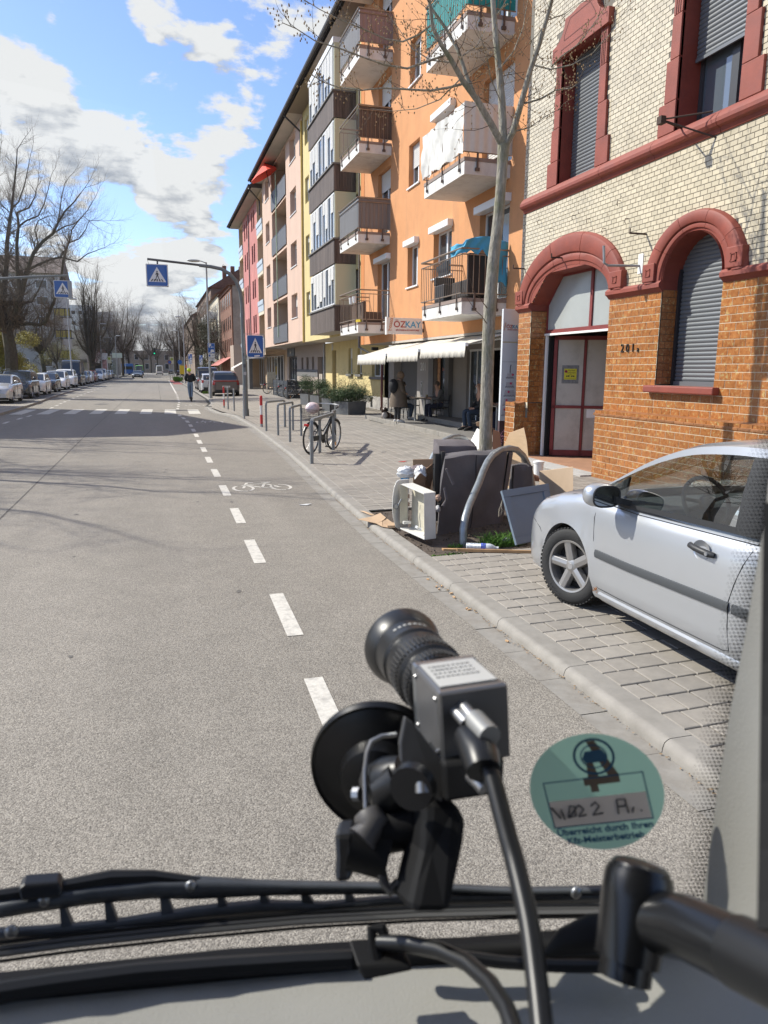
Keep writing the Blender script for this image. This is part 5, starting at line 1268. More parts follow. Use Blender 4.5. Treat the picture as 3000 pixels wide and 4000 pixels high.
# ================================================================ trees
BARK = mat('bark_grey',(.29,.265,.215),.9,var=.42,vs=34,bump=.016,bs=48,dirt=(.13,.14,.06),da=.75,ds=3.5,stretch=(1,1,.22)); TWIG = mat('twig',(.115,.085,.06),.85,var=.25,vs=9); BARKD = mat('bark_dark',(.07,.058,.045),.95,var=.35,vs=6,bump=.01,bs=20,dirt=(.09,.10,.03),da=.4,ds=1.0)
BUD = mat('bud',(.30,.20,.10),.8,rnd=.3)
def wob(a,b,n,amp):
 P = []
 a = Vector(a); b = Vector(b); off = Vector((0,0,0))
 for k in range(n+1):
  if 0<k<n:off+=Vector((random.gauss(0,1),random.gauss(0,1),random.gauss(0,1)))*amp
  P.append(a.lerp(b,k/n)+off*sin(pi*k/n))
 return P
def grow(mb,p,d,L_,r,lev,cfg,tips=None):
 n = cfg.get('seg',4); P = [p.copy()]; R_ = [r]; q = p.copy(); dd = d.normalized()
 for k in range(n):
  dd = (dd+Vector((random.gauss(0,1),random.gauss(0,1),random.gauss(0,1)))*cfg['wig']+Vector((0,0,cfg['up']))).normalized(); q = q+dd*L_/n; P.append(q.copy()); R_.append(r*(1-.62*(k+1)/n))
 mb.tube(P,R_,6 if r>.04 else (4 if r>.015 else 3),caps=False)
 if lev<=0:
  if tips is not None:tips.append((P[-1],dd)); tips.append((P[len(P)//2],dd))
  return
 nb = cfg['nb'][lev]if isinstance(cfg['nb'],(list,tuple))else cfg['nb']
 for k in range(nb):
  t = cfg.get('t0',.25)+(1-cfg.get('t0',.25))*(k+random.random()*.8)/nb; i = min(n-1,int(t*n)); f_ = t*n-i
  c = P[i].lerp(P[min(i+1,n)],min(1,f_)); ax = Vector((random.gauss(0,1),random.gauss(0,1),random.gauss(0,1))); ax = (ax-dd*ax.dot(dd)).normalized()
  base = (P[i+1]-P[i]).normalized(); nd_ = (base*cos(cfg['ang'])+ax*sin(cfg['ang'])).normalized()
  grow(mb,c,nd_,L_*cfg['lr']*random.uniform(.65,1.1)*(1.1-.35*t),R_[i]*cfg['rr'],lev-1,cfg,tips)
 grow(mb,P[-1],dd,L_*cfg['lr']*.9,R_[-1],lev-1,cfg,tips)
 # street tree in the furniture heap
YT = 9.9
st = thing('street_tree',(4.55,YT,0),'bare budding street tree growing from the bed full of dumped furniture','tree')
def T_(pts,dy=None):return [atY(x,y,YT+(0 if dy is None else dy*k/(len(pts)-1)))for k,(x,y)in enumerate(pts)]
tr = T_([(1048,985),(1050,900),(1053,800),(1056,700),(1060,640),(1066,560),(1076,480),(1080,430),(1085,360),(1088,312)]); tr = [Vector((tr[0].x-.01,YT,-.02))]+tr
MB().tube(tr,[.115,.098,.092,.09,.089,.09,.082,.078,.072,.072,.085],18).build('trunk',BARK,st,smooth=True)
mb = MB(); tw = MB(); tips = []
limbs = [(T_([(1088,318),(1084,220),(1078,150),(1070,70),(1064,-10),(1060,-90)],.3),.056,.028),(T_([(1090,316),(1108,285),(1128,215),(1146,150),(1165,95),(1187,20),(1205,-60)],-.5),.048,.022),(T_([(1086,316),(1062,270),(1030,215),(1000,175),(975,130),(955,100),(935,60),(925,-20)],-.3),.05,.018),(T_([(1070,285),(1040,240),(1010,170),(990,110),(962,60),(930,15),(905,-60)],.6),.034,.014)]
for P, r0, r1 in limbs:mb.tube(P,[r0+(r1-r0)*k/(len(P)-1)for k in range(len(P))],10)
subs = [([(1003,180),(975,188),(930,196),(880,193),(830,190),(780,195),(735,190),(700,178),(670,160)],-.8,.017),([(960,120),(925,132),(880,148),(830,140),(780,122),(735,105),(680,88),(640,62),(612,50)],-1.4,.016),([(930,55),(905,75),(870,90),(835,85),(790,65),(740,45),(690,20),(650,-5)],-1,.014),([(995,170),(950,215),(900,235),(850,240),(800,235)],.8,.009),([(1000,120),(1030,100),(1050,60),(1075,30),(1100,-10)],.5,.01),([(1078,150),(1110,110),(1130,60),(1140,0)],.6,.012),([(1125,225),(1165,215),(1200,195),(1235,190),(1260,170)],-.7,.014),([(1150,140),(1190,150),(1235,140),(1280,115),(1320,70),(1345,30)],-.9,.012),([(1190,145),(1215,120),(1250,95),(1280,55),(1310,10)],-.6,.012),([(1082,220),(1060,170),(1050,110),(1030,60),(1020,0)],-.6,.010),([(975,135),(930,130),(890,105),(860,60),(830,20)],.5,.010),([(1178,45),(1220,30),(1260,0)],.3,.01),([(1108,285),(1145,275),(1180,250),(1210,235)],-.4,.009)]
cfg = dict(seg=4,wig=.17,up=.05,nb=[2,3,3,3],ang=.85,lr=.62,rr=.6,t0=.1)
for P, dy, r in subs:
 Q = T_(P,dy); mb.tube(Q,[r*(1-.75*k/(len(Q)-1))for k in range(len(Q))],6)
 for k in range(1,len(Q)):
  for j in range(2):
   t = random.random(); c = Q[k-1].lerp(Q[k],t); ax = (Q[k]-Q[k-1]).normalized(); o_ = Vector((random.gauss(0,1),random.gauss(0,1),random.gauss(0,1)+.2)).normalized()
   grow(tw,c,ax*.6+o_*.8,random.uniform(.14,.34),.0045,1,cfg,tips)
for P, r0, r1 in limbs:
 for k in range(2,len(P)):
  for j in range(2):
   c = P[k-1].lerp(P[k],random.random()); o_ = Vector((random.gauss(0,1),random.gauss(0,1),random.gauss(0,.7)+.3)).normalized(); grow(tw,c,o_,random.uniform(.3,.7),.007,1,cfg,tips)
mb.build('limbs',BARK,st,smooth=True); tw.build('twigs',TWIG,st,smooth=True)
bd = MB()
for p, d in tips:bd.sph(p,(.009,.009,.014),5,3)
bd.build('buds',BUD,st,kind='stuff')
for (x,y,x2,y2)in ((1052,700,1000,620),(1052,665,1015,600)):MB().tube(wob(atY(x,y,YT-.05),atY(x2,y2,YT-.3),5,.02),[.008,.006,.005,.004,.003,.002],5).build('side_shoot',TWIG,st)
def big_tree(name,label,base,limbs_,r0,cfg,cat='tree',bark=BARKD,twm=TWIG,group='bare trees along the street',lev=3,reach=1.0,rsub=.3):
 t = thing(name,base,label,cat,group); mb = MB(); tw = MB()
 for P, a, b in limbs_:
  P = [Vector(p)for p in P]; mb.tube(P,[a+(b-a)*k/(len(P)-1)for k in range(len(P))],8)
  for k in range(1,len(P)):
   rr = a+(b-a)*k/(len(P)-1)
   if (P[k]-P[k-1]).length<.01:continue
   for j in range(cfg.get('per',2)):
    if P[k].z<cfg.get('zmin',3):continue
    c = P[k-1].lerp(P[k],random.random()); o_ = Vector((random.gauss(0,1),random.gauss(0,1),random.gauss(.35,.6))).normalized(); ax = (P[k]-P[k-1]).normalized()
    grow(tw,c,ax*.5+o_,reach*random.uniform(.6,1.2),rr*rsub,lev,cfg)
  dd = (P[-1]-P[-2]).normalized(); grow(tw,P[-1],dd,reach*1.2,b,lev,cfg)
 mb.build('trunk',bark,t,smooth=True); tw.build('crown',twm,t)
 return t
def bare_tree(x,y,h,spread,label,seed,n=6,r0=.22,lev=3,fork=.28,reach=None,name='bare_tree',cfg2=None,bark=BARKD,twm=TWIG,group='bare trees along the street'):
 random.seed(seed); b = Vector((x,y,.08)); f = b+Vector((random.uniform(-.2,.2),0,h*fork)); L_ = [([b,b.lerp(f,.5)+Vector((.1,0,0)),f],r0,r0*.8)]
 for k in range(n):
  a = 2*pi*k/n+random.random(); e = f+Vector((cos(a)*spread*random.uniform(.4,.9),sin(a)*spread*random.uniform(.4,.9),h*(1-fork)*random.uniform(.6,.88))); m_ = f.lerp(e,.45)+Vector((cos(a),sin(a),-.3))*spread*.15
  L_.append((wob(f,m_,2,h*.012)+wob(m_,e,4,h*.015)[1:],r0*.5,r0*.12))
 c = dict(seg=3,wig=.17,up=.07,nb=[2,3,4,4],ang=.75,lr=.68,rr=.64,t0=.12,per=4,zmin=h*.25)
 if cfg2:c.update(cfg2)
 return big_tree(name,label,b,L_,r0,c,lev=lev,reach=reach or h*.14,bark=bark,twm=twm,group=group)
 # the great tree on the left, limbs traced by eye
YB_ = 54.0
def B(pts,y0=YB_,dy=0):return [atY(x*1659/3000/2.212,(500+y/2.212)*1659/3000,y0+dy*k/(len(pts)-1))for k,(x,y)in enumerate(pts)]
random.seed(5)
bt0 = B([(95,2105),(95,1950),(70,1800),(55,1720)]); bt0[0].z = .1
L_ = [(bt0,.46,.40),(B([(55,1760),(30,1640),(20,1500),(40,1350),(55,1180),(60,1000),(85,800),(100,700),(120,520),(140,330),(150,180)],dy=2),.34,.03),(B([(60,1760),(90,1700),(150,1560),(165,1380),(150,1200),(145,1000),(160,850),(150,730),(250,690),(300,600)],dy=-2),.26,.04),(B([(55,1740),(20,1650),(-30,1500),(-60,1300),(-80,1100),(-60,900),(-50,650),(-30,400),(0,230)],dy=1),.30,.03),(B([(150,1730),(165,1560),(200,1380),(235,1230),(290,1080),(370,980),(460,910),(500,820),(560,720),(640,640),(700,560)],dy=-3),.24,.03),(B([(235,1230),(330,1180),(430,1140),(520,1115),(600,1135),(670,1155),(750,1090),(830,1060),(880,1040)],dy=-3),.12,.02),(B([(520,1115),(560,1060),(600,990),(620,880),(680,800),(750,720),(800,640)],dy=-1),.09,.02),(B([(150,1700),(260,1690),(350,1700),(400,1670),(440,1570),(480,1450),(530,1300),(545,1150),(560,1100)],dy=-4),.17,.07),(B([(155,1600),(210,1520),(280,1500),(340,1380),(380,1290)],dy=-2),.09,.03),(B([(290,1080),(330,990),(300,880),(330,800),(420,760),(520,760)],dy=2),.08,.02),(B([(160,850),(230,800),(330,760),(380,660),(420,520),(440,420)],dy=2),.09,.02),(B([(100,700),(160,640),(210,500),(240,360),(260,250)],dy=1),.08,.02),(B([(460,910),(560,850),(640,830),(720,760),(800,830)],dy=2),.07,.02),(B([(600,990),(680,960),(740,880),(770,800),(850,800)],dy=0),.06,.02),(B([(500,820),(520,700),(530,600),(560,480),(600,420)],dy=2),.07,.02)]
L_ = [(P,a*(.92 if k==0 else .70),b*.8)for k,(P,a,b)in enumerate(L_)]
big_tree('great_bare_tree','huge old bare tree with many rising limbs on the far left',bt0[0],L_,.6,dict(seg=4,wig=.16,up=.10,nb=[2,3,4,4],ang=.62,lr=.72,rr=.70,t0=.12,per=6,zmin=4.2),lev=2,reach=1.25,rsub=.30)
bare_tree(-8.1,112,15.4,1.4,'narrow upright poplar tree standing by the road on the left',21,n=9,r0=.3,lev=3,fork=.12,reach=1.5,name='poplar_tree',cfg2=dict(up=.2,ang=.4,per=4),twm=mat('twig_bud',(.13,.10,.07),.9),group=None)
for k, (x,y,h,s,lab)in enumerate(((-12.5,74,9.5,2.6,'slim young bare tree left of the black van'),(-11.0,66,8.5,2.4,'multi stemmed bare tree before the white apartment block'),(-14.5,84,11,3,'bare tree at the wall of the white apartment block, farther left'),(-10.2,90,8,2.2,'small bare tree behind the black van'),(-7.3,188,18,6,'broad bare tree over the far left pavement'),(-6.9,220,19,6.5,'tall bare tree farther down the left pavement'),(-1.5,290,21,7,'bare tree closing the end of the street, left'),(6.5,260,18,6,'bare tree at the street end by the traffic light'),(6.0,165,14,4.6,'bare tree on the right beyond the parking signs'),(8.0,130,13,4.2,'large bare tree before the brown houses on the right'),(7.6,108,11.5,3.4,'dense bare tree beside the dark hedge on the right'),(5.6,205,16,5.5,'bare tree on the far right pavement'),(-10.5,135,13,4.5,'bare tree behind the narrow poplar'),(-9.5,172,16,5.5,'spreading bare tree between poplar and bus shelter'),(-16.5,98,13,4.5,'bare tree before the windows of the white apartment block'),(1.0,310,20,8,'pale bare tree in the middle of the street end'),(8.5,96,10,3.2,'bare tree in front of the brown brick house'),(-13.5,104,12,4.5,'bare tree at the corner of the white apartment block'),(-18.5,92,11,4,'bare tree at the far left before the white apartment block'),(-9.5,255,18,7,'bare tree at the street end, far left side'),(-4.5,318,17,8,'low broad bare tree before the beige end building, left'),(7.5,318,17,8,'low broad bare tree before the beige end building, right'),(-13,300,16,8,'low bare tree before the beige end building, outermost left'))):
 bare_tree(x,y,h,s,lab,40+k,n=5 if y<100 else 7,r0=.12 if y<100 else .3,lev=2 if y<100 else 3,reach=h*.13,twm=TWIG if y<150 else mat('far_twig',(.16,.13,.11),.9))
 # off to the left, just outside the picture: a tree and a block whose shade falls on the road
bare_tree(-11.5,26.5,13,4,'bare roadside tree standing outside the left edge',77,n=7,r0=.2,lev=2); bare_tree(-11.0,19.5,12,3.5,'second bare roadside tree outside the left edge',78,n=7,r0=.2,lev=2)
random.seed(11)
sb = thing('corner_block',(-16,33,0),'plain rendered corner block across the road outside the left edge','building')
fp = [(-10.4,35.3),(-12.9,44.6),(-24,44.6),(-24,32.5),(-13.2,32.5)]
MB().prism([(a,b,.1)for a,b in fp],(0,0,14.6)).build('wall',P_['cream'],sb)
for k in range(5):
 for j in range(3):
  y = 36+j*2.9; x = -10.4-(y-35.3)*.269-.02; MB().box(x-.03,y,1.3+k*2.9,x+.02,y+1.2,2.7+k*2.9).build('window',WINGLASS,sb)
  # leafy shrubs
def leaves(mb,c,r,n,s,flat=.0):
 c = Vector(c)
 for k in range(n):
  d = Vector((random.gauss(0,1),random.gauss(0,1),random.gauss(0,1))).normalized(); rr = random.random()**.45; p = c+Vector((d.x*r[0],d.y*r[1],d.z*r[2]))*rr
  a = Vector((random.gauss(0,1),random.gauss(0,1),random.gauss(0,1))).normalized(); b = a.orthogonal().normalized(); z = s*random.uniform(.6,1.3)
  mb.add([p,p+a*z,p+a*z*.5+b*z*.45],[(0,1,2)])
def shrub(name,label,clumps,n,s,col,stems=True,group=None,cat='shrub',base=None):
 b = base or (clumps[0][0][0],clumps[0][0][1],.1); t = thing(name,b,label,cat,group); mb = MB()
 for c, r in clumps:leaves(mb,c,r,int(n*r[0]*r[1]*r[2]**.5*4)+40,s)
 mb.build('foliage',mat('leaf_'+name+str(len(MATS)),col,.8,rnd=.45),t)
 if stems:
  sm = MB()
  for c, r in clumps:sm.tube(wob((b[0]+random.uniform(-.2,.2),b[1],b[2]),c,4,.06),[.03,.02,.015,.01,.006],4)
  sm.build('stem',TWIG,t)
 return t
YG = (.30,.27,.05)
shrub('forsythia_bush','yellow flowering bush under the great bare tree',[((-9.7+random.uniform(-1.6,1.5),55.5+random.uniform(-1,1),random.uniform(1.7,4.2)),(.8,.7,.6))for k in range(18)],900,.10,YG,base=(-9.7,56,.1))
shrub('forsythia_bush','smaller yellow flowering bush behind the black van',[((-11.0+random.uniform(-1.4,1.8),96+random.uniform(-1,1),random.uniform(1.4,4.4)),(1.0,.8,.8))for k in range(12)],110,.11,(.22,.20,.05),base=(-10.8,96,.1))
shrub('dark_bush','dark green bush before the white block',[((-12.4+random.uniform(-1,1),71+random.uniform(-.6,.6),random.uniform(.8,2.0)),(.8,.7,.6))for k in range(8)],160,.1,(.04,.055,.02),base=(-12.4,71,.1))
shrub('dark_hedge','dark ivy grown hedge mass beyond the parking signs on the right',[((7.4+random.uniform(-1.6,1.9),104+random.uniform(-2,2),random.uniform(1,8.0)),(1.0,1,1.0))for k in range(40)],55,.16,(.045,.05,.025),base=(7.2,104,.1))
shrub('pink_blossom_tree','small tree with pink blossom beside the bus shelter',[((-10.6+random.uniform(-1.2,1.2),150+random.uniform(-1,1),random.uniform(2.5,5)),(1,1,.9))for k in range(9)],50,.14,(.48,.22,.24),cat='tree',base=(-10.6,150,.1))
shrub('green_hedge','green hedge behind the bus shelter',[((-11.5+k*.9,160,1.6+random.random()),(1.1,1,1.2))for k in range(5)],30,.16,(.06,.09,.03),base=(-10,160,.1))
mb = MB()
for k in range(2600):
 x = random.uniform(2.6,3.6)if k%2 else random.uniform(2.9,4.2); y = random.uniform(112,124)if k%2 else random.uniform(124,140); mb.add([(x,y,.05),(x+.08,y,.05),(x+.04,y,.32+random.random()*.25)],[(0,1,2)])
for k in range(260):
 x = random.uniform(3.35,3.8); y = random.uniform(57.6,60); mb.add([(x,y,.08),(x+.05,y,.08),(x+.02,y,.2+random.random()*.12)],[(0,1,2)])
tag(mb.build('verge_grass',mat('verge_green',(.10,.19,.025),.9,rnd=.4)),'bright green grass tufts on the verge by the far lane','grass',kind='stuff')
# ================================================================ planters with shrubs
def planter(x,y,w,d,h,label,clumps,big=False):
 z = gz(x); t = thing('planter',(x,y,z),label,'planter','grey square planters before the yellow house')
 PM = mat('planter_grey',(.145,.15,.155),.75,var=.12,vs=5,dirt=(.09,.09,.085),da=.4)
 R = Matrix.Rotation(.5 if not big else .42,3,'Z')
 for (a,b,c_,e)in ((-1,-1,1,-1),(1,-1,1,1),(1,1,-1,1),(-1,1,-1,-1)):
  p = [R@Vector((a*w/2,b*d/2,0)),R@Vector((c_*w/2,e*d/2,0))]; mb = MB(); o_ = Vector((x,y,z)); q = [o_+p[0]*.94,o_+p[1]*.94,o_+p[1]+Vector((0,0,h)),o_+p[0]+Vector((0,0,h))]; inn = [v.lerp(Vector((x,y,v.z)),.08)for v in q]
  mb.add(q+inn,[(0,1,2,3),(5,4,7,6),(3,2,6,7),(0,4,5,1)]); mb.build('side',PM,t)
 mb = MB(); mb.quad(*[Vector((x,y,z+h*.85))+R@Vector((a*w*.47,b*d*.47,0))for a,b in ((-1,-1),(1,-1),(1,1),(-1,1))]); mb.build('soil',SOIL,t)
 s = thing('juniper',(x,y,z+h*.85),'dense green juniper growing in the '+label.split(' planter')[0].split(' of')[0]+' planter','shrub','junipers in the planters')
 mb = MB()
 for c, r in clumps:leaves(mb,(x+c[0],y+c[1],z+h+c[2]),r,int(2600*r[0]*r[1]*3),.05)
 mb.build('foliage',mat('juniper_green',(.035,.07,.018),.8,rnd=.5),s)
 sm = MB()
 for k in range(5):sm.tube(wob((x,y,z+h*.85),(x+random.uniform(-.3,.3),y+random.uniform(-.3,.3),z+h+.3),3,.03),[.02,.015,.01,.005],4)
 sm.build('stem',TWIG,s)
planter(7.55,29.6,.95,.95,.52,'nearest and largest planter',[((-.3,0,.25),(.6,.5,.3)),((.1,.0,.38),(.7,.6,.33)),((.5,0,.2),(.5,.5,.3)),((-.1,-.3,.2),(.6,.4,.3)),((-.55,.1,.15),(.4,.4,.22))],True)
planter(7.35,32.1,.62,.62,.55,'second planter counting from the bakery',[((0,0,.3),(.45,.45,.35)),((-.2,0,.2),(.35,.4,.25))])
planter(7.55,35.6,.66,.66,.55,'third planter counting from the bakery',[((0,0,.4),(.55,.5,.4)),((.2,0,.5),(.4,.4,.3))]); planter(7.50,37.9,.66,.66,.55,'farthest of the grey planters',[((0,0,.45),(.55,.5,.45)),((-.2,0,.6),(.4,.4,.4))])
# trailing shrub with orange brown twigs between planters and wall
sh = thing('rambling_shrub',(8.3,31.5,.2),'loose rambling shrub with small pale green leaves against the yellow wall','shrub'); mb = MB(); lf = MB()
for k in range(26):
 a = random.uniform(-.9,.9); b = Vector((8.35+random.uniform(-.3,.5),31.3+random.uniform(-1,3.5),.6)); tip = b+Vector((random.uniform(-.3,.5),random.uniform(-2.2,.5)if k%2 else random.uniform(-.5,2.0),random.uniform(.3,1.35))); P = wob(b,tip,7,.07)
 if k%4==0:P.append(P[-1]+Vector((.1,-.3,-.35))); P.append(P[-1]+Vector((.05,-.1,-.45)))
 mb.tube(P,[.012*(1-.8*i/(len(P)-1))for i in range(len(P))],4)
 for p in P[1:]:leaves(lf,p,(.20,.24,.17),26,.042)
mb.build('stem',mat('rust_twig',(.20,.10,.05),.9),sh); lf.build('foliage',mat('pale_leaf',(.12,.14,.06),.8,rnd=.5),sh)
# ================================================================ far buildings
def block(name,label,x0,y0,x1,y1,h,wm,roofm=None,cols=(),side='x',roofh=0,face=None,base=None):
 'box building: windows on the face towards the street (x0 side, side x) or towards the viewer (side y)'
 t = thing(name,((x0+x1)/2,(y0+y1)/2,.1),label,'building')
 b = MB(); b.box(min(x0,x1),y0,.05,max(x0,x1),y1,h); b.build('wall',wm,t)
 if roofm:
  r = MB(); a, c = min(x0,x1)-.4, max(x0,x1)+.4; m_ = (a+c)/2
  if side=='x':r.prism([(a,y0-.3,h),(c,y0-.3,h),(m_,y0-.3,h+roofh)],(0,y1-y0+.6,0))
  else:r.prism([(a,y0-.5,h),(a,y1+.5,h),(a,(y0+y1)/2,h+roofh)],(c-a,0,0))
  r.build('roof',roofm,t)
 return t
def fwins(t,side,const,us,zs,w,h,m_=None,fm=None,shut=False,bars=False):
 for u in us:
  for z in zs:
   if side=='x':f_ = MB().box(const-.04,u,z,const+.02,u+w,z+h).build('window',fm or P_['frame'],t); MB().box(const-.05,u+.08,z+.08,const-.035,u+w-.08,z+h-.08).build('pane',m_ or WINDARK,f_)
   else:f_ = MB().box(u,const-.04,z,u+w,const+.02,z+h).build('window',fm or P_['frame'],t); MB().box(u+.08,const-.05,z+.08,u+w-.08,const-.035,z+h-.08).build('pane',m_ or WINDARK,f_)
ROOFT = mat('old_roof_tiles',(.16,.085,.06),.9,var=.3,vs=2)
# right side beyond the rose house
t = block('brick_house','brown brick house with old plaster gable after the rose house',8.6,88,17,103,11.2,P_['brownb'],ROOFT,roofh=3.2)
MB().box(8.75,87.9,.1,17,88.0,11.2).build('plaster_gable',P_['plaster'],t); MB().prism([(8.7,87.9,11.2),(17,87.9,11.2),(13,87.9,14.4)],(0,.1,0)).build('plaster_gable',P_['plaster'],t)
MB().box(8.3,84,.1,17,87.8,4.5).build('annex',mat('tan_render',(.37,.29,.23),.9,var=.1,vs=1),t)
MB().box(8.45,88,10.9,8.65,103,11.4).build('cornice',P_['brownb'],t)
fwins(t,'x',8.6,(89,91.4,93.8,96.2,98.6,101),(3.9,6.4,9.0),1.0,1.6,fm=mat('brick_trim',(.28,.12,.08),.9))
MB().grid([[(8.6,103,3.3),(8.6,89,3.3)],[(7.0,103,2.3),(7.0,89,2.3)]]).build('shop_awning',mat('red_white_awning',(.45,.16,.13),.8),t,solid=.03)
for k in range(2):MB().lathe([(.25,0),(.25,.9),(.28,.9),(.2,1.3)],(11.6+k*.7,92,13.5),n=8).build('chimney',P_['brownb'],t)
t = block('cream_house','cream house with small balconies beyond the brown brick house',8.4,103.2,17,124,11.6,P_['cream'],ROOFT,roofh=3)
fwins(t,'x',8.4,(104.5,107.2,110,113,116,119,121.8),(3.6,6.2,8.9),1.1,1.7)
for k, y in enumerate((106.5,112.5,118.5)):
 for z in (3.2,5.9,8.6):MB().box(7.2,y,z,8.4,y+2.2,z+.95).build('balcony',P_['white'],t,bevel=.02)
MB().grid([[(8.4,122,3.1),(8.4,104,3.1)],[(6.8,122,2.2),(6.8,104,2.2)]]).build('shop_awning',AWN,t,solid=.03)
t = block('tall_brown_house','tall brown house hidden by bare branches, farther along on the right',9.0,124.3,18,165,14.5,mat('brown_render',(.22,.155,.12),.9,var=.2,vs=.8),ROOFT,roofh=3)
fwins(t,'x',9.0,[126+k*3.3 for k in range(11)],(3.8,6.6,9.4,12.0),1.2,1.6,fm=mat('brick_trim',(.28,.12,.08),.9)); fwins(t,'y',124.3,(10,12.5,15),(3.8,6.6,9.4,12.0),1.2,1.6)
for k in range(3):MB().box(11+k*1.3,125,14.5,11.6+k*1.3,126,18).build('chimney',P_['brownb'],t)
block('far_brown_house','far brown house front on the right behind the lamps',8.2,166,18,230,13,mat('far_brown',(.26,.20,.16),.9,var=.2,vs=.5),ROOFT,roofh=3)
# closing the street
t = block('far_beige_building','long beige building closing the end of the street',-22,330,26,345,9,mat('far_beige',(.34,.27,.21),.9,var=.1,vs=.2),side='y')
fwins(t,'y',330,[-20+k*4 for k in range(11)],(1.5,5.2),1.6,2.2)
# left side
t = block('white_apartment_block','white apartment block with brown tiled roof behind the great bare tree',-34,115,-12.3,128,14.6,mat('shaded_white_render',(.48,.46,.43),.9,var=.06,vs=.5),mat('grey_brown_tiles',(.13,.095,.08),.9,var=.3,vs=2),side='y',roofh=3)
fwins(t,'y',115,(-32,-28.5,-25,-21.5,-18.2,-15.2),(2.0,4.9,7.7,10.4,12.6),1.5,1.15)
YBAL = mat('yellow_balcony',(.48,.36,.08),.7)
for z in (3.1,5.9,8.8):
 MB().box(-13.0,113.8,z,-11.4+.6,116.5,z+.15).build('balcony_slab',CONC,t); f_ = MB().box(-12.95,113.75,z+.15,-10.9,113.82,z+1.05).build('balcony_front',YBAL,t)
 mb = MB()
 for q in (-12.95,-12.3,-11.6,-10.95):mb.box(q-.04,113.7,z,q+.04,113.78,z+1.2)
 mb.box(-12.95,113.7,z+1.05,-10.9,113.78,z+1.15); mb.build('balcony_frame',DARKM,f_)
t = block('white_stepped_block','white stepped apartment block between the poplar and the white gable',-17,175,-12.5,190,15.0,P_['white']); fwins(t,'y',175,(-16.6,-15.2,-13.8),(2.5,5.2,8,10.8,13.0),.9,.9)
t = block('grey_concrete_block','grey brown concrete block with roof terrace behind the poplar',-19,215,-9.6,235,14.0,mat('far_concrete',(.33,.30,.25),.9,var=.12,vs=.4)); fwins(t,'y',215,(-18,-15.4,-12.8),(2.5,5.5,8.6,11.2),2.0,1.3); MB().box(-16,218,14.0,-11,226,16.6).build('roof_house',CONC,t)
mb = MB()
for k in range(8):mb.tube([(-18.6+k*1.2,215.4,14),(-18.6+k*1.2,215.4,15)],.04,4)
mb.tube([(-18.6,215.4,15),(-10,215.4,15)],.04,4); mb.build('roof_railing',DARKM,t)
t = block('pale_side_building','pale low building behind the yellow bush and black van',-19,140,-11.2,160,8.2,mat('pale_wall',(.55,.52,.46),.9,var=.08,vs=.6)); MB().box(-17,139.5,.2,-12,140,2.8).build('garage_front',WINDARK,t); MB().box(-17.4,138.6,2.8,-11.2,140,3.3).build('canopy',P_['greyd'],t)
# row of houses far behind on both sides so that the horizon is closed
for k in range(7):block('distant_house',('distant pale house row on the left horizon, '+['first','second','third','fourth','fifth','sixth','seventh'][k]+' from the left'),-95+k*12,180+k*6,-85+k*12,196+k*6,8+(k*37%5),[P_['cream'],P_['white'],P_['peach']][k%3],ROOFT,side='y',roofh=3)
# bus shelter, stop signs, traffic light, fence
t = thing('bus_shelter',(-8.6,150,.1),'white advertising panel of the bus shelter among the left trees','bus shelter')
MB().box(-9.6,150,.3,-8.4,150.2,4.6).build('panel',WHITEP,t); MB().box(-9.4,149.95,.9,-8.6,150,3.4).build('poster',mat('poster_pink',(.5,.3,.28),.6,var=.5,vs=2),t); MB().box(-12.5,152,2.6,-8.6,154,2.75).build('roof',DARKM,t); MB().box(-12.5,153.9,.1,-8.6,154,2.6).build('glass_wall',WINGLASS,t)
def stop_sign(x,y,label):
 t = thing('bus_stop_sign',(x,y,.1),label,'bus stop sign'); MB().tube([(x,y,.1),(x,y,3.9)],.04,6).build('post',STEELP,t); MB().box(x-.35,y-.06,2.7,x+.35,y-.03,3.9).build('plate',mat('stop_plate',(.6,.58,.45),.5),t)
 MB().lathe([(0,0),(.24,0),(.24,.01)],(x,y-.065,3.5),(0,-1,0),16).build('roundel',mat('stop_green',(.30,.38,.05),.5),t)
stop_sign(-7.6,140,'bus stop sign beside the white shelter panel on the left'); stop_sign(2.9,140,'bus stop sign on the grass verge by the right lane')
t = thing('traffic_light',(.0,160,.1),'traffic light hanging on an arm at the far street end','traffic light'); MB().tube([(4.2,160,.1),(4.2,160,5.6),(0,160,5.6)],.07,6).build('mast',DARKM,t); MB().box(-.2,159.8,4.6,.2,160.1,5.9).build('signal_head',BLACKP,t)
MB().sph((0,159.75,4.85),.11,8,6).build('green_lamp',mat('signal_green',(.0,.3,.15),.4,emis=(0,.8,.4,.8)),t)
t = thing('no_stopping_sign',(2.3,128,.1),'round blue and red no stopping sign near the bus stop','traffic sign'); MB().tube([(2.3,128,.1),(2.3,128,3.2)],.035,6).build('post',STEELP,t); MB().lathe([(0,0),(.32,0),(.32,.02)],(2.3,127.95,2.9),(0,-1,0),18).build('red_disc',mat('sign_maroon',(.25,.01,.04),.5),t); MB().lathe([(0,0),(.23,0),(.23,.01)],(2.3,127.92,2.9),(0,-1,0),16).build('blue_disc',SB,t)
t = thing('cycle_path_sign',(3.6,118,.1),'round blue cycle path sign right of the bus stop sign','traffic sign'); MB().tube([(3.6,118,.1),(3.6,118,3.2)],.035,6).build('post',STEELP,t); MB().lathe([(0,0),(.33,0),(.33,.02)],(3.6,117.95,2.85),(0,-1,0),18).build('blue_disc',SB,t)
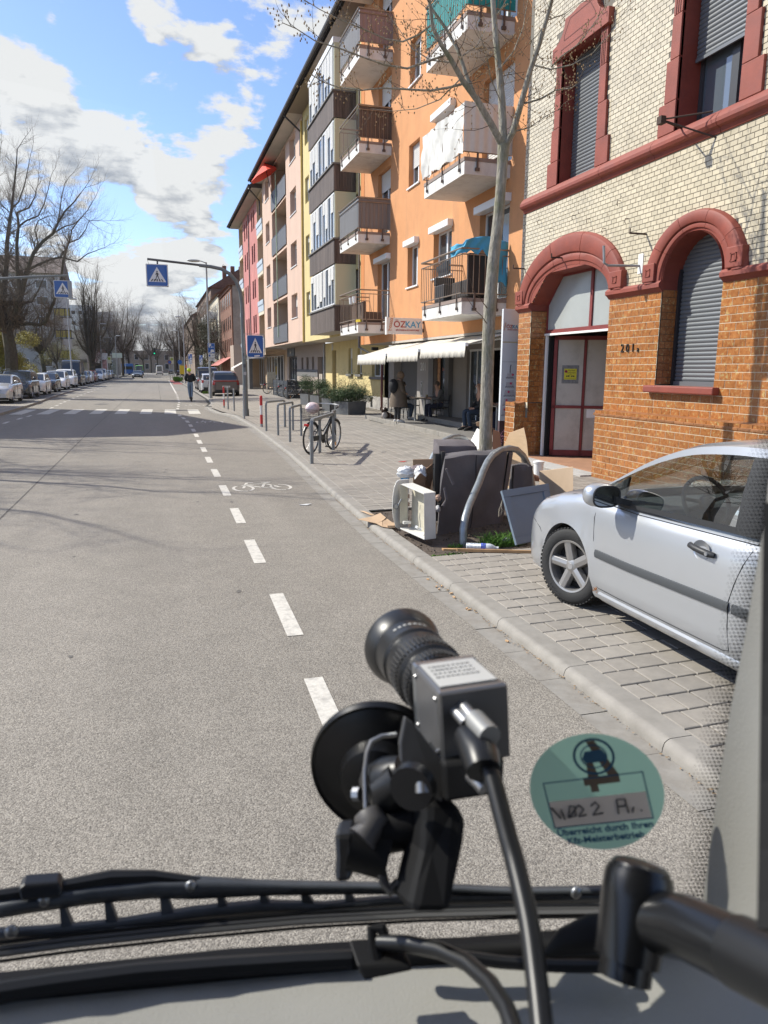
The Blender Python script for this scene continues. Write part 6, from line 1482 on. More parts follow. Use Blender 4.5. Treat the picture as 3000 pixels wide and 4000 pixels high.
t = thing('works_board',(3.4,100,.1),'yellow roadworks board with orange tag near the second parking sign','sign board'); MB().box(3.0,100,1.2,3.7,100.05,2.3).build('panel',mat('works_yellow',(.65,.5,.03),.5),t); MB().tube([(3.35,100.05,.1),(3.35,100.05,2.3)],.04,6).build('post',DARKM,t); MB().box(3.7,100,2.0,3.9,100.05,2.4).build('orange_tag',mat('works_orange',(.7,.15,.02),.5),t)
t = thing('street_name_sign',(-7.4,170,.1),'pale direction board above the parked cars far left','sign'); MB().box(-8.6,170,4.0,-6.6,170.1,5.0).build('plate',mat('pale_board',(.55,.6,.5),.5),t); MB().tube([(-7.6,170.1,.1),(-7.6,170.1,5)],.05,6).build('post',STEELP,t)
# rubble heap, menu board, boxed fence and bicycles of the street cafe
mb = MB()
for k in range(420):
 x = 8.3+random.random()*1.9; y = 74+random.uniform(-1.6,1.6); e = max(0,1-abs(x-9.3)/1.2)*max(0,1-abs(y-74)/1.9); z = .15+random.random()*.95*e; s = random.uniform(.06,.14)
 mb.cbox((x,y,z),(s*1.4,s,s*.7),Euler((random.random()*3,random.random()*3,random.random()*3)).to_matrix())
tag(mb.build('rubble_heap',mat('rubble',(.42,.37,.31),.95,rnd=.5)),'heap of pale broken rubble against the wall beyond the parked cars','rubble',kind='stuff')
t = thing('menu_board',(7.9,53.9,.2),'pale menu board standing in a wire rack by the black fence','menu board'); MB().box(7.65,53.9,.75,8.25,53.95,1.75).build('board',mat('board_ivory',(.50,.46,.36),.6,var=.2,vs=9),t); mb = MB()
for k in range(6):mb.box(7.6+k*.15,53.8,.15,7.62+k*.15,53.82,.95)
mb.box(7.6,53.8,.5,8.4,53.82,.52); mb.box(7.6,53.8,.93,8.4,53.82,.95); mb.build('wire_rack',STEEL,t)
def cafe_fence(x0,y0,x1,y1,label):
 t = thing('cafe_fence',(x0,y0,.15),label,'fence','dark slatted cafe fences'); n = 4; d = Vector((x1-x0,y1-y0,0)); M_ = mat('anthracite_board',(.035,.042,.052),.6)
 for k in range(n):
  a = Vector((x0,y0,.18))+d*(k/n+.01); b = Vector((x0,y0,.18))+d*((k+1)/n-.01)
  for j in range(4):MB().prism([a+Vector((0,0,j*.27)),b+Vector((0,0,j*.27)),b+Vector((0,0,j*.27+.24)),a+Vector((0,0,j*.27+.24))],(.04,.02,0)).build('fence_board',M_,t)
 MB().tube([(x0,y0,.15),(x0,y0,1.3)],.03,6).build('post',DARKM,t); MB().tube([(x1,y1,.15),(x1,y1,1.3)],.03,6).build('post',DARKM,t)
cafe_fence(7.75,46.0,7.85,52.5,'anthracite board fence of the pavement cafe, street side'); cafe_fence(7.75,45.8,9.3,45.9,'anthracite board fence of the pavement cafe, near side')
t = thing('wire_fence',(8.1,44.5,.2),'low wire mesh fence beneath the pale pink ground floor windows','fence'); mb = MB()
for k in range(32):mb.box(7.9+k*.05,44.0,.2,7.91+k*.05,44.01,1.05)
mb.box(7.9,44,1.03,9.5,44.02,1.05); mb.box(7.9,44,.3,9.5,44.02,.32); mb.build('wire',DARKM,t)
# ================================================================ vehicles
CARGLASS = mat('car_glass_dark',(.03,.036,.04),.06,0,spec=1.0); TYRE = mat('tyre',(.022,.022,.022),.8,bump=.002,bs=60); RIM = mat('alloy',(.42,.42,.43),.3,.8); BLKT = mat('black_trim',(.022,.023,.025),.5)
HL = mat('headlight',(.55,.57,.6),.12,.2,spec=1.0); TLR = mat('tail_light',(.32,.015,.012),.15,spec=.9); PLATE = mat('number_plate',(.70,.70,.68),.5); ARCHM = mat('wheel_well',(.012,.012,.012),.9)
def paint(n,c,rough=.28,metal=.25):return mat('paint_'+n,c,rough,metal,coat=.8,var=.015,vs=2)
def smooth_tab(tab,u):
 if u<=tab[0][0]:return tab[0][1]
 for (a,xa), (b,xb)in zip(tab,tab[1:]):
  if u<=b:
   t = (u-a)/(b-a); return xa+(xb-xa)*t
 return tab[-1][1]
def wheel(par,c,r,w,out,steer=0.0,spokes=5,rimr=.68,name='wheel',rimm=None,detail=False,tw=.27):
 'c centre, out = +1/-1 direction of the outer face along x'
 e = bpy.data.objects.new(name,None); COL.objects.link(e); e.parent = par; e.location = Vector(c)-par.location if par.rotation_euler.z==0 else c
 e.rotation_euler = (0,0,steer)
 def lb(mb,nm,m_,**k):
  o = mb.build(nm,m_,None,**k); o.parent = e; return o
 h = w/2; R2 = r*rimr
 prof = [(R2*.96,-h*.9),(R2*1.02,-h),(r*.90,-h*1.04),(r*.975,-h*.86),(r,-h*.55),(r,h*.55),(r*.975,h*.86),(r*.90,h*1.04),(R2*1.02,h),(R2*.96,h*.9)]
 lb(MB().lathe([(a,b*out)for a,b in prof],ax=(1,0,0),n=56 if detail else 24),'tyre',TYRE,smooth=True,ang=.8)
 if detail:
  tr_ = MB()
  for k in range(56):
   a = 2*pi*k/56
   for j, x in enumerate((-.78,-.38,.02,.42,.80)):
    q = a+(.03 if j%2 else 0); R = Matrix.Rotation(q,3,'X'); tr_.cbox(R@Vector((0,0,r-.002))+Vector((x*h*.95,0,0)),(h*.33,2*pi*r/56*.62,.010),R)
  lb(tr_,'tread',TYRE,kind='stuff')
  t_ = text_mb('SPORT 5',.036,.0008,None)
  mm = MB()
  for s_, a0 in ((t_,.55),(text_mb('SPORT 5',.036,.0008,None),.55+pi)):
   for i, (x,y,z)in enumerate(s_.v):
    ang = a0+x/(r*.82)*1.0; rr = r*.83+y; s_.v[i] = (out*(h*1.03+.001)+0,0,0); yy = sin(ang)*rr*(-out); zz = cos(ang)*rr; s_.v[i] = (out*(h*1.035+z+.001),yy*-1*out*out,zz)
   mm.add(s_.v,s_.f)
  lb(mm,'sidewall_lettering',mat('tyre_letter',(.05,.05,.05),.6))
 ro = MB().lathe([(R2*.99,h*.9*out),(R2*.97,h*.97*out),(R2*.90,h*.93*out),(R2*.87,h*.55*out),(R2*.86,-h*.4*out)],ax=(1,0,0),n=48 if detail else 20); rim = lb(ro,'rim',rimm or RIM,smooth=True,ang=.5)
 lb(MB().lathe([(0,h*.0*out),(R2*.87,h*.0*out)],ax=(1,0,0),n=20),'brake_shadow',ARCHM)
 if detail:lb(MB().lathe([(.06,h*.12*out),(R2*.62,h*.14*out),(R2*.62,h*.05*out)],ax=(1,0,0),n=32),'brake_disc',mat('brake_steel',(.16,.15,.14),.5,.8),smooth=True)
 sp = MB(); x1 = h*.86*out
 for k in range(spokes):
  a = 2*pi*k/spokes+(-.22 if detail else .3); R = Matrix.Rotation(a,3,'X')
  w0 = R2*tw*.85; w1 = R2*tw*.62
  if detail:
   P = [(x1*.80,-w0*.75,R2*.12),(x1*.80,w0*.75,R2*.12),(x1*.99,w1,R2*.95),(x1*.99,-w1,R2*.95),(x1*.30,-w0*1.0,R2*.12),(x1*.30,w0*1.0,R2*.12),(x1*.42,w1*1.25,R2*.95),(x1*.42,-w1*1.25,R2*.95),(x1*.90,0,R2*.12),(x1*1.06,0,R2*.95)]
   sp.add([R@Vector(p)for p in P],[(0,8,9,3),(8,1,2,9),(4,0,3,7),(1,5,6,2),(5,4,7,6),(3,9,2,6,7),(0,4,5,1,8)])
  else:sp.cbox(R@Vector((x1*.7,0,R2*.52)),(abs(x1)*.35,R2*.22,R2*.86),R)
 if detail:
  o = lb(sp,'spokes',rimm or RIM,bevel=.0035)
  lb(MB().lathe([(0,x1*.93),(R2*.18,x1*.93),(R2*.27,x1*.80),(R2*.27,x1*.3)],ax=(1,0,0),n=32),'hub',rimm or RIM,smooth=True,ang=.6)
  nt_ = MB()
  for k in range(5):
   a = 2*pi*(k+.5)/5-.22; nt_.lathe([(0,x1*.66),(.011,x1*.68),(.011,x1*.82),(.017,x1*.83),(.017,x1*.8)],(0,-sin(a)*R2*.27,cos(a)*R2*.27),(1,0,0),12)
  lb(nt_,'wheel_bolts',BLKT)
  lb(MB().lathe([(.0,x1*.96),(.026,x1*.96),(.027,x1*.92)],ax=(1,0,0),n=20),'hub_cap',mat('hub_silver',(.55,.55,.56),.3,.7))
 else:lb(sp,'spokes',rimm or RIM); lb(MB().lathe([(0,x1*.9),(R2*.2,x1*.9),(R2*.22,x1*.5)],ax=(1,0,0),n=12),'hub',rimm or RIM)
 return e
SEDAN = dict(L=4.3,W=1.76,H=1.46,wf=3.42,wr=.82,r=.315,top=[(0,.98),(.12,1.02),(.5,1.02),(3.0,1.0),(3.3,.95),(3.8,.86),(4.15,.74),(4.27,.60),(4.3,.5)],roof=[(.08,1.02),(.55,1.36),(.9,1.42),(1.7,1.46),(2.3,1.42),(3.12,.985)],wins=[(.62,1.25),(1.33,2.05),(2.13,3.0)],rr=.5,rfr=2.3,rre=.62,tail=.90)
def car(name,label,spec,pm,loc,yaw=0.0,group=None,see=False,plate=None,cat='car',sk=1.0,trimlow=True,extra=None,hero=False,rails=False,rimm=None,glass=None):
 S = dict(SEDAN); S.update(spec); Ln, Wd, H = S['L'], S['W']/2, S['H']; wf, wr, r = S['wf'], S['wr'], S['r']; ra = r+.045
 t = thing(name,(0,0,0),label,cat,group); O = S.get('zs',.19)
 def halfw(y):
  e = min(y,Ln-y); k = 1-.20*max(0,1-e/.42)**2.2-(.05 if e<.02 else 0); return Wd*k
 ys_ = []; y = 0; step = .05 if not hero else .035
 while y<Ln+1e-6:ys_.append(round(y,4)); y+=step
 for c in (wf,wr):
  for a in range(0,181,12 if not hero else 6):ys_.append(c+ra*cos(radians(a)))
 ys_ = sorted({round(q,3)for q in ys_ if 0<=q<=Ln}|{0.0,Ln}); cl = [ys_[0]]
 for q in ys_[1:]:
  if q-cl[-1]>.008:cl.append(q)
 ys_ = cl
 def ztop(y):return smooth_tab(S['top'],y)
 def zbot(y):
  z = O+.10*max(0,1-min(y,Ln-y)/.5)**2
  for c in (wf,wr):
   d = ra*ra-(y-c)**2
   if d>0:z = max(z,r-.01+sqrt(d))
  return z
 PROF = [(0,.965),(.10,.985),(.30,1.0),(.55,1.0),(.74,.992),(.86,.968),(.94,.93),(1.0,.87)]
 if hero:PROF = [(0,.955),(.04,.975),(.085,.978),(.10,.985),(.22,.997),(.40,1.0),(.55,1.0),(.70,.994),(.80,.984),(.88,.965),(.94,.938),(.98,.90),(1.0,.87)]
 rows = []
 for y in ys_:
  w = halfw(y); zt = ztop(y); zb = min(zbot(y),zt-.05); row = []
  for s_ in (-1,1):
   side = []
   for f_, k in PROF:
    z0 = O; z = z0+(zt-z0)*f_; z = max(z,zb); bulge = 0
    if S.get('flare',.018):
     for c in (wf,wr):
      d = abs(sqrt((y-c)**2+(z-r)**2)-ra)
      if d<.16:bulge = max(bulge,S.get('flare',.018)*(1-d/.16)**2*(1 if z>r else .4))
    side.append((s_*(w*k+bulge),y,z))
   inner = [(s_*w*.72,y,zt+.022*(1 if y>S['wins'][-1][1]-.2 else 0)),(s_*w*.35,y,zt+.035*(1 if y>S['wins'][-1][1]-.2 else 0))]
   side+=inner
   row.append(side)
  rows.append(row[0]+[(0,y,ztop(y)+.038*(1 if y>S['wins'][-1][1]-.2 else 0))]+row[1][::-1])
 open_top = see
 mb = MB(); n = len(rows[0]); P_len = len(PROF)
 vs = [p for rw in rows for p in rw]; fs = []
 rb0 = S['roof'][0][0]+.1; rb1 = S['roof'][-1][0]-.1
 for i in range(len(rows)-1):
  ym = (ys_[i]+ys_[i+1])/2
  for j in range(n-1):
   if open_top and P_len-1<=j<n-P_len and rb0<ym<rb1:continue
   fs.append((i*n+j,i*n+j+1,(i+1)*n+j+1,(i+1)*n+j))
 fs.append(tuple(range(n))); fs.append(tuple(range(len(rows)*n-1,(len(rows)-1)*n-1,-1)))
 mb.add(vs,fs)
 mb.build('body',pm,t,smooth=True,ang=.75)
 # greenhouse
 belt = lambda y:ztop(y)-.002
 RF2 = S['roof']; rw_ = S.get('rw',.78); gy = [RF2[0][0]]; y = RF2[0][0]
 while y<RF2[-1][0]-.02:y+=step; gy.append(min(y,RF2[-1][0]))
 def zroof(y):
 # smoothed roof line
  return sum(smooth_tab(RF2,min(max(y+d,RF2[0][0]),RF2[-1][0]))for d in (-.12,-.06,0,.06,.12))/5 if RF2[0][0]+.15<y<RF2[-1][0]-.15 else smooth_tab(RF2,y)
 body = MB(); gl = MB(); ws = MB(); rgl = MB(); blackp = MB()
 G = []
 for y in gy:
  zr = max(zroof(y),belt(y)+.003); zb = belt(y); w = halfw(y); f_ = (zr-zb)/max(.01,H-zb); wb = w*.925; wt = w*(.925-(.925-rw_)*min(1,f_))
  pts = []
  for u in (0,.08,.5,.90,1.0):pts.append((wb+(wt-wb)*u+.02*sin(pi*u)*f_,zb+(zr-.03*f_-zb)*u))
  pts.append((wt*.90,zr-.005*f_)); pts.append((wt*.5,zr+.012*f_)); pts.append((0,zr+.02*f_))
  G.append([(x,y,z)for x,z in pts])
 def cat_of(ym,j):
  if j<4:
   if j in (1,2):
    for a, b in S['wins']:
     if a<ym<b:return 'g'
    return 'p' if S['wins'][0][0]<ym<S['wins'][-1][1]else 'b'
   if j==0:return 'p' if S['wins'][0][0]-.05<ym<S['wins'][-1][1]+.05 else 'b'
   return 'b'
  if j==4:return 'b'
  if ym>S['rfr']:return 'w'
  if ym<S['rre']:return 'r'
  return 'b'
 for i in range(len(gy)-1):
  ym = (gy[i]+gy[i+1])/2
  for j in range(7):
   for s_ in (-1,1):
    q = [G[i][j],G[i+1][j],G[i+1][j+1],G[i][j+1]]; q = [(s_*a,b,c)for a,b,c in q]
    {'g':gl,'b':body,'w':ws,'r':rgl,'p':blackp}[cat_of(ym,j)].quad(*q)
 def weld(mb_,nm,m_):
  if not mb_.f:return
  key = {}; v2 = []; idx = []
  for p in mb_.v:
   k = (round(p[0],4),round(p[1],4),round(p[2],4))
   if k not in key:key[k] = len(v2); v2.append(p)
   idx.append(key[k])
  mb_.v = v2; mb_.f = [tuple(idx[i]for i in f)for f in mb_.f]; return mb_.build(nm,m_,t,smooth=True,ang=.9)
 gm = glass or CARGLASS
 weld(body,'roof',pm); weld(gl,'side_window',gm); weld(ws,'windscreen',gm); weld(rgl,'rear_window',gm); weld(blackp,'window_pillar',BLKT)
 # underbody and wheel wells
 MB().box(-Wd*.82,.12,O-.02,Wd*.82,Ln-.12,O+.25).build('underbody',ARCHM,t)
 if not hero:
  for c in (wf,wr):MB().box(-Wd*.62,c-ra,O,Wd*.62,c+ra,r+ra+.02).build('wheel_well',ARCHM,t)
  # front
 zf = ztop(Ln-.15)
 fx = lambda y:halfw(y)
 MB().box(-Wd*.42,Ln-.03,.34,Wd*.42,Ln+.012,.44).build('lower_grille',BLKT,t,bevel=.01); MB().prism([(-Wd*.38,Ln-.12,.56),(Wd*.38,Ln-.12,.56),(Wd*.46,Ln-.12,.70),(-Wd*.46,Ln-.12,.70)],(0,.125,0)).build('grille',BLKT,t)
 MB().box(-.26,Ln,.46,.26,Ln+.02,.56).build('number_plate',PLATE,t)
 for s_ in (-1,1):
  p = [(s_*Wd*.52,Ln-.03,.58),(s_*Wd*.80,Ln-.09,.60),(s_*Wd*.93,Ln-.42,.70),(s_*Wd*.90,Ln-.48,.76),(s_*Wd*.72,Ln-.20,.73),(s_*Wd*.52,Ln-.10,.68)]
  cc = Vector((0,-.0,0)); c_ = sum((Vector(q)for q in p),Vector())/6
  mb = MB(); mb.add([Vector(q)+Vector((s_*.012,.012,.008))for q in p]+[c_+Vector((s_*.05,.05,.02))]+[Vector(q)-Vector((s_*.05,.06,.02))for q in p],[(k,(k+1)%6,6)for k in range(6)]+[(k,(k+1)%6,7+(k+1)%6,7+k)for k in range(6)]); mb.build('headlight',HL,t,smooth=True,ang=.6)
  MB().prism([(s_*Wd*.80,.05,.76),(s_*Wd*.95,.20,.76),(s_*Wd*.93,.18,.98),(s_*Wd*.74,.03,.98)],(0,-.06,0)).build('tail_light',TLR,t,bevel=.012)
  m_y = S['wins'][-1][1]-.12; mb = MB().sph((s_*(Wd+.09),m_y,belt(m_y)+.09),(.10,.06,.075),12,8); mb.cbox((s_*(Wd-.02),m_y,belt(m_y)+.06),(.14,.04,.03)); mi = mb.build('door_mirror',pm,t,smooth=True)if not hero else None
  if not hero:
   for yy in (S['wins'][-1][0]-.04,S['wins'][-1][1]-.12):
    x = halfw(yy)+.004; MB().box(s_*x-.004,yy-.006,O+.10,s_*x+.004,yy+.006,belt(yy)-.04).build('door_seam',BLKT,t)
   for yy in (S['wins'][-1][0]+.1,S['wins'][-2][0]+.12):MB().box(s_*(Wd+.002)-.012,yy,belt(yy)-.17,s_*(Wd+.002)+.012,yy+.18,belt(yy)-.14).build('door_handle',pm if not S.get('bh')else BLKT,t,bevel=.006)
 MB().box(-Wd*.78,-.015,.30,Wd*.78,.05,.44).build('rear_bumper_trim',BLKT,t,bevel=.01); MB().box(-.26,-.03,.60,.26,-.0,.71).build('number_plate',PLATE,t)
 if plate:text_mb(plate,.085,.001,face_m(0,-.033,.655)).build('lettering',BLK,t)
 if rails:
  for s_ in (-1,1):MB().tube([(s_*Wd*.72,.7,H-.02),(s_*Wd*.72,.9,H+.045),(s_*Wd*.72,2.2,H+.045),(s_*Wd*.72,2.45,H-.01)],.02,6).build('roof_rail',STEEL,t)
 for c, st_ in ((wr,0),(wf,S.get('steer',0))):
  for s_ in (-1,1):wheel(t,(s_*(Wd-(.115 if not hero else .10)),c,r),r,.2,s_,steer=st_,detail=hero and s_<0 and c==wf,rimm=rimm,tw=.25,rimr=.70 if hero else .68)
 if extra:extra(t,S,halfw,belt)
 t.rotation_euler = (0,0,yaw); R = Matrix.Rotation(yaw,3,'Z'); t.location = Vector(loc)-R@Vector((0,Ln/2,0))*1.0
 return t
HATCH = dict(L=4.0,wf=3.18,top=[(0,.95),(.1,.98),(2.8,.96),(3.1,.93),(3.6,.84),(3.88,.70),(3.97,.55),(4.0,.48)],roof=[(.1,.98),(.45,1.36),(.8,1.44),(1.6,1.47),(2.15,1.42),(2.98,.95)],wins=[(.5,1.2),(1.28,2.0),(2.08,2.86)],rfr=2.2,rre=.5,H=1.47)
SUV = dict(L=4.4,W=1.86,H=1.68,wf=3.5,wr=.85,r=.355,zs=.25,top=[(0,1.06),(.1,1.10),(3.1,1.10),(3.35,1.06),(3.9,.98),(4.2,.85),(4.36,.66),(4.4,.55)],roof=[(.12,1.1),(.5,1.55),(.9,1.65),(1.8,1.68),(2.4,1.62),(3.22,1.09)],wins=[(.6,1.25),(1.33,2.15),(2.23,3.08)],rfr=2.45,rre=.6)
VAN = dict(L=5.6,W=2.0,H=2.6,wf=4.65,wr=1.2,r=.35,zs=.25,rw=.86,top=[(0,1.1),(4.7,1.15),(4.95,1.10),(5.3,.98),(5.5,.75),(5.6,.5)],roof=[(.02,1.2),(.06,2.5),(.5,2.6),(3.9,2.58),(4.25,2.42),(5.0,1.12)],wins=[(.4,1.6),(1.7,3.2),(3.3,4.75)],rfr=4.1,rre=.08)
MPV = dict(L=4.9,W=1.92,H=1.95,wf=4.0,wr=.95,r=.34,zs=.22,rw=.86,top=[(0,1.1),(3.9,1.1),(4.2,1.03),(4.6,.9),(4.82,.7),(4.9,.5)],roof=[(.02,1.15),(.18,1.85),(.6,1.95),(3.0,1.94),(3.4,1.82),(4.25,1.03)],wins=[(.4,1.6),(1.7,2.6),(2.7,3.95)],rfr=3.3,rre=.25)
SIL = paint('silver',(.62,.62,.62),.3,.4); WHT = paint('white',(.85,.84,.81),.3,0); DKB = paint('slate',(.055,.065,.08),.25,.5); BLK_ = paint('black',(.016,.017,.019),.22,.3); BRZ = paint('bronze_grey',(.15,.125,.12),.3,.6); GRB = paint('grey_blue',(.12,.15,.19),.3,.5)
RED_ = paint('dark_red',(.2,.03,.03),.3,.3)
GL = 'cars parked along the left kerb'
def lx(y):return -8.1-max(0,y-60)*.001
Z_ = .10
car('parked_car','silver estate car parked nearest, cut by the left picture edge',dict(SEDAN),SIL,(lx(44),44.8,Z_),pi+.0,GL)
car('parked_car','dark slate suv with roof rails, second parked car from the left',SUV,DKB,(lx(50),50.9,Z_),pi,GL,rails=True)
car('parked_car','white hatchback with black lower grille, third parked car from the left',HATCH,WHT,(lx(57),57.2,Z_),pi,GL)
car('parked_car','small dark car squeezed behind the third white hatchback',HATCH,BLK_,(lx(63),63.0,Z_),pi,GL)
car('parked_car','white compact car with dark oval grille before the lamp post',dict(SEDAN,H=1.56,roof=[(.08,1.05),(.5,1.45),(.9,1.53),(1.8,1.56),(2.4,1.5),(3.2,.985)]),WHT,(lx(69),69.6,Z_),pi,GL)
car('parked_car','white small suv just before the black van',dict(SUV,L=4.2,wf=3.4),WHT,(lx(76),76.4,Z_),pi,GL)
car('black_van','tall black van parked in the row of cars',VAN,BLK_,(lx(84)-.1,84.5,Z_),pi,cat='van')
for k, (y,sp,pm_,lab)in enumerate(((91.5,HATCH,GRB,'grey blue hatchback right behind the black van'),(97.5,SEDAN,SIL,'silver car two places behind the black van'),(104,HATCH,RED_,'dark red hatchback between the silver and white cars'),(113,SEDAN,WHT,'white saloon with wide dark grille beneath the poplar'),(120,SUV,WHT,'white suv behind the white saloon'),(127,HATCH,GRB,'grey blue car behind the white suv'),(134,SEDAN,SIL,'silver car near the far left lamp'),(141,HATCH,BLK_,'last dark car before the bus shelter'))):
 car('parked_car',lab,sp,pm_,(lx(y)+(.3 if k>2 else 0),y,Z_),pi,GL)
 # driving
car('driving_car','dark estate car with roof rails driving towards the viewer',dict(SEDAN,L=4.6,wf=3.7,W=1.88),paint('dark_green_grey',(.05,.06,.06),.3,.5),(-3.3,152,0),pi,rails=True)
GRN = paint('bright_green',(.16,.50,.03),.35,0); BLU_ = paint('deep_blue',(.015,.07,.26),.3,.2)
t = car('delivery_van','blue and bright green van driving towards the viewer',dict(VAN,H=2.7),BLU_,(-3.9,206,0),pi,cat='van')
for c in kids(t):
 if c.name.startswith('roof'):c.data.materials[0] = GRN
t = thing('box_truck',(-6.6,212,0),'blue van with white lettering beside the green van','van'); MB().box(-8.4,208,.4,-5.5,215,3.0).build('body',paint('mid_blue',(.03,.14,.42),.4,0),t,bevel=.1); MB().box(-8.2,207.9,1.5,-5.7,208.0,2.3).build('windscreen',CARGLASS,t)
for x in (-8.1,-5.8):MB().lathe([(0,-.1),(.38,-.1),(.38,.1),(0,.1)],(x,209.3,.38),(1,0,0),16).build('wheel',TYRE,t)
car('white_van','white van driving away in the distance',dict(VAN,H=2.5),WHT,(1.2,232,0),0,cat='van')
car('far_car','dark car right of the distant white van',HATCH,BLK_,(4.6,236,0),0); car('far_car','dark car beside the far verge bollards',SEDAN,DKB,(6.0,200,0),0)
# right side parked
GR = 'cars parked on the right pavement'
sv = car('parked_suv','bronze grey suv seen from behind, parked on the right pavement',dict(SUV,L=4.7,W=1.88,wf=3.75,H=1.67),BRZ,(4.55,54.1,.11),0,GR,plate='MA·CJ 770')
R_ = MB().box(-.86,-.02,.98,.86,.03,1.07); o = R_.build('light_bar',TLR,None); o.parent = sv
car('parked_car','light silver hatchback half hidden behind the bronze suv',dict(HATCH,H=1.5),SIL,(4.15,60.6,.11),0,GR)
car('parked_minivan','dark brown minivan parked beyond the silver hatchback',MPV,paint('dark_brown',(.05,.035,.03),.3,.4),(4.35,69.0,.11),0,GR)
# ---------------------------------------------------------------- the near silver hatchback
PEARL = mat('pearl_silver',(.50,.52,.545),.30,.6,coat=.9,var=.02,vs=1.2)
GOLF = dict(L=4.2,W=1.76,H=1.485,wf=3.32,wr=.74,r=.317,zs=.17,rw=.80,flare=.022,top=[(0,.96),(.12,1.0),(.6,.985),(1.5,.955),(2.5,.925),(2.9,.935),(3.05,.945),(3.3,.925),(3.6,.875),(3.85,.80),(4.02,.70),(4.12,.60),(4.18,.50),(4.2,.42)],roof=[(.10,1.0),(.30,1.22),(.55,1.40),(.9,1.46),(1.4,1.485),(1.8,1.475),(2.15,1.43),(2.5,1.30),(3.12,.95)],wins=[(.52,1.22),(1.62,2.96)],rfr=2.22,rre=.5,steer=.30)
SEEG = glass_mat('car_glass_clear',(.78,.86,.85),.5,0.0)
def golf_extra(t,S,halfw,belt):
 X = -S['W']/2
 def on(y,f):
  pr = [(0,.955),(.04,.975),(.085,.978),(.10,.985),(.22,.997),(.40,1.0),(.55,1.0),(.70,.994),(.80,.984),(.88,.965),(.94,.938),(.98,.90),(1.0,.87)]
  zt = smooth_tab(S['top'],y); return Vector((-halfw(y)*smooth_tab(pr,f),y,S['zs']+(zt-S['zs'])*f))
 def seam(pts,w=.0035,m_=BLKT,nm='panel_gap'):
  P = [on(y,f)+Vector((-.0008,0,0))for y,f in pts]; MB().tube(P,w,4).build(nm,m_,t)
 door = [(2.98,1.0),(2.985,.93),(2.975,.8),(2.95,.6),(2.93,.4),(2.92,.25),(2.90,.14),(2.86,.115),(2.6,.11),(2.0,.11),(1.55,.11),(1.50,.13)]
 seam(door+[(1.52,.3),(1.53,.5),(1.50,.65),(1.46,.8),(1.43,.9),(1.42,.97)])
 seam([(2.88,.955),(2.5,.955),(2.0,.955),(1.43,.955),(.6,.955)],.004,BLKT,'window_seal')
 # black pillar edge gap between the door frames
 # fender to bumper gap and bonnet shut line
 seam([(3.72,.48),(3.78,.58),(3.9,.70),(4.0,.78)]); seam([(4.05,.95),(3.8,.975),(3.4,.985),(3.05,.99)],.003)
 # rubbing strip
 rows = []
 for y in [1.52+k*.05 for k in range(28)]+[2.91]:
  c = on(y,.46); rows.append([c+Vector((.004,0,.032)),c+Vector((-.010,0,.028)),c+Vector((-.016,0,.0)),c+Vector((-.010,0,-.028)),c+Vector((.004,0,-.032))])
 m_ = MB().grid(rows,flip=True); m_.poly(rows[-1]); m_.build('rubbing_strip',mat('grey_rubber',(.055,.06,.065),.6),t,smooth=True,ang=.5)
 rows = []
 for y in [.9+k*.05 for k in range(12)]+[1.49]:
  c = on(y,.46); rows.append([c+Vector((.004,0,.032)),c+Vector((-.010,0,.028)),c+Vector((-.016,0,.0)),c+Vector((-.010,0,-.028)),c+Vector((.004,0,-.032))])
 MB().grid(rows,flip=True).build('rubbing_strip',mat('grey_rubber',(.055,.06,.065),.6),t,smooth=True,ang=.5)
 # sill crease
 rows = []
 for y in [1.0+k*.06 for k in range(32)]:rows.append([on(y,.075)+Vector((-.002,0,.006)),on(y,.06)+Vector((-.012,0,.0)),on(y,.03)+Vector((-.010,0,-.01)),on(y,0)+Vector((.02,0,-.02))])
 MB().grid(rows,flip=True).build('sill',PEARL,t,smooth=True)
 sp = on(2.90,.10); mb = MB()
 for k in range(30):mb.sph(sp+Vector((-.004,random.gauss(0,.02),random.gauss(0,.014))),(.002,.007,.004),5,3)
 mb.build('rust_spot',mat('rust',(.25,.10,.03),.9),t)
 # door handle with recess
 h = on(1.80,.83); cup = MB()
 rows = [[h+Vector((-.001+.018*(1-u*u)*1.0-.004,.075*u*cos(a),-.004+.062*u*sin(a)))for a in [2*pi*j/24 for j in range(25)]]for u in (1.0,.8,.6,.4,.2,.01)]
 rows = [[p+Vector((-.006,0,0))for p in r_]for r_ in rows]
 cup.grid(rows,flip=True).build('handle_cup',PEARL,t,smooth=True)
 hb = MB(); P = [h+Vector((-.008,.10,.012)),h+Vector((-.028,.08,.010)),h+Vector((-.036,.03,.004)),h+Vector((-.036,-.03,-.002)),h+Vector((-.030,-.085,-.008)),h+Vector((-.012,-.115,-.012))]
 hb.tube(P,[.014,.019,.020,.020,.021,.017],10); hd = hb.build('door_handle',mat('black_trim',(.022,.023,.025),.5),t,smooth=True)
 lk = MB().lathe([(0,.0),(.012,0),(.012,-.01)],h+Vector((-.052,-.085,-.006)),(-1,0,0),14); o = lk.build('lock_cylinder',STEEL,None); o.parent = t
 # mirror
 my = 2.72; mb = MB(); c = Vector((-.99,my,1.005));
 rows = []
 for i in range(11):
  a = pi*i/10; yy = .085*cos(a); s_ = sin(a)**.55 if 0<i<10 else .02
  rows.append([c+Vector((.125*s_*abs(cos(b))**.8*(1 if cos(b)>0 else -1),yy+.02,.088*s_*abs(sin(b))**.8*(1 if sin(b)>0 else -1)))for b in [2*pi*j/24 for j in range(24)]])
 mb.grid(rows,closeu=True); mi = mb.build('door_mirror',PEARL,t,smooth=True,ang=0)
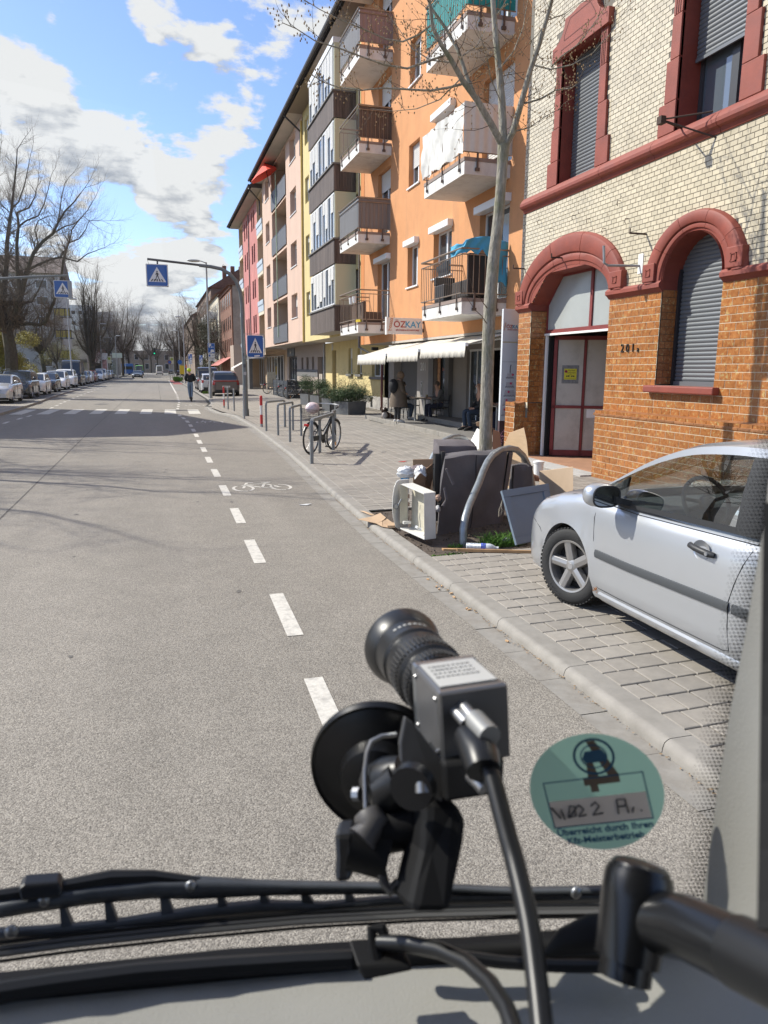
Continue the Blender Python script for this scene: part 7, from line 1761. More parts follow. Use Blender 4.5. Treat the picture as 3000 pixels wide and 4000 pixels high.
 rim = [c+Vector((.108*(abs(cos(b))**.7)*(1 if cos(b)>0 else -1),-.072,.074*(abs(sin(b))**.7)*(1 if sin(b)>0 else -1)))for b in [2*pi*j/28 for j in range(28)]]
 MB().poly(rim).build('mirror_glass',mat('mirror',(.25,.28,.30),.03,1.0),t); MB().tube(rim,.007,6,closed=True).build('mirror_rim',BLKT,t)
 MB().prism([(-.93,2.62,.96),(-.80,2.62,.93),(-.80,2.80,.93),(-.93,2.80,.97)],(0,0,.045)).build('mirror_foot',BLKT,t)
 MB().prism([(-.80,2.72,.945),(-.79,3.02,.95),(-.765,2.72,1.13)],(.02,0,0)).build('window_triangle',BLKT,t)
 # inner cabin: dashboard, wheel, seats, floor, far door cards
 IN = mat('cabin_grey',(.075,.077,.08),.8);
 MB().box(-.74,.3,.18,.74,3.2,.32).build('cabin_floor',ARCHM,t); MB().box(-.76,2.5,.6,.76,3.0,.93).build('dashboard',IN,t,bevel=.06)
 MB().box(.70,.6,.3,.80,2.9,.93).build('door_card',IN,t); MB().box(-.80,.6,.3,-.76,2.9,.92).build('door_card',IN,t); MB().box(-.78,.55,.9,-.68,2.9,.925).build('door_card_top',IN,t)
 for x in (-.38,.38):
  MB().box(x-.26,1.5,.35,x+.26,2.05,.55).build('seat_cushion',IN,t,bevel=.05); mb = MB().cbox((x,1.42,.82),(.5,.14,.66),Matrix.Rotation(.22,3,'X')); mb.build('seat_back',IN,t,bevel=.05); MB().cbox((x,1.30,1.22),(.27,.10,.18)).build('headrest',IN,t,bevel=.04)
 MB().box(-.62,.55,.4,.62,.75,.98).build('rear_seat',IN,t,bevel=.05)
 R = Matrix.Rotation(radians(64),4,'X'); c = Vector((-.38,2.36,.985)); mb = MB(); mb.tube([c+(R@Vector((.185*cos(a),.185*sin(a),0)))for a in [2*pi*k/28 for k in range(28)]],.016,8,closed=True)
 for a in (0.2,pi-.2,-pi/2):mb.tube([c,c+(R@Vector((.18*cos(a),.18*sin(a),0)))],.014,6)
 mb.sph(c,(.06,.05,.06),10,6); mb.tube([c,c+Vector((0,.3,-.12))],.03,8); mb.build('steering_wheel',BLKT,t,smooth=True)
 # printed sunshade on the far side window
 MB().quad((.70,1.55,.97),(.70,2.35,.97),(.66,2.1,1.33),(.66,1.5,1.36)).build('sun_shade',mat('patterned_shade',(.42,.44,.26),.9,var=.4,vs=16,dirt=(.14,.26,.26),da=.9,ds=14),t)
 MB().box(-.35,2.2,1.3,-.05,2.24,1.38).build('rear_view_mirror',BLKT,t,bevel=.01)
 # wheel well liner
 for s_ in (-1,1):
  for c in (S['wf'],S['wr']):
   rows = [[(s_*x,c+.365*cos(a),.30+.365*sin(a))for x in (.50,.845)]for a in [pi*k/16 for k in range(-2,19)]]; MB().grid(rows).build('wheel_well',ARCHM,t)
   MB().quad((s_*.50,c-.37,.1),(s_*.50,c+.37,.1),(s_*.50,c+.37,.68),(s_*.50,c-.37,.68)).build('wheel_well',ARCHM,t)
golf = car('silver_hatchback','silver two door hatchback parked nearest on the right pavement',GOLF,PEARL,(4.02,3.95,.09),0.0,see=True,extra=golf_extra,hero=True,glass=SEEG,rimm=mat('alloy_grey',(.40,.39,.38),.38,.75))
# ================================================================ people
def skin_mesh(name,nodes,edges,m_,parent,sub=2,smooth=True):
 'nodes {name:(pos, radius)}'
 me = bpy.data.meshes.new(name); ks = list(nodes); o0 = parent.location if parent is not None else Vector((0,0,0))
 me.from_pydata([tuple(Vector(nodes[k][0])-o0)for k in ks],[(ks.index(a),ks.index(b))for a,b in edges],[]); me.materials.append(m_)
 o = bpy.data.objects.new(name,me); COL.objects.link(o); o.parent = parent
 sk = o.modifiers.new('skin','SKIN'); sk.use_smooth_shade = True; sk.use_x_symmetry = False
 for i, k in enumerate(ks):
  r = nodes[k][1]; r = (r,r)if isinstance(r,(int,float))else r; me.skin_vertices[0].data[i].radius = r; me.skin_vertices[0].data[i].use_root = (i==0)
 s = o.modifiers.new('sub','SUBSURF'); s.levels = sub; s.render_levels = sub
 return o
LIMB = [('pelvis','waist'),('waist','chest'),('chest','neck'),('neck','head'),('head','crown')]
for s_ in 'lr':LIMB+=[('chest','sh'+s_),('sh'+s_,'el'+s_),('el'+s_,'wr'+s_),('wr'+s_,'ha'+s_),('pelvis','hip'+s_),('hip'+s_,'kn'+s_),('kn'+s_,'an'+s_),('an'+s_,'to'+s_)]
def person(name,loc,label,J,top,bottom,shoe,hair=None,scale=1.0,group=None,bulk=.022,face=None):
 'J: joint positions relative to loc (metres); clothing shells follow the same skeleton'
 t = thing(name,loc,label,'person',group); L0 = Vector(loc)
 rad = dict(pelvis=.125,waist=.115,chest=.135,neck=.05,head=.075,crown=.07,sh=.062,el=.045,wr=.03,ha=.028,hip=.09,kn=.058,an=.04,to=.035)
 N_ = {}
 for k, p in J.items():N_[k] = (L0+Vector(p)*scale,rad[k[:-1]if k[-1]in 'lr' and k not in ('collar',)and k[:-1]in rad else k]*scale)
 skin_mesh('body',N_,[e for e in LIMB if e[0]in N_ and e[1]in N_],SKIN,t)
 def sub_(keys,extra,m_,nm):
  q = {k:(N_[k][0],N_[k][1]+extra)for k in keys if k in N_}; skin_mesh(nm,q,[e for e in LIMB if e[0]in q and e[1]in q],m_,t)
 sub_(['pelvis','waist','hipl','hipr','knl','knr','anl','anr'],.014,bottom,'trousers')
 sub_(['pelvis','waist','chest','shl','shr','ell','elr','wrl','wrr'],bulk,top,'jacket')
 hd = N_['head'][0]; cr_ = N_['crown'][0]; up_ = (cr_-hd).normalized(); f_ = Vector(face or (0,-1,0)).normalized()
 if hair:MB().sph(hd+up_*.045-f_*.02,(.088,.092,.088),14,10).build('hair',hair,t,smooth=True)
 MB().cbox(hd+f_*.088,(.02,.02,.035)).build('nose',SKIN,t,bevel=.008)
 r_ = Vector((-f_.y,f_.x,0))
 for s_ in (-1,1):MB().sph(hd+f_*.074+r_*s_*.03+up_*.02,.009,6,5).build('eye',BLKT,t); MB().sph(hd+r_*s_*.082-f_*.0,(.014,.02,.03),8,6).build('ear',SKIN,t,smooth=True)
 for s_ in 'lr':
  a = N_['an'+s_][0]; b = N_['to'+s_][0]; d = (b-a); d.z = 0; d = d.normalized()if d.length>.01 else Vector((0,-1,0))
  MB().tube([a-d*.06-Vector((0,0,.035)),a+Vector((0,0,-.02)),b+Vector((0,0,-.015))+d*.02,b+d*.07+Vector((0,0,-.025))],[.04,.05,.046,.02],10).build('shoe',shoe,t,smooth=True)
  h = N_['ha'+s_][0]; w = N_['wr'+s_][0]; d = (h-w).normalized(); o_ = d.orthogonal().normalized(); mb = MB()
  for k in range(4):mb.tube([h+o_*(k-1.5)*.017,h+o_*(k-1.5)*.019+d*.035,h+o_*(k-1.5)*.018+d*(.055+.008*(k in (1,2)))+Vector((0,0,-.02))],[.0095,.009,.007],6)
  mb.tube([w+o_*-.02,h-o_*.035,h-o_*.045+d*.02],[.012,.010,.008],6); mb.build('fingers',SKIN,t,smooth=True)
 return t
JK = mat('black_jacket',(.012,.014,.018),.8,bump=.004,bs=40); JEAN = mat('light_jeans',(.17,.24,.34),.85,var=.2,vs=10); JEAND = mat('dark_jeans',(.035,.055,.09),.85,var=.2,vs=10); NAVY = mat('navy_trousers',(.018,.022,.05),.85); BRC = mat('brown_coat',(.15,.115,.085),.9,var=.12,vs=14); SHOED = mat('dark_shoe',(.02,.02,.02),.5); SHOEW = mat('white_shoe',(.70,.69,.66),.5)
HAIRD = mat('dark_hair',(.035,.025,.02),.7); HAIRG = mat('grey_brown_hair',(.12,.09,.07),.7)
# scooter rider seen from behind
p = person('scooter_rider',(1.98,46.6,.17),'person in black jacket, light jeans and neon helmet riding a scooter away',dict(pelvis=(0,0,.93),waist=(0,.02,1.08),chest=(0,.03,1.33),neck=(-.02,.05,1.50),head=(-.04,.07,1.63),crown=(-.04,.07,1.72),shl=(-.19,.04,1.40),shr=(.19,.04,1.40),ell=(-.27,.10,1.14),elr=(.27,.1,1.14),wrl=(-.18,.33,1.06),wrr=(.18,.33,1.06),hal=(-.17,.40,1.05),har=(.17,.40,1.05),hipl=(-.09,0,.88),hipr=(.09,0,.88),knl=(-.09,.03,.48),knr=(.08,-.04,.46),anl=(-.05,-.02,.07),anr=(.05,-.14,.07),tol=(-.05,.12,.04),tor=(.06,.0,.04)),JK,JEAN,SHOED,face=(0,1,0),bulk=.05)
MB().sph((1.94,46.66,1.86),(.125,.145,.12),16,10).build('helmet',mat('neon_helmet',(.55,.75,.02),.4),p,smooth=True); MB().tube([(1.94-.11,46.66,1.83),(1.94,46.57,1.82),(1.94+.11,46.66,1.83)],.012,6).build('helmet_rim',DARKM,p)
s = thing('kick_scooter',(2.0,46.7,0),'small dark electric kick scooter under the neon helmeted rider','scooter')
for y in (46.25,47.3):MB().lathe([(.06,-.03),(.11,-.03),(.12,0),(.11,.03),(.06,.03)],(2.0,y,.12),(1,0,0),18,closed=True).build('wheel',TYRE,s,smooth=True)
MB().box(1.92,46.3,.13,2.08,47.1,.17).build('deck',BLKT,s,bevel=.01); MB().tube([(2.0,47.28,.14),(2.0,47.12,1.18)],.022,8).build('stem',DARKM,s); MB().tube([(1.8,47.1,1.18),(2.2,47.1,1.18)],.015,8).build('handlebar',DARKM,s); MB().box(1.95,46.13,.13,2.05,46.3,.26).build('mudguard',BLKT,s)
TZ_ = .30
# standing woman
w = person('standing_woman',(7.42,22.9,TZ_),'standing person in long brown hooded coat with black backpack before the doorway',dict(pelvis=(0,0,.88),waist=(0,0,1.0),chest=(.02,0,1.22),neck=(.06,-.02,1.38),head=(.10,-.02,1.47),crown=(.10,-.02,1.55),shl=(-.0,.15,1.27),shr=(.04,-.15,1.27),ell=(.02,.22,1.02),elr=(.08,-.21,1.02),wrl=(.20,.14,.92),wrr=(.24,-.12,.92),hal=(.26,.10,.92),har=(.29,-.08,.92),hipl=(0,.09,.82),hipr=(0,-.09,.82),knl=(0,.10,.45),knr=(.02,-.09,.45),anl=(-.02,.12,.08),anr=(.02,-.10,.08),tol=(.10,.12,.04),tor=(.14,-.12,.04)),BRC,mat('dark_trousers',(.04,.04,.042),.9),SHOEW,face=(1,-.1,0))
MB().lathe([(.30,.50),(.28,.75),(.23,1.0),(.19,1.2),(.12,1.36)],(7.45,22.9,TZ_-.0),n=20).build('coat',BRC,w,smooth=True); MB().sph((7.51,22.88,TZ_+1.49),(.125,.13,.14),14,10).build('headscarf',mat('tan_scarf',(.24,.17,.12),.9,var=.3,vs=40,bump=.006,bs=60),w,smooth=True)
b = MB().sph((7.24,22.8,TZ_+1.16),(.15,.19,.23),14,10).build('black_backpack',JK,None,smooth=True); tag(b,'black rounded backpack worn by the standing hooded person','backpack')
def sitting(loc,sc_,fx,lean=0.0,arms='lap'):
 'seated skeleton facing +x*fx; loc = floor point under the pelvis'
 f = fx; a = dict(pelvis=(0,0,.52),waist=(-.01*f,0,.66),chest=((.02+lean)*f,0,.92),neck=((.06+lean)*f,0,1.08),head=((.09+lean)*f,0,1.20),crown=((.09+lean)*f,0,1.29),shl=((.01+lean)*f,.18,.99),shr=((.01+lean)*f,-.18,.99),hipl=(.06*f,.10,.50),hipr=(.06*f,-.10,.50),knl=(.46*f,.13,.52),knr=(.44*f,-.13,.50),anl=(.42*f,.13,.09),anr=(.36*f,-.12,.09),tol=(.56*f,.14,.04),tor=(.50*f,-.14,.04))
 if arms=='lap':a.update(ell=(.03*f,.24,.73),elr=(.03*f,-.24,.73),wrl=(.25*f,.10,.60),wrr=(.25*f,-.08,.60),hal=(.30*f,.06,.60),har=(.30*f,-.03,.60))
 else:a.update(ell=(.15*f,.24,.76),elr=(.15*f,-.24,.76),wrl=(.38*f,.16,.76),wrr=(.38*f,-.14,.76),hal=(.44*f,.14,.77),har=(.44*f,-.12,.77))
 return a
STRIPE = mat('striped_knit',(.06,.06,.06),.9)
def stripes(M,c1,c2,sc_):
 T = M.node_tree; n = T.nodes; l = T.links; g = n.new('ShaderNodeNewGeometry'); w_ = n.new('ShaderNodeTexWave'); w_.bands_direction = 'Z'; w_.inputs['Scale'].default_value = sc_; w_.inputs['Distortion'].default_value = .6; l.new(g.outputs['Position'],w_.inputs['Vector'])
 r = n.new('ShaderNodeValToRGB'); l.new(w_.outputs['Fac'],r.inputs[0]); r.color_ramp.elements[0].position = .78; r.color_ramp.elements[0].color = (*c1,1); r.color_ramp.elements[1].position = .82; r.color_ramp.elements[1].color = (*c2,1); l.new(r.outputs[0],n['Principled BSDF'].inputs['Base Color'])
stripes(STRIPE,(.025,.025,.028),(.42,.42,.42),11)
person('seated_man',(9.12,23.5,TZ_-.02),'seated person in black and white striped jumper and navy trousers at the cafe table',sitting(None,1,-1,.05,'table'),STRIPE,NAVY,SHOED,HAIRG,1.0,'people sitting outside the bakery',face=(-1,.3,0))
person('seated_person',(7.95,24.3,TZ_-.02),'seated person in black jacket reaching over the cafe table behind the hooded person',sitting(None,1,1,.05,'table'),JK,JEAND,SHOEW,HAIRD,.98,'people sitting outside the bakery',face=(1,0,0))
person('seated_man',(8.82,19.5,TZ_),'seated bald person in black jacket and blue jeans left of the tree trunk',sitting(None,1,-1,0,'lap'),JK,JEAND,SHOED,None,1.02,'people sitting outside the bakery',face=(-.6,-.8,0))
person('seated_man',(9.30,18.6,TZ_),'seated dark haired person in grey shirt right of the tree trunk',sitting(None,1,-1,.04,'table'),mat('grey_shirt',(.13,.14,.15),.9),NAVY,SHOED,HAIRD,1.0,'people sitting outside the bakery',face=(-1,0,0))
def chair(x,y,f,label,grp='black chairs outside the bakery'):
 t = thing('cafe_chair',(x,y,TZ_),label,'chair',grp); z = TZ_
 MB().box(x-.22,y-.22,z+.43,x+.22,y+.22,z+.46).build('seat',BLKT,t,bevel=.01);
 rows = [[(x-f*(.20+.06*v),y-.22+.44*u,z+.55+.32*v)for u in (0,.25,.5,.75,1)]for v in (0,.5,1)]; MB().grid(rows).build('backrest',BLKT,t,solid=.012)
 for a in (-1,1):
  for b_ in (-1,1):MB().tube([(x+a*.2,y+b_*.2,z+.44),(x+a*.25,y+b_*.23,z)],.012,6).build('leg',DARKM,t)
  MB().tube([(x+f*.2,y+a*.24,z+.44),(x+f*.18,y+a*.24,z+.66),(x-f*.24,y+a*.24,z+.68),(x-f*.2,y+a*.22,z+.44)],.012,6).build('armrest',DARKM,t)
chair(9.14,23.5,-1,'black chair under the person in the striped jumper'); chair(7.93,24.3,1,'black chair under the person in the black jacket'); chair(9.2,24.4,-1,'empty black chair beside the shop window'); chair(8.84,19.5,-1,'black chair under the bald person'); chair(9.32,18.6,-1,'black chair under the dark haired person'); chair(8.6,24.9,1,'empty black chair behind the cafe table by the doorway')
def table(x,y,w,d,label,topm):
 t = thing('cafe_table',(x,y,TZ_),label,'table','tables outside the bakery'); z = TZ_; MB().box(x-w/2,y-d/2,z+.72,x+w/2,y+d/2,z+.75).build('tabletop',topm,t,bevel=.005)
 for a in (-1,1):
  for b_ in (-1,1):MB().box(x+a*(w/2-.06)-.025,y+b_*(d/2-.06)-.025,z,x+a*(w/2-.06)+.025,y+b_*(d/2-.06)+.025,z+.72).build('leg',STEELP if topm is not BLKT else DARKM,t)
TT = mat('table_top',(.32,.27,.22),.6,var=.15,vs=6)
table(8.55,23.9,.7,.8,'cafe table between the striped and black clad seated people',TT); table(8.95,18.35,.75,.7,'cafe table with wooden top just right of the tree trunk',TT)
tag(MB().lathe([(.0,0),(.035,0),(.04,.1),(.036,.1),(.03,.01)],(8.75,23.8,TZ_+.75),n=12).build('glass_cup',mat('amber_glass',(.35,.3,.15),.1)),'small glass cup on the table of the striped jumper person','cup')
# dog
DW = mat('dog_white',(.55,.50,.45),.95); DB = mat('dog_brown',(.075,.04,.025),.95,var=.3,vs=20)
d = thing('dog',(7.72,25.0,.18),'brown and white dog lying on the paving beside the downpipe','dog'); o = Vector((7.6,25.0,.17))
N_ = dict(rump=(o+Vector((.38,.1,.14)),.13),belly=(o+Vector((.22,.05,.17)),.13),chest=(o+Vector((.05,0,.2)),.14),neck=(o+Vector((-.02,-.03,.36)),.08),head=(o+Vector((-.04,-.06,.46)),.085),snout=(o+Vector((-.07,-.2,.42)),.045),fl=(o+Vector((-.08,-.1,.07)),.05),pl=(o+Vector((-.14,-.34,.04)),.035),fr=(o+Vector((.12,-.1,.07)),.05),pr=(o+Vector((.10,-.36,.04)),.035),hk=(o+Vector((.42,-.08,.08)),.07),hp=(o+Vector((.34,-.28,.04)),.035),t1=(o+Vector((.55,.18,.08)),.035),t2=(o+Vector((.66,.05,.05)),.02))
skin_mesh('body',N_,[('rump','belly'),('belly','chest'),('chest','neck'),('neck','head'),('head','snout'),('chest','fl'),('fl','pl'),('chest','fr'),('fr','pr'),('rump','hk'),('hk','hp'),('rump','t1'),('t1','t2')],DB,d)
for s_ in (-1,1):MB().sph(o+Vector((-.04+s_*.09,-.03,.46)),(.03,.035,.07),8,6).build('ear',DB,d,smooth=True); MB().sph(o+Vector((-.06+s_*.035,-.13,.49)),.011,6,4).build('eye',BLKT,d)
MB().sph(o+Vector((.0,-.10,.23)),(.11,.07,.13),10,8).build('white_chest',DW,d,smooth=True); MB().sph(o+Vector((-.06,-.13,.45)),(.035,.10,.05),8,6).build('white_blaze',DW,d,smooth=True); MB().sph(o+Vector((-.075,-.245,.43)),.02,8,6).build('nose',BLKT,d,smooth=True)
for q in ('pl','pr'):MB().sph(N_[q][0]+Vector((0,-.03,0)),(.04,.06,.035),8,6).build('white_paw',DW,d,smooth=True)
# far pedestrian left
person('pedestrian',(-9.9,92,.1),'tiny person in red walking behind the parked cars',dict(pelvis=(0,0,.93),waist=(0,0,1.08),chest=(0,0,1.33),neck=(0,0,1.50),head=(0,0,1.63),crown=(0,0,1.72),shl=(-.19,0,1.40),shr=(.19,0,1.40),ell=(-.25,0,1.14),elr=(.25,0,1.14),wrl=(-.25,-.1,.9),wrr=(.25,-.1,.9),hal=(-.25,-.12,.84),har=(.25,-.12,.84),hipl=(-.09,0,.88),hipr=(.09,0,.88),knl=(-.1,-.03,.48),knr=(.1,.04,.48),anl=(-.1,.05,.07),anr=(.1,-.04,.07),tol=(-.1,-.1,.04),tor=(.1,-.2,.04)),mat('red_jacket',(.4,.03,.03),.8),JEAND,SHOED,HAIRD)
# ================================================================ bicycles
def bicycle(name,loc,yaw,label,basket=True,col=None,back=False):
 t = thing(name,(0,0,0),label,'bicycle'); r = .345; bl = col or mat('bike_black',(.015,.016,.018),.35); fw, rw = .56, -.52; SPK = mat('spoke_steel',(.45,.45,.45),.3,.8)
 for c, nm in ((fw,'wheel'),(rw,'wheel')):
  w_ = MB(); rim = [(c+r*cos(a),0,r+r*sin(a))for a in [2*pi*k/36 for k in range(36)]]; w_ = w_.tube(rim,.019,8,closed=True).build(nm,TYRE,t,smooth=True)
  MB().tube([(c+.318*cos(a),0,r+.318*sin(a))for a in [2*pi*k/36 for k in range(36)]],.011,6,closed=True).build('rim',SPK,w_,smooth=True)
  sp = MB()
  for k in range(28):a = 2*pi*k/28; a2 = a+(.35 if k%2 else -.35); sp.tube([(c+.02*cos(a2),.02*(-1)**(k//2),r+.02*sin(a2)),(c+.316*cos(a),0,r+.316*sin(a))],.0016,3)
  sp.tube([(c,-.05,r),(c,.05,r)],.022,8); sp.build('spokes',SPK,w_)
  for a in (-1.2,):MB().cbox((c+.24*cos(a),-.012,r+.24*sin(a)),(.075,.014,.03),Matrix.Rotation(-a,3,'Y')).build('reflector',mat('amber',(.65,.25,.02),.4),w_)
  MB().tube([(c+.375*cos(a),0,r+.375*sin(a))for a in [(.35 if c<0 else .7)+(2.3 if c<0 else 1.7)*k/10 for k in range(11)]],.022,6).build('mudguard',bl,t,smooth=True)
 fr = MB(); bb = (-.03,0,.29); hd_ = (.38,0,.82); st_ = (-.20,0,.86)
 fr.tube([(.41,0,.72),(.28,0,.58),(.10,0,.38),bb],.026,8); fr.tube([(.39,0,.80),(.22,0,.62),(.02,0,.47),(-.10,0,.52)],.016,8); fr.tube([bb,st_],.018,8)
 for s_ in (-1,1):fr.tube([bb,(rw,s_*.06,r)],.011,6); fr.tube([(-.15,s_*.01,.62),(rw,s_*.06,r)],.010,6); fr.tube([(.43,s_*.03,.66),(.46,s_*.055,.60),(fw,s_*.055,r)],.014,6)
 fr.tube([(.43,0,.66),(.34,0,.98),(.33,0,1.06)],.02,8); fr.build('frame',bl,t,smooth=True)
 MB().tube([(.12,.30,1.04),(.24,.27,1.08),(.34,.12,1.08),(.34,-.12,1.08),(.24,-.27,1.08),(.12,-.30,1.04)],.013,8).build('handlebar',SPK,t,smooth=True)
 for s_ in (-1,1):MB().tube([(.14,s_*.296,1.045),(.04,s_*.31,1.02)],.019,8).build('grip',BLKT,t)
 MB().tube([st_,(-.21,0,.93)],.013,6).build('seat_post',SPK,t); MB().prism([(-.34,-.09,.95),(-.34,.09,.95),(-.20,.06,.95),(-.06,.015,.95),(-.06,-.015,.95),(-.20,-.06,.95)],(0,0,.05)).build('saddle',BLKT,t,bevel=.015)
 MB().lathe([(.0,-.01),(.09,-.01),(.09,.01),(0,.01)],(-.03,-.05,.29),(0,1,0),20).build('chainring',DARKM,t); MB().box(-.50,-.075,.28,.03,-.045,.40).build('chain_guard',bl,t,bevel=.02)
 mb = MB().tube([(-.03,-.09,.29),(.02,-.10,.13)],.01,6); mb.tube([(-.03,.09,.29),(-.08,.10,.45)],.01,6); mb.box(-.03,-.19,.115,.07,-.10,.14); mb.box(-.13,.10,.44,-.03,.19,.46); mb.build('pedals',DARKM,t)
 rk = MB();
 for s_ in (-1,1):rk.tube([(rw,s_*.06,r),(rw+.02,s_*.06,.74)],.005,5); rk.tube([(-.25,s_*.06,.74),(-.72,s_*.06,.74)],.006,5)
 rk.build('rack',DARKM,t); MB().box(-.78,-.05,.62,-.72,.05,.68).build('rear_lamp',mat('lamp_red',(.5,.01,.01),.3),t,bevel=.01); MB().sph((.46,0,.86),.04,10,8).build('front_lamp',SPK,t,smooth=True)
 if basket:
  mb = MB(); B0 = [(-.72,-.14),(-.30,-.14),(-.30,.14),(-.72,.14)]; B1 = [(-.76,-.18),(-.26,-.18),(-.26,.18),(-.76,.18)]
  for k in range(4):
   a0, a1, b0, b1 = B0[k], B0[(k+1)%4], B1[k], B1[(k+1)%4]
   for j in range(13):u = j/12; p = Vector((a0[0]+(a1[0]-a0[0])*u,a0[1]+(a1[1]-a0[1])*u,.77)); q = Vector((b0[0]+(b1[0]-b0[0])*u,b0[1]+(b1[1]-b0[1])*u,1.0)); mb.tube([p,q],.0028,3)
   for j in range(6):v = j/5; mb.tube([Vector((a0[0],a0[1],.77)).lerp(Vector((b0[0],b0[1],1.0)),v),Vector((a1[0],a1[1],.77)).lerp(Vector((b1[0],b1[1],1.0)),v)],.003 if j<5 else .006,3)
  for j in range(8):mb.tube([(-.72+j*.06,-.14,.77),(-.72+j*.06,.14,.77)],.003,3)
  mb.build('basket',DARKM,t)
 t.rotation_euler = (radians(3),0,yaw); t.location = loc; return t
bk = bicycle('parked_bicycle',(3.62,16.85,gz(3.6)),atan2(1.05,.92),'black city bicycle with rear basket locked to the cycle hoops')
c = bk.matrix_basis@Vector((-.5,0,1.0)); mb = MB()
nu, nv = 16, 10; rows = []
for i in range(nv+1):
 t_ = pi*i/nv; rows.append([Vector((c.x,c.y,c.z+.02))+Vector((.17*sin(t_)*cos(a)*random.uniform(.88,1.1),.14*sin(t_)*sin(a)*random.uniform(.88,1.1),.13*cos(t_)*random.uniform(.9,1.1)))for a in [2*pi*j/nu for j in range(nu)]])
bag = tag(mb.grid(rows,closeu=True).build('plastic_bag',mat('thin_pink_bag',(.66,.54,.54),.35,var=.25,vs=9),None,smooth=True,sub=1),'translucent pinkish plastic bag stuffed into the bicycle basket','bag')
bicycle('parked_bicycle',(8.15,44.9,.2),.15,'silver and black bicycle leaning by the cafe fence',False,mat('bike_grey',(.10,.10,.11),.4)); bicycle('parked_bicycle',(8.3,48.5,.2),.2,'dark bicycle parked behind the cafe fence',False)
bicycle('parked_bicycle',(8.2,54.6,.2),.3,'dark folded bicycle behind the menu board',False)
# ================================================================ dumped furniture around the tree
def D_(a,b,Y,R8=True):return atY((1350+a/1.659)/1.80832,(1650+b/1.659)/1.80832,Y)
FAB = mat('charcoal_fabric',(.105,.097,.102),.95,var=.14,vs=3,bump=.004,bs=220,dirt=(.13,.12,.125),da=.45,ds=3); FABT = mat('paler_charcoal_fabric',(.125,.11,.115),.95,var=.12,vs=4,bump=.003,bs=220)  # FABT: slightly paler charcoal for one cushion and the folds
WHB = mat('white_board',(.66,.65,.61),.45,var=.03,dirt=(.42,.39,.33),da=.35,ds=5); CRB = mat('cream_board',(.55,.51,.40),.5,var=.06,vs=6,dirt=(.30,.27,.2),da=.35,ds=7); BIR = mat('birch_veneer',(.50,.35,.21),.5,var=.08,vs=5,stretch=(1,1,9)); BEI = mat('beech_board',(.46,.33,.215),.55,var=.07,vs=4,stretch=(1,1,.3)); GBL = mat('blue_grey_door',(.145,.19,.24),.55,var=.04,vs=3)
def soft(c0,ux,uy,uz,n=8,puff=.05,wr=.012,seed=0):
 'cushion block spanned by three edge vectors with bulging, slightly wrinkled faces'
 rs = random.Random(seed); c0, ux, uy, uz = map(Vector,(c0,ux,uy,uz)); mb = MB(); cen = c0+(ux+uy+uz)/2; ph = [rs.uniform(0,6)for _ in range(6)]
 def P(u,v,w):
  p = c0+ux*u+uy*v+uz*w; k = sin(pi*u)*sin(pi*v)*sin(pi*w)
  bu = (sin(pi*u)*sin(pi*v)if w in (0,1)else sin(pi*v)*sin(pi*w)if u in (0,1)else sin(pi*u)*sin(pi*w)); d = (p-cen).normalized()
  return p+d*(puff*bu+wr*sin(u*9+v*5+ph[0])*sin(w*8+v*3+ph[1]))
 for f in range(6):
  rows = []
  for i in range(n+1):
   r_ = []
   for j in range(n+1):
    a, b = i/n, j/n; r_.append(P(*((0,a,b),(1,a,b),(a,0,b),(a,1,b),(a,b,0),(a,b,1))[f]))
   rows.append(r_)
  mb.grid(rows)
 key = {}; v2 = []; ix = []
 for p in mb.v:
  k = tuple(round(q,3)for q in p)
  if k not in key:key[k] = len(v2); v2.append(p)
  ix.append(key[k])
 mb.v = v2; mb.f = [tuple(ix[i]for i in f)for f in mb.f if len({ix[i]for i in f})>2]
 return mb
sf = thing('dumped_sofa',(3.6,8.3,.05),'charcoal fabric sofa piece standing on end in the heap under the tree','sofa')
a = D_(592,690,7.95); a.z = .05; b_ = D_(1000,702,8.35); b_.z = .05; ux = b_-a
top = D_(640,232,8.15); up = top-a
dep = Vector((.18,.42,0))
soft(a,ux,dep,up,26,.03,.014,3).build('seat_section',FAB,sf,smooth=True,ang=1.2)
soft(a+ux*.985+Vector((0,.02,0)),ux*.09+Vector((.0,.04,0)),dep*.8,up*.98+Vector((.06,0,0)),8,.01,.004,5).build('arm_edge',FAB,sf,smooth=True,ang=1.2)
MB().tube([a+ux*.50+up*(k/12)+Vector((.006*sin(k),-.036*sin(pi*k/12)-.004,0))for k in range(13)],.006,6).build('seam',mat('seam_dark',(.03,.028,.03),.95),sf,smooth=True)
c1 = D_(605,235,8.75); soft(c1+Vector((0,0,-.10)),D_(850,235,8.85)-c1,Vector((.08,.42,.05)),(0,0,.26),10,.03,.008,8).build('cushion',FABT,sf,smooth=True,ang=1.2)
c2 = D_(1075,690,8.75); c2.z = .06; soft(c2,(.30,.05,0),(.1,.3,0),(0,0,.66),8,.03,.005,9).build('cushion',FAB,sf,smooth=True,ang=1.2)
mb = MB()
for (p0,p1)in (((652,300),(700,400)),((640,425),(655,500)),((655,500),(628,545))):mb.tube([D_(*p0,7.94),D_(*p1,7.92)],[.014,.02],8)
mb.build('fold',FABT,sf,smooth=True)
fr_ = MB(); fr_.box(3.27,8.55,.1,3.34,8.62,.95); fr_.box(3.34,8.5,.1,3.38,8.56,.98); fr_.build('frame_slat',BLACKP,sf)
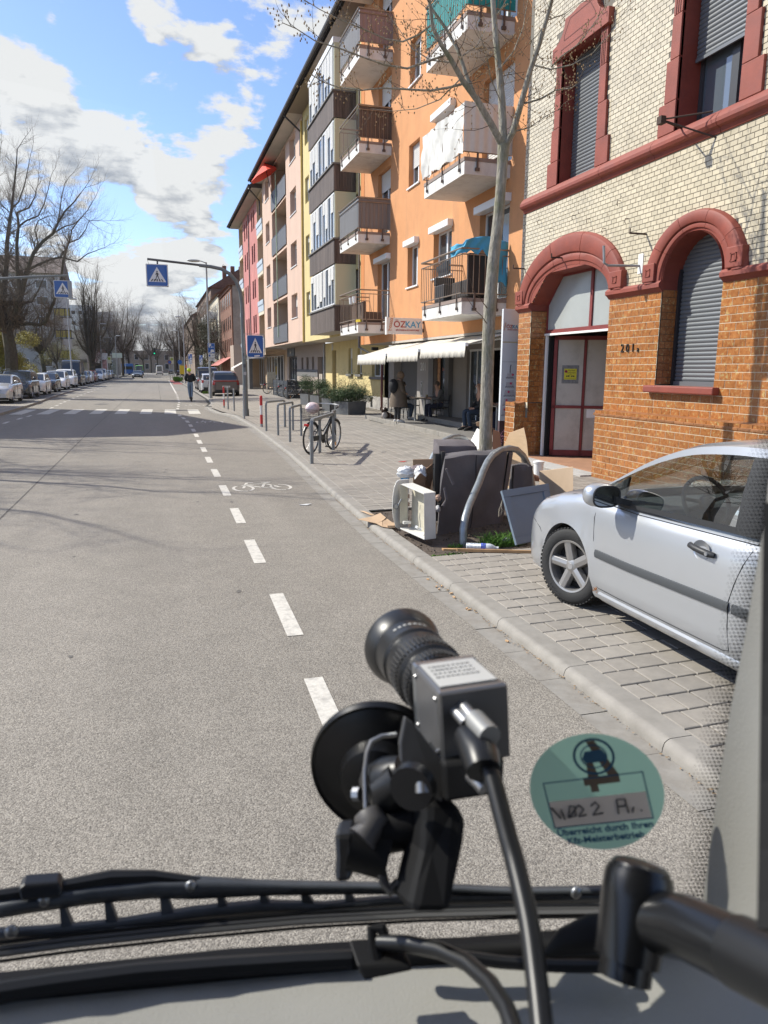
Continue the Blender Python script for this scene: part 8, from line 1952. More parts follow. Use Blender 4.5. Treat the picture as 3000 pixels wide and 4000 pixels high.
# white drawer lying on its side
dw = thing('dumped_drawer',(2.9,7.9,.05),'white drawer with bowed front standing on its side at the kerb','drawer')
Yd = 7.55; P0 = D_(510,762,Yd+.02); P0.z = .05; k_ = Yd
def Dq(a,b,Y):return D_(a,b,Y)
bl, br_ = Dq(510,762,7.50), Dq(585,752,7.53); tl, tr2 = Dq(508,460,7.50), Dq(582,452,7.53); fb, ft = Dq(352,690,8.08), Dq(362,398,8.08)
th = (br_-bl)
def slab(p,q,r,s,d,m_,nm,par,bev=.003):return MB().prism([p,q,r,s],d).build(nm,m_,par,bevel=bev)
slab(bl,br_,tr2,tl,(.006,.014,0),WHB,'end_panel',dw); n_ = (fb-bl); slab(tl,tr2,tr2+(ft-tl),ft,(0,0,-.014),WHB,'upper_side',dw); slab(bl,br_,br_+n_,fb,(0,0,.014),WHB,'lower_side',dw)
slab(br_+Vector((-.0,.01,0)),br_+n_,tr2+(ft-tl)+Vector((0,0,0)),tr2+Vector((-.0,.01,0)),(.008,.004,0),CRB,'bottom_panel',dw)
fp_ = [(302,560),(306,480),(315,420),(330,385),(345,374),(410,368),(412,388),(404,640),(404,690),(345,694),(325,680),(308,620)]
MB().prism([D_(x,y,8.10+(x-300)*.0012)for x,y in fp_],(.008,.035,0)).build('bowed_front',WHB,dw,bevel=.006)
MB().prism([D_(x,y,8.07)for x,y in ((352,404),(402,400),(402,655),(352,652))],(.003,.012,0)).build('front_inner_face',CRB,dw)
lk_ = D_(325,541,8.05); MB().lathe([(0,.01),(.024,.01),(.026,0),(.034,0),(.036,.008)],lk_,(0,-1,0),20).build('lock_ring',STEEL,dw); MB().tube([lk_+Vector((.02,-.01,0)),D_(362,495,8.03)],.008,6).build('lock_bar',STEEL,dw)
for x, y in ((408,530),(408,478)):MB().prism([D_(x-5,y-14,7.98),D_(x+7,y-12,7.96),D_(x+7,y+16,7.96),D_(x-5,y+12,7.98)],(.002,.004,0)).build('rail_slot',mat('slot_brown',(.14,.09,.06),.8),dw)
MB().cbox(D_(397,656,8.0)+Vector((0,0,.015)),(.09,.04,.03)).build('corner_bracket',WHB,dw)
for x, y in ((462,690),(485,703)):MB().cbox(D_(x,y,7.7)+Vector((0,0,.02)),(.03,.03,.03),Euler((.3,.4,.8)).to_matrix()).build('plastic_fitting',WHITEP,dw)
# grey blue cupboard door
cd = thing('cupboard_door',(4.1,7.2,.05),'blue grey panelled cupboard door leaning against the heap by the silver car','cupboard door')
q = [D_(1105,795,6.98),D_(1362,742,7.18),D_(1312,398,7.55),D_(1008,444,7.35)]; nn = (q[1]-q[0]).cross(q[3]-q[0]).normalized(); nn = nn if nn.y<0 else -nn
def inset(q,f):c_ = sum(q,Vector())/4; return [c_+(p-c_)*f for p in q]
MB().prism(q,-nn*.018).build('panel',GBL,cd,bevel=.003)
i0 = q; e = .075; ex = (q[1]-q[0]).normalized(); ey = (q[3]-q[0]).normalized(); Wd_ = (q[1]-q[0]).length; Hd_ = (q[3]-q[0]).length
def qp(u,v):return q[0]+(q[1]-q[0])*u+((q[3]+(q[2]-q[3])*u)-(q[0]+(q[1]-q[0])*u))*v
for u0, v0, u1, v1, nm in ((0,0,1,.13,'rail'),(0,.87,1,1,'rail'),(0,.132,.14,.868,'stile'),(.86,.132,1,.868,'stile')):MB().prism([qp(u0,v0),qp(u1,v0),qp(u1,v1),qp(u0,v1)],nn*.012).build(nm,GBL,cd,bevel=.002)
# wooden boards
def board(name,label,pts,Y0,th,m_,dY=None,cat='board',kx=0):
 P = [D_(x,y,Y0-kx*(x-pts[0][0])+(0 if dY is None else dY*(1-(y-min(p[1]for p in pts))/max(1,max(p[1]for p in pts)-min(p[1]for p in pts)))))for x,y in pts]
 return tag(MB().prism(P,th).build(name,m_,bevel=.003),label,cat)
board('beech_board','plain beech coloured board standing behind the silver car bonnet',((1255,316),(1475,288),(1475,560),(1262,640)),8.9,(.01,.022,0),BEI,.25,kx=.0022)
board('curved_wood_panel','tall orange brown veneer panel with curved edge leaning right of the tree',((1062,68),(1156,34),(1174,120),(1186,240),(1182,350),(1168,640),(1030,640),(1015,330),(1018,165)),10.5,(.01,.02,0),BIR,.25,kx=.0035)
board('white_board','white panel with a printed label leaning left of the tree trunk',((852,38),(876,50),(930,60),(900,150),(830,190),(795,150)),10.6,(.01,.018,0),WHB,.45,kx=.004)
board('brown_board','brown board edge standing right behind the tree trunk',((955,46),(998,62),(1012,190),(1030,420),(985,420),(950,250)),10.25,(.012,.022,0),mat('redbrown_board',(.30,.15,.085),.55,var=.1),.2)
board('pale_board','short pale board upright left of the round tree guard',((436,240),(606,236),(606,470),(436,480)),9.9,(.005,.02,0),BEI)
board('wood_offcut','small orange wood offcut beside the tree trunk top of the heap',((845,0),(880,-6),(905,12),(880,30),(848,22)),10.7,(.02,.05,.0),BIR)
board('brown_shelf','low brown shelf lying between the panels on the right of the heap',((1205,340),(1255,362),(1255,385),(1180,372)),9.4,(.1,.2,0),mat('redbrown_board',(.30,.15,.085),.55))
pk = thing('wood_plank',(3.3,6.95,.08),'long rough wooden batten lying along the near edge of the bed','plank'); a = Vector((2.83,7.10,.09)); b_ = Vector((3.74,6.72,.095)); d_ = (b_-a)
MB().prism([a,a+Vector((.0,.05,0)),b_+Vector((0,.05,0)),b_],(0,0,.022)).build('batten',mat('raw_pine',(.45,.27,.13),.7,var=.2,vs=8),pk,bevel=.002); MB().prism([a+d_*.14-Vector((0,.018,0)),a+d_*.14,b_,b_-Vector((0,.018,0))],(0,0,.032)).build('batten',mat('raw_pine',(.45,.27,.13),.7),pk,bevel=.002)
wb = thing('white_pedal_bin',(6.25,11.35,.17),'small white bin on the pavement before the gateway','bin'); MB().lathe([(.0,0),(.07,0),(.085,.27),(.09,.27)],(6.22,11.3,.15),n=18).build('bin_body',WHITEP,wb,smooth=True); MB().lathe([(.095,.27),(.095,.30),(0,.32)],(6.22,11.3,.15),n=18).build('lid',WHITEP,wb,smooth=True)
# plastic bottle
bo = thing('plastic_bottle',(3.26,7.05,.1),'large clear ribbed water bottle lying on the soil before the grass','bottle'); ax = (Vector((3.40,6.95,.13))-Vector((3.10,7.10,.13))).normalized(); o = Vector((3.10,7.12,.115)); pr = [(0,0),(.040,.0)]
for k in range(14):pr+=[(.045,.008+k*.0145),(.041,.015+k*.0145)]
pr+=[(.045,.215),(.045,.25),(.036,.28),(.016,.31),(.014,.325)]
MB().lathe(pr,o,ax,24).build('bottle_body',mat('clear_plastic',(.55,.60,.64),.12,spec=.9,var=.1,vs=40),bo,smooth=True); MB().lathe([(.0458,.155),(.0462,.205)],o,ax,24).build('bottle_label',mat('label_blue',(.08,.12,.42),.4,var=.9,vs=45),bo); MB().lathe([(.016,.322),(.016,.342),(0,.343)],o,ax,14).build('bottle_cap',WHITEP,bo)
# cardboard
CAR = mat('cardboard',(.46,.32,.20),.85,var=.08,vs=6)
cb = thing('flattened_cardboard',(2.5,8.0,.08),'torn flattened brown cardboard lying over the kerb','cardboard')
def sheet3(pts,nm):MB().poly(pts).build(nm,CAR,cb,solid=.005)
P = lambda a, b, z:(lambda r:EYE+r*((z-EYE.z)/r.z))(px((1350+a/1.659)/1.80832,(1650+b/1.659)/1.80832))
sheet3([P(82,628,.10),P(165,612,.11),P(225,588,.13),P(262,618,.13),P(235,640,.12),P(200,655,.10)],'sheet'); sheet3([P(200,656,.10),P(236,642,.12),P(262,620,.12),P(318,660,.10),P(322,682,.09),P(285,684,.085),P(240,676,.09)],'sheet'); sheet3([P(90,572,.09),P(120,574,.10),P(188,598,.12),P(170,604,.09)],'flap')
MB().prism([P(272,684,.085),P(318,684,.085),P(318,664,.09),P(274,662,.09)],(0,0,.03)).build('flap',CAR,cb)
# bags and crumpled cloth
def crumple(c,r,m_,name,label,seed,cat='bag',n=18):
 rs = random.Random(seed); rows = []
 for i in range(n+1):
  t_ = pi*i/n; rows.append([Vector(c)+Vector((r[0]*sin(t_)*cos(a),r[1]*sin(t_)*sin(a),r[2]*cos(t_)))*(rs.uniform(.72,1.15)if 0<i<n else 1)for a in [2*pi*j/n for j in range(n)]])
 return tag(MB().grid(rows,closeu=True).build(name,m_,smooth=True,ang=.9,sub=1),label,cat)
BAG = mat('white_bag',(.62,.63,.63),.3,var=.15,vs=14); crumple(D_(390,325,8.6),(.12,.10,.085),BAG,'plastic_bag','crumpled white plastic bag on top of the white drawer',1); crumple(D_(485,345,8.75),(.09,.10,.13),BAG,'plastic_bag','second crumpled white bag right of the first in the heap',2); crumple(D_(385,362,8.6),(.06,.06,.035),mat('blue_bag',(.04,.28,.55),.4),'blue_bag','small blue plastic scrap under the white bags',3)
crumple(D_(470,300,8.9),(.12,.08,.05),mat('mauve_rag',(.25,.20,.20),.9),'grey_rag','folded greyish rag lying on the white bags',4,'rag')
bx = thing('paper_sack',(3.3,9.0,.05),'crumpled brown paper sack standing between bags and sofa','paper sack'); PS = mat('brown_sack',(.19,.11,.06),.9,var=.3,vs=8)
for k, (pts,Y)in enumerate(((((450,420),(500,320),(560,268),(580,330),(540,420)),8.75),(((430,440),(440,380),(480,330),(520,360),(515,430)),8.6),(((500,300),(560,285),(575,300),(545,440),(510,440)),8.85))):MB().prism([D_(x,y,Y)for x,y in pts],(.03,.06,0)).build('fold',PS,bx,bevel=.01)
ck = thing('black_crate',(3.3,8.75,.05),'black folded plastic crate wedged against the sofa','crate')
for k in range(4):MB().prism([D_(570+k*12,440,8.6+.08*k),D_(580+k*12,440,8.6+.08*k),D_(590+k*12,262,8.6+.08*k),D_(580+k*12,262,8.6+.08*k)],(.0,.02,0)).build('rib',BLACKP,ck)
for y in (272,300):MB().tube([D_(565,y,8.6),D_(635,y-6,8.62)],.009,6).build('rail',BLACKP,ck)
for k, (a_,b2,cc)in enumerate(((600,490,(.45,.30,.22)),(598,560,(.5,.5,.52)),(612,520,(.03,.03,.03)))):crumple(D_(a_,b2,8.0),(.035,.04,.045),mat('scrap%d'%k,cc,.6),'small_rubbish',('tan','pale','black')[k]+' scrap of rubbish stuffed between drawer and sofa',7+k,'rubbish')
crumple(P(1060,770,.1),(.10,.06,.05),mat('printed_bag',(.07,.06,.12),.4,var=.9,vs=30),'snack_bag','dark printed snack bag on the soil beside the blue grey door',12)
MB_ = MB()
for k in range(5):MB_.tube(wob(D_(1015,500+k*3,7.3),D_(990,610,7.2),5,.012),.0018,3)
tag(MB_.build('frayed_string',CRB),'thin frayed string hanging from the blue grey door','string')
# grass tufts in the bed and weeds at edges
mb = MB(); rs = random.Random(4)
def tuft(cx,cy,rad,n,h):
 for k in range(n):
  a = rs.uniform(0,6.28); r = rad*sqrt(rs.random()); p = Vector((cx+r*cos(a)*1.3,cy+r*sin(a)*.7,.055)); d = Vector((rs.gauss(0,.5),rs.gauss(0,.5),1)).normalized(); hh = h*rs.uniform(.4,1.2); s_ = Vector((rs.uniform(-1,1),rs.uniform(-1,1),0)).normalized()*.0045; m_ = p+d*hh*.6; e = p+d*hh+Vector((d.x,d.y,-.3))*hh*.5
  mb.add([p-s_,p+s_,m_+s_*.8,m_-s_*.8,e],[(0,1,2,3),(3,2,4)])
tuft(3.62,7.30,.20,900,.17); tuft(3.42,7.22,.10,250,.10); tuft(3.06,7.35,.07,90,.05); tuft(2.92,7.0,.12,200,.035); tuft(2.72,7.03,.05,60,.02); tuft(2.75,9.62,.05,50,.03); tuft(2.96,14.72,.1,60,.03)
for k in range(9):tuft(7.37+rs.uniform(-.03,0),17.5+k*1.05,.06,30,.06)
tag(mb.build('grass_tufts',mat('fresh_grass',(.085,.19,.02),.85,rnd=.4)),'fresh green grass tufts growing in the soil bed and paving joints','grass',kind='stuff')
# litter and soil crumbs
mb = MB()
for k in range(1500):
 x = rs.uniform(2.66,5.6); y = rs.uniform(7.05,9.5); s_ = rs.uniform(.004,.014); mb.cbox((x,y,gz(x)-.028+s_*.3),(s_*1.5,s_,s_),Euler((rs.random()*3,rs.random()*3,rs.random()*3)).to_matrix())
tag(mb.build('soil_crumbs',mat('soil_crumb',(.12,.09,.065),.95,rnd=.5)),'dark soil crumbs and twigs scattered over the tree bed','soil',kind='stuff')
for (x,y,c_,l_)in ((2.02,10.6,(.6,.6,.58),'torn white paper scrap on the asphalt beside the gutter'),(4.86,12.9,(.55,.55,.56),'flat white wrapper on the paving behind the heap'),(4.75,14.3,(.5,.05,.04),'tiny red scrap on the paving beyond the wrapper'),(3.95,24.8,(.6,.6,.6),'pale scrap on the paving beyond the cycle hoops')):
 z = gz(x)+.004; tag(MB().prism([(x-.09,y,z),(x+.02,y-.05,z),(x+.1,y,z+.01),(x+.01,y+.05,z)],(0,0,.006)).build('litter',mat('litter%d'%int(y*10),c_,.6)),l_,'litter')
mb = MB()
for k in range(9):mb.cbox((2.42+rs.uniform(-.05,.02),rs.uniform(3.4,6.5),.012),(.03,.011,.010),Euler((0,0,rs.random()*3)).to_matrix())
tag(mb.build('cigarette_ends',mat('filter_tan',(.6,.38,.2),.8)),'few cigarette ends in the gutter','litter',kind='stuff')
# ================================================================ van cab around the viewer
def glass_y(x,z):return .62-.25*((x+.65)/.9)**2-(z-1.72)*.05
def og(x,y,off=0.0):
 'point where the line of sight through a photo point meets the windscreen (off = metres inwards)'
 r = px(x,y).normalized(); t = .4
 for _ in range(30):
  p = EYE+r*t; t+=(glass_y(p.x,p.z)-off-p.y)/max(.3,r.y)*.7
 return EYE+r*t
GB = mat('cab_black',(.0045,.0045,.005),.6,spec=.25); GBS = mat('cab_black_satin',(.010,.0105,.0115),.36,spec=.4); GR_ = mat('cab_grey',(.30,.295,.27),.85,var=.03,vs=20,bump=.0004,bs=900); SILV = mat('brushed_metal',(.42,.42,.42),.35,.85); ANTH = mat('camera_anodised',(.17,.17,.175),.40,.55)
vc = thing('van_cab',(0,0,0),'grey and black cab front of the van the picture is taken from','van')
xs = [-1.5+k*.06 for k in range(33)]
MB().grid([[(x,glass_y(x,z),z)for x in xs]for z in (1.52,1.9,2.3,2.62)]).build('windscreen',glass_mat('windscreen_glass',(.93,.95,.94),.75,0),vc,smooth=True,ang=0)
# frit dots along the edge and at the lower corner
mb = MB(); LE = [(1990,60),(1800,560),(1700,880),(1660,1040),(1652,1120),(1632,1240),(1610,1370),(1580,1520),(1548,1720),(1520,1930),(1505,2010)]
def le(v):
 v = max(0,min(.9999,v))*(len(LE)-1); i = int(v); f_ = v-i; return LE[i][0]+(LE[i+1][0]-LE[i][0])*f_, LE[i][1]+(LE[i+1][1]-LE[i][1])*f_
def ley(y):
 for (x0,y0), (x1,y1)in zip(LE,LE[1:]):
  if y<=y1:return x0+(x1-x0)*(y-y0)/(y1-y0)
for k in range(235):
 y = 70+k*8.2
 for j in range(7):
  c = og(ley(y)-1-j*9-(4.5 if k%2 else 0),y); s_ = .00098-j*.00011; mb.poly([c+Vector((s_*cos(a),-.001-s_*.6*cos(a),s_*sin(a)))for a in (0,1.05,2.1,3.14,4.19,5.24)])
for k in range(60):
 for j in range(3):c = og(1030+k*5.0,2027-k*.26-j*5.5); s_ = .0012*(1-j*.22); mb.poly([c+Vector((s_*cos(a),-.001,s_*sin(a)))for a in (0,1.05,2.1,3.14,4.19,5.24)])
mb.build('frit_dots',GB,vc,kind='stuff')
# pillar trim
rows = []
for k in range(31):
 x, y = le(k/30); a = og(x,y,.006); r1 = px(x+55,y+6).normalized(); r2 = px(x+120,y+10).normalized(); r3 = px(x+125,y+14).normalized(); r4 = px(x+330,y+30).normalized(); d = (a-EYE).length
 rows.append([a,EYE+r1*(d-.012),EYE+r2*(d-.045),EYE+r4*(d-.13)])
MB().grid(rows).build('pillar_trim',GR_,vc,smooth=True,ang=0)
MB().grid([[EYE+px(1664-k*1.2,le(k/14)[1]).normalized()*.30,EYE+px(le(k/14)[0]+420,le(k/14)[1]).normalized()*.28]for k in range(5,15)]).build('door_seal',GB,vc,solid=.006)
MB().box(-1.6,-1.6,2.60,.55,.30,2.66).build('roof_lining',GR_,vc); MB().box(-1.6,-1.3,.6,.6,-1.25,2.62).build('bulkhead',mat('cab_dark_grey',(.06,.06,.06),.9),vc); MB().box(.50,-1.3,.6,.55,.12,1.45).build('door_card',GR_,vc); MB().box(-1.6,-1.3,.6,.5,.5,.65).build('cab_floor',GB,vc)
# dashboard and black gasket
E0 = [(-60,2178),(0,2166),(250,2142),(500,2118),(800,2092),(1000,2082),(1310,2068),(1500,2062),(1700,2060)]
rows = []
for x, y in E0:
 p = EYE+px(x,y).normalized()*.52; q = p+Vector((-.004,-.05,-.012)); s_ = p+Vector((-.01,-.16,-.045)); rows.append([p+Vector((0,.03,-.01)),p,q,s_,s_+Vector((0,-.06,-.12))])
MB().grid(rows).build('dashboard',GR_,vc,smooth=True,ang=0)
def strip(tops,bots,d,nm,m_,par,off=0.0,solid=.006,n=0):
 rows = [[EYE+px(*a).normalized()*(d+off),EYE+px(*a).lerp(px(*b),.5).normalized()*(d-.006),EYE+px(*b).normalized()*(d+off)]for a,b in zip(tops,bots)]
 return MB().grid(rows).build(nm,m_,par,smooth=True,ang=0,solid=solid)
strip([(-60,2115),(0,2108),(250,2082),(500,2056),(800,2038),(1000,2032),(1200,2018),(1500,2008)],[(-60,2188),(0,2176),(250,2152),(500,2128),(800,2100),(1000,2090),(1200,2080),(1500,2072)],.525,'gasket',GB,vc)
MB().tube([EYE+px(x,y).normalized()*.517 for x,y in ((-40,2150),(120,2125),(300,2102),(480,2088),(640,2078),(760,2072))],.0055,8).build('gasket_lip',GBS,vc,smooth=True)
MB().tube([EYE+px(x,y).normalized()*.50 for x,y in ((860,2040),(960,2062),(1080,2078),(1200,2086),(1330,2088))],.0035,8).build('thin_cable',GBS,vc,smooth=True)
# wiper outside the glass
wp = thing('windscreen_wiper',(0,.6,1.6),'black windscreen wiper with bridge arms resting across the lower glass','wiper')
WPM = mat('wiper_grey',(.050,.056,.064),.5,.2,var=.2,vs=60); dW = .60
def wq(pts_t,pts_b,nm,d=dW,solid=.004,m_=WPM):return strip(pts_t,pts_b,d,nm,m_,wp,solid=solid)
wq([(-40,1950),(60,1938),(200,1912),(330,1900),(420,1896),(560,1905),(760,1910),(950,1914),(1120,1922),(1310,1918),(1420,1922)],[(-40,1985),(60,1968),(200,1948),(330,1936),(420,1938),(560,1930),(760,1926),(950,1926),(1120,1934),(1310,1932),(1420,1934)],'bridge_arm')
wq([(-40,2012),(100,2004),(250,1990),(420,1962),(560,1948),(700,1952),(850,1938),(1000,1932),(1150,1930),(1300,1928)],[(-40,2030),(100,2022),(250,2008),(420,1985),(560,1972),(700,1966),(850,1955),(1000,1950),(1150,1946),(1300,1944)],'lower_bridge',dW+.004)
bl_ = [(-40,2042),(150,2018),(400,1993),(650,1972),(900,1960),(1100,1956),(1320,1955),(1440,1956)]
for k, (o_,w_,m_)in enumerate(((0,7,GBS),(11,9,mat('blade_grey',(.10,.10,.10),.5,.4)),(24,14,mat('blade_steel',(.17,.17,.165),.45,.5)),(40,5,GB))):MB().tube([EYE+px(x,y+o_*(1-(x+40)/3500)).normalized()*(dW-.004)for x,y in bl_],w_*.00012+.0004,6).build('blade_rail',m_,wp,smooth=True)
for x, y0, y1, w_ in ((128,1955,2010,10),(225,1945,2005,12),(345,1935,1990,16),(468,1932,1972,10),(1010-360,1926,1956,10),(560,1926,1960,8),(745,1925,1955,8)):MB().prism([EYE+px(x+a,y).normalized()*dW for a,y in ((0,y0),(w_,y0),(w_+22,y1),(4,y1))],(0,.006,0)).build('strut',WPM,wp)
for x, y in ((412,1915),(95,1945),(25,2012),(940,1932),(1245,1928)):MB().sph(EYE+px(x,y).normalized()*(dW-.006),(.0045,.003,.0045),10,6).build('rivet',mat('rivet_steel',(.25,.26,.27),.35,.7),wp,smooth=True)
MB().prism([EYE+px(x,y).normalized()*(dW-.01)for x,y in ((38,1922),(52,1912),(128,1906),(136,1925),(130,1940),(44,1948))],(0,.012,0)).build('pivot_block',GBS,wp,bevel=.002)
MB().tube([EYE+px(x,y).normalized()*(dW)for x,y in ((-60,1945),(40,1930),(130,1916),(240,1898),(330,1895),(470,1912))],[.0045,.0045,.0045,.006,.005,.004],8).build('wiper_arm',GBS,wp,smooth=True)
# green sticker
stc = og(1287,1712,.002); e1 = (og(1340,1712,.002)-stc).normalized(); e2 = (og(1287,1660,.002)-stc).normalized(); SM = frame_m(stc,e1,e2); sr = .5*(og(1432,1712,.002)-og(1142,1712,.002)).length
stk = thing('green_sticker',stc,'round green emissions sticker with handwritten strip on the windscreen','sticker'); tilt = Matrix.Rotation(.13,4,'Z'); SM2 = SM@tilt
def transl(name,c,w_=.7):
 M = mat(name,c,.7); b = M.node_tree.nodes['Principled BSDF']; l = M.node_tree.links; n = M.node_tree.nodes; tr = n.new('ShaderNodeBsdfTranslucent'); tr.inputs[0].default_value = (*c,1); ms = n.new('ShaderNodeMixShader'); ms.inputs[0].default_value = w_; l.new(b.outputs[0],ms.inputs[1]); l.new(tr.outputs[0],ms.inputs[2]); l.new(ms.outputs[0],n['Material Output'].inputs[0]); return M
GREEN = transl('sticker_green',(.30,.52,.44),.8)
def flat(pts,z,nm,m_):return MB().poly([SM2@Vector((a*sr,b*sr,z))for a,b in pts]).build(nm,m_,stk)
MB().poly([SM@Vector((sr*cos(a),sr*sin(a)*1.0,0))for a in [2*pi*k/48 for k in range(48)]]).build('disc',GREEN,stk)
SBL = mat('sticker_blue',(.03,.11,.22),.7); TAN = mat('sticker_tan',(.16,.125,.10),.7); PINKW = mat('sticker_strip',(.80,.74,.70),.9)
def ringp(c,r0,r1,z,nm,m_,n=32):
 rows = [[SM2@Vector(((c[0]+r*cos(a))*sr,(c[1]+r*sin(a))*sr,z))for a in [2*pi*k/n for k in range(n+1)]]for r in (r0,r1)]; MB().grid(rows).build(nm,m_,stk)
for a, b, z in (((-.10,.06),(.48,.17),.0006),):flat([(-.14,.14),(.40,.14),(.40,.28),(-.14,.28)],.0006,'digit_bar',TAN); flat([(-.06,.02),(.06,.02),(.06,.14),(-.06,.14)],.0006,'digit_stub',TAN); flat([(-.06,.28),(.10,.28),(.06,.55),(-.03,.55)],.0006,'digit_leg',TAN); flat([(.24,.28),(.40,.28),(.16,.88),(.03,.88)],.0006,'digit_leg',TAN)
ringp((.10,.62),.27,.31,.0009,'emblem_ring',SBL); ringp((.10,.62),.18,.20,.0009,'emblem_ring',SBL); flat([(-.04,.52),(.26,.52),(.30,.60),(.24,.72),(-.02,.72),(-.08,.60)],.0010,'emblem_car',SBL)
for (x0,y0,x1,y1)in ((-.76,.26,.76,.28),(-.76,-.53,.76,-.51),(-.76,-.53,-.74,.28),(.74,-.53,.76,.28)):flat([(x0,y0),(x1,y0),(x1,y1),(x0,y1)],.0010,'frame_line',SBL)
flat([(-.74,-.52),(.73,-.52),(.73,-.06),(-.74,-.06)],.0008,'handwriting_strip',PINKW)
def pen(pts):MB().tube([SM2@Vector((a*sr,b*sr,.0014))for a,b in pts],.00055,5).build('handwriting',mat('pen_grey',(.10,.10,.11),.7),stk)
pen([(-.72,-.16),(-.62,-.36),(-.58,-.20),(-.56,-.38)]); pen([(-.50,-.36),(-.44,-.16),(-.36,-.18),(-.38,-.34),(-.48,-.36),(-.36,-.22),(-.30,-.16),(-.24,-.24),(-.34,-.36),(-.22,-.34)]); pen([(-.12,-.20),(-.04,-.14),(.0,-.22),(-.12,-.36),(.04,-.34)]); pen([(.26,-.38),(.28,-.14),(.40,-.14),(.41,-.38)]); pen([(.28,-.26),(.41,-.26)]); pen([(.50,-.30),(.47,-.38)]); pen([(.60,-.36),(.61,-.37)])
text_mb('Überreicht durch Ihren',sr*.155,.0001,SM2@Matrix.Translation((0,-sr*.62,.001)),bold=.0002).build('lettering',SBL,stk); text_mb('Kfz-Meisterbetrieb',sr*.155,.0001,SM2@Matrix.Translation((-.02*sr,-sr*.78,.001)),bold=.0002).build('lettering',SBL,stk)
# machine vision camera
def rg(x,y):return ((1100+x/1.659)/1.80832,(2300+y/1.659)/1.80832)
ic = thing('machine_camera',(.16,.38,1.78),'small grey box camera with long black lens mounted inside the windscreen','camera')
pr_ = atD(*rg(1255,885),.43); pf_ = atD(*rg(1055,668),.478); AX = (pf_-pr_).normalized(); e_r = (atD(*rg(1475,640),.432)-atD(*rg(1040,665),.428)).normalized(); e_r = (e_r-AX*e_r.dot(AX)).normalized(); e_u = e_r.cross(AX).normalized()
if e_u.z<0:e_u = -e_u
R3 = Matrix((e_r,AX,e_u)).transposed(); dl_ = (pf_-pr_).length; sx = .0395; sz = .0425; cen = pr_+AX*dl_/2
MB().cbox(cen,(sx,dl_,sz),R3).build('housing',ANTH,ic,bevel=.0025)
MB().cbox(pr_+AX*.003,(sx*1.012,.006,sz*1.012),R3).build('rear_plate_edge',mat('edge_metal',(.27,.27,.27),.3,.8),ic,bevel=.0012); MB().cbox(pr_-AX*.0006,(sx*.97,.002,sz*.97),R3).build('rear_plate',mat('rear_grey',(.14,.14,.145),.38,.5),ic)
MB().cbox(pf_-AX*.003,(sx*1.015,.009,sz*1.015),R3).build('front_plate',mat('front_metal',(.30,.32,.34),.3,.8),ic,bevel=.0015)
tp_ = cen+e_u*(sz/2+.0006)+AX*.000; MB().cbox(tp_,(sx*.86,dl_*.74,.0008),R3).build('type_label',mat('type_label',(.52,.52,.50),.5),ic,bevel=.0003)
mb = MB()
for k in range(4):
 for j in range(9):mb.cbox(tp_+e_u*.0006+AX*(dl_*(.22-.11*k))+e_r*(sx*(-.34+.075*j)),(sx*random.uniform(.03,.07),dl_*.03,.0003),R3)
mb.build('label_print',mat('label_print',(.20,.20,.20),.7),ic,kind='stuff')
for u in (-1,1):
 for w_ in (-1,1):MB().sph(cen-e_r*(sx/2)+AX*(u*dl_*.36)+e_u*(w_*sz*.36),.0016,8,6).build('screw',SILV,ic)
LP_ = [(.0150,0),(.0165,.004),(.0205,.006),(.0212,.018),(.0205,.020),(.0205,.022),(.0225,.024),(.0232,.050),(.0222,.052),(.0222,.054),(.0240,.056),(.0240,.076),(.0255,.078),(.0290,.088),(.0290,.0905),(.0262,.0905),(.024,.080),(.018,.075),(.0,.074)]
MB().lathe([(a*1.02,b*1.12)for a,b in LP_],pf_,AX,48).build('lens',mat('lens_black',(.010,.0105,.0115),.36,.1),ic,smooth=True,ang=.5)
for h0, h1, rr in ((.009,.019,.0219),(.030,.045,.0238)):
 mb = MB()
 for k in range(48):
  a = 2*pi*k/48; Rk = Matrix.Rotation(a,3,AX); mb.cbox(pf_+AX*(h0+h1)/2+(Rk@e_u)*rr,(.0012,h1-h0,.0009),Rk@R3)
 mb.build('focus_ring_ribs',mat('lens_rubber',(.014,.014,.015),.7),ic)
ws_ = MB()
for k in range(7):a = -.5+k*.16; ws_.cbox(pf_+AX*.074+(Matrix.Rotation(a,3,AX)@e_u)*.0246,(.0022,.0035,.0003),Matrix.Rotation(a,3,AX)@R3)
ws_.build('lens_marking',mat('lens_mark',(.30,.30,.29),.6),ic)
# plug, clamp and cable
def spl(P,n=6):
 Q = [P[0]]+list(P)+[P[-1]]; o_ = []
 for i in range(1,len(Q)-2):
  for k in range(n):
   t = k/n; a, b, c, d = Q[i-1], Q[i], Q[i+1], Q[i+2]; o_.append(.5*((2*b)+(c-a)*t+(2*a-5*b+4*c-d)*t*t+(3*b-a-3*c+d)*t**3))
 return o_+[P[-1]]
c1_ = pr_+e_r*.004+e_u*.004; pl_ = [c1_,c1_-AX*.012-e_u*.004,atD(*rg(1330,950),.405)]
MB().tube([atD(*rg(1110,770),.424),atD(*rg(1200,870),.412)],.0035,10).build('connector',SILV,ic,smooth=True); MB().tube([atD(*rg(1160,740),.424),atD(*rg(1240,840),.412)],.0035,10).build('connector',SILV,ic,smooth=True); MB().tube([atD(*rg(1250,850),.414),atD(*rg(1350,960),.40)],.0062,12).build('connector_sleeve',mat('sleeve_grey',(.30,.30,.29),.45,.4),ic,smooth=True); MB().tube([atD(*rg(1200,950),.415),atD(*rg(1290,1090),.40),atD(*rg(1310,1180),.395)],[.0075,.010,.009],12).build('strain_relief',GBS,ic,smooth=True)
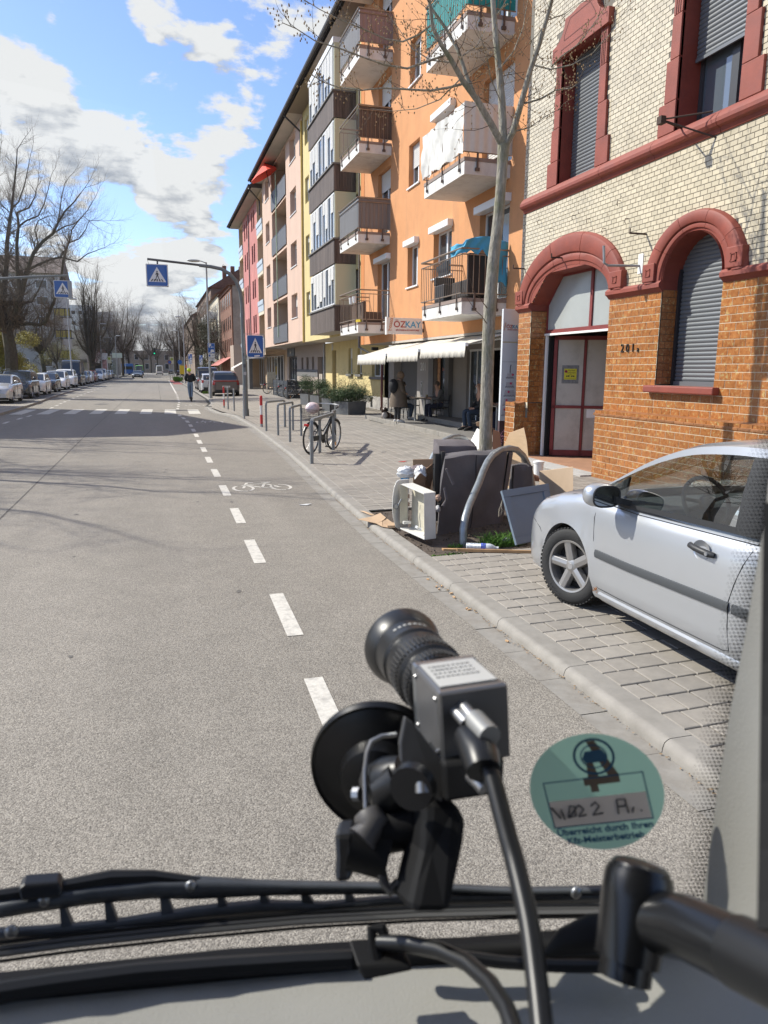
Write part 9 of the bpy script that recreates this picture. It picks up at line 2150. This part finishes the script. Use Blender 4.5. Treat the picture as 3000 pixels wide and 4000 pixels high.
CB_ = [atD(*rg(*p),d)for p,d in (((1310,1010),.405),((1330,1130),.398),((1375,1260),.393),((1420,1430),.388),((1470,1620),.383),((1520,1800),.378))]+[atD(x,y,d)for x,y,d in ((1143,1995,.367),(1160,2120,.358),(1172,2230,.35))]
tag(MB().tube(spl(CB_),.0046,14).build('camera_cable',GBS,smooth=True),'thick black cable hanging down from the box camera','cable')
# suction mount
sm_ = thing('suction_mount',(.11,.42,1.74),'black suction cup mount with clamping arm holding the box camera','camera mount')
cc_ = og(826,1656,.004); f1 = (og(850,1655,.004)-cc_).normalized(); f2 = (og(800,1600,.004)-cc_).normalized(); fn = f1.cross(f2).normalized(); fn = fn if fn.y<0 else -fn; Rc = .47*(og(800,1508,.004)-og(800,1803,.004)).length
MB().lathe([(0,.0),(Rc*1.0,0),(Rc*1.01,.003),(Rc*.98,.0065),(Rc*.93,.0055),(Rc*.80,.008),(Rc*.55,.011),(Rc*.50,.020),(Rc*.30,.024),(0,.025)],cc_,fn,56).build('suction_cup',mat('cup_black',(.006,.006,.0065),.30,spec=.35),sm_,smooth=True,ang=.5)
def B_(pts,r,nm,m_=GB,n=12,par=sm_):return MB().tube([atD(*rg(x,y),d)for x,y,d in pts],r,n).build(nm,m_,par,smooth=True)
B_([(620,1260,.47),(700,1240,.455),(800,1215,.45)],[.012,.014,.012],'ball_joint',GBS,16); B_([(690,1420,.46),(700,1300,.45),(780,1235,.445)],[.010,.012,.011],'joint_fork',GBS,14)
MB().prism([atD(*rg(x,y),.452)for x,y in ((810,1260),(1000,1290),(1070,1400),(1050,1560),(1010,1740),(950,1985),(700,1985),(740,1800),(790,1600),(805,1420))],(.004,-.022,.004)).build('clamp_arm',GB,sm_,bevel=.006)
B_([(860,1270,.425),(835,1300,.42)],[.013,.012],'arm_head',GBS,16); B_([(915,1250,.42),(920,1320,.42)],[.0045,.0045],'bolt',SILV,10)
MB().prism([atD(*rg(x,y),.43)for x,y in ((800,830),(850,870),(1045,1120),(1045,1390),(960,1350),(770,1120),(765,1000))],AX*.004).build('bracket_plate',mat('plate_grey',(.07,.07,.072),.4,.4),sm_,bevel=.001)
MB().prism([atD(*rg(x,y),.425)for x,y in ((1045,1130),(1450,1095),(1440,1330),(1060,1390))],AX*.03).build('bracket_base',GB,sm_,bevel=.002)
B_([(1230,1200,.41),(1320,1290,.405)],.0042,'thumb_screw',SILV,10)
B_([(740,945,.46),(650,955,.455),(580,990,.452),(555,1060,.45),(540,1180,.45),(545,1420,.45)],.0014,'wire_bail',SILV,8)
B_([(560,1450,.45),(590,1520,.448),(560,1580,.446),(520,1630,.445)],[.0085,.010,.0075,.009],'wing_knob',mat('knob_grey',(.085,.08,.078),.5),12); B_([(560,1590,.455),(700,1560,.455),(860,1530,.455)],.0125,'clamp_bar',GB,12)
MB().prism([atD(*rg(x,y),.455)for x,y in ((335,1590),(470,1580),(470,1800),(450,1912),(335,1912),(345,1750))],(.006,.014,0)).build('release_lever',mat('lever_black',(.02,.02,.021),.35),sm_,bevel=.003); B_([(450,1650,.455),(560,1680,.455),(700,1720,.455)],.014,'lever_root',GB,12)
B_([(640,1800,.45),(665,1900,.45),(700,1960,.45),(760,1900,.45)],.003,'steel_spring',mat('spring_dull',(.13,.13,.13),.4,.8),8); B_([(470,1330,.46),(510,1330,.458)],.004,'cup_button',SILV,8)
# bracket tube at the right
bt_ = thing('bracket_tube',(.23,.27,1.7),'glossy black T shaped tube bracket in the lower right corner','bracket'); GLO = mat('glossy_black',(.007,.0075,.0085),.26,spec=.5)
P0 = atD(1384,1872,.40); P1 = atD(1350,2105,.405); ax0 = (P0-P1).normalized(); L0 = (P0-P1).length
MB().lathe([(0,-.002),(.0115,-.002),(.0115,L0*.12),(.0142,L0*.13),(.0156,L0*.7),(.0155,L0*.90),(.0146,L0*.95),(.0146,L0*.96),(.0136,L0*.965),(.0136,L0*.97),(.0132,L0*1.0),(.011,L0*1.04),(.006,L0*1.065),(0,L0*1.07)],P1,ax0,40).build('upright_tube',GLO,bt_,smooth=True,ang=.5)
Q = [atD(1400,1990,.40),atD(1480,2002,.385),atD(1560,2040,.37),atD(1720,2118,.345)]
MB().tube(Q,[.0130,.0130,.0128,.0128],32).build('cross_tube',GLO,bt_,smooth=True); MB().tube([atD(1598,2057,.364),atD(1760,2136,.340)],.0137,32).build('tube_collar',GBS,bt_,smooth=True)
# clip and second cable on the dashboard
cl = thing('cable_clip',(.1,.35,1.66),'black adhesive cable clip standing on the dashboard edge','clip')
MB().prism([atD(x,y,.475)for x,y in ((770,2085),(885,2080),(895,2098),(785,2120))],(0,.02,0)).build('clip_base',GB,cl,bevel=.0015); MB().tube([atD(815,2085,.48),atD(806,2040,.48),atD(803,2008,.48),atD(825,2005,.48),atD(832,2030,.48)],.0035,8).build('clip_hook',GB,cl,smooth=True)
tag(MB().tube([atD(x,y,d)for x,y,d in ((820,2036,.48),(880,2038,.47),(950,2052,.455),(1010,2080,.44),(1060,2125,.425),(1095,2180,.41),(1115,2240,.40))],.0042,14).build('looped_cable',GBS,smooth=True),'second black cable curving from the clip over the dashboard','cable')
tag(MB().tube([atD(x,y,.475)for x,y in ((1180,2060),(1220,2035),(1280,2018),(1340,2015))],[.002,.007,.010,.010],12).build('wiper_knob_cover',GB,smooth=True),'black rounded cover under the glass beside the tube bracket','cover')
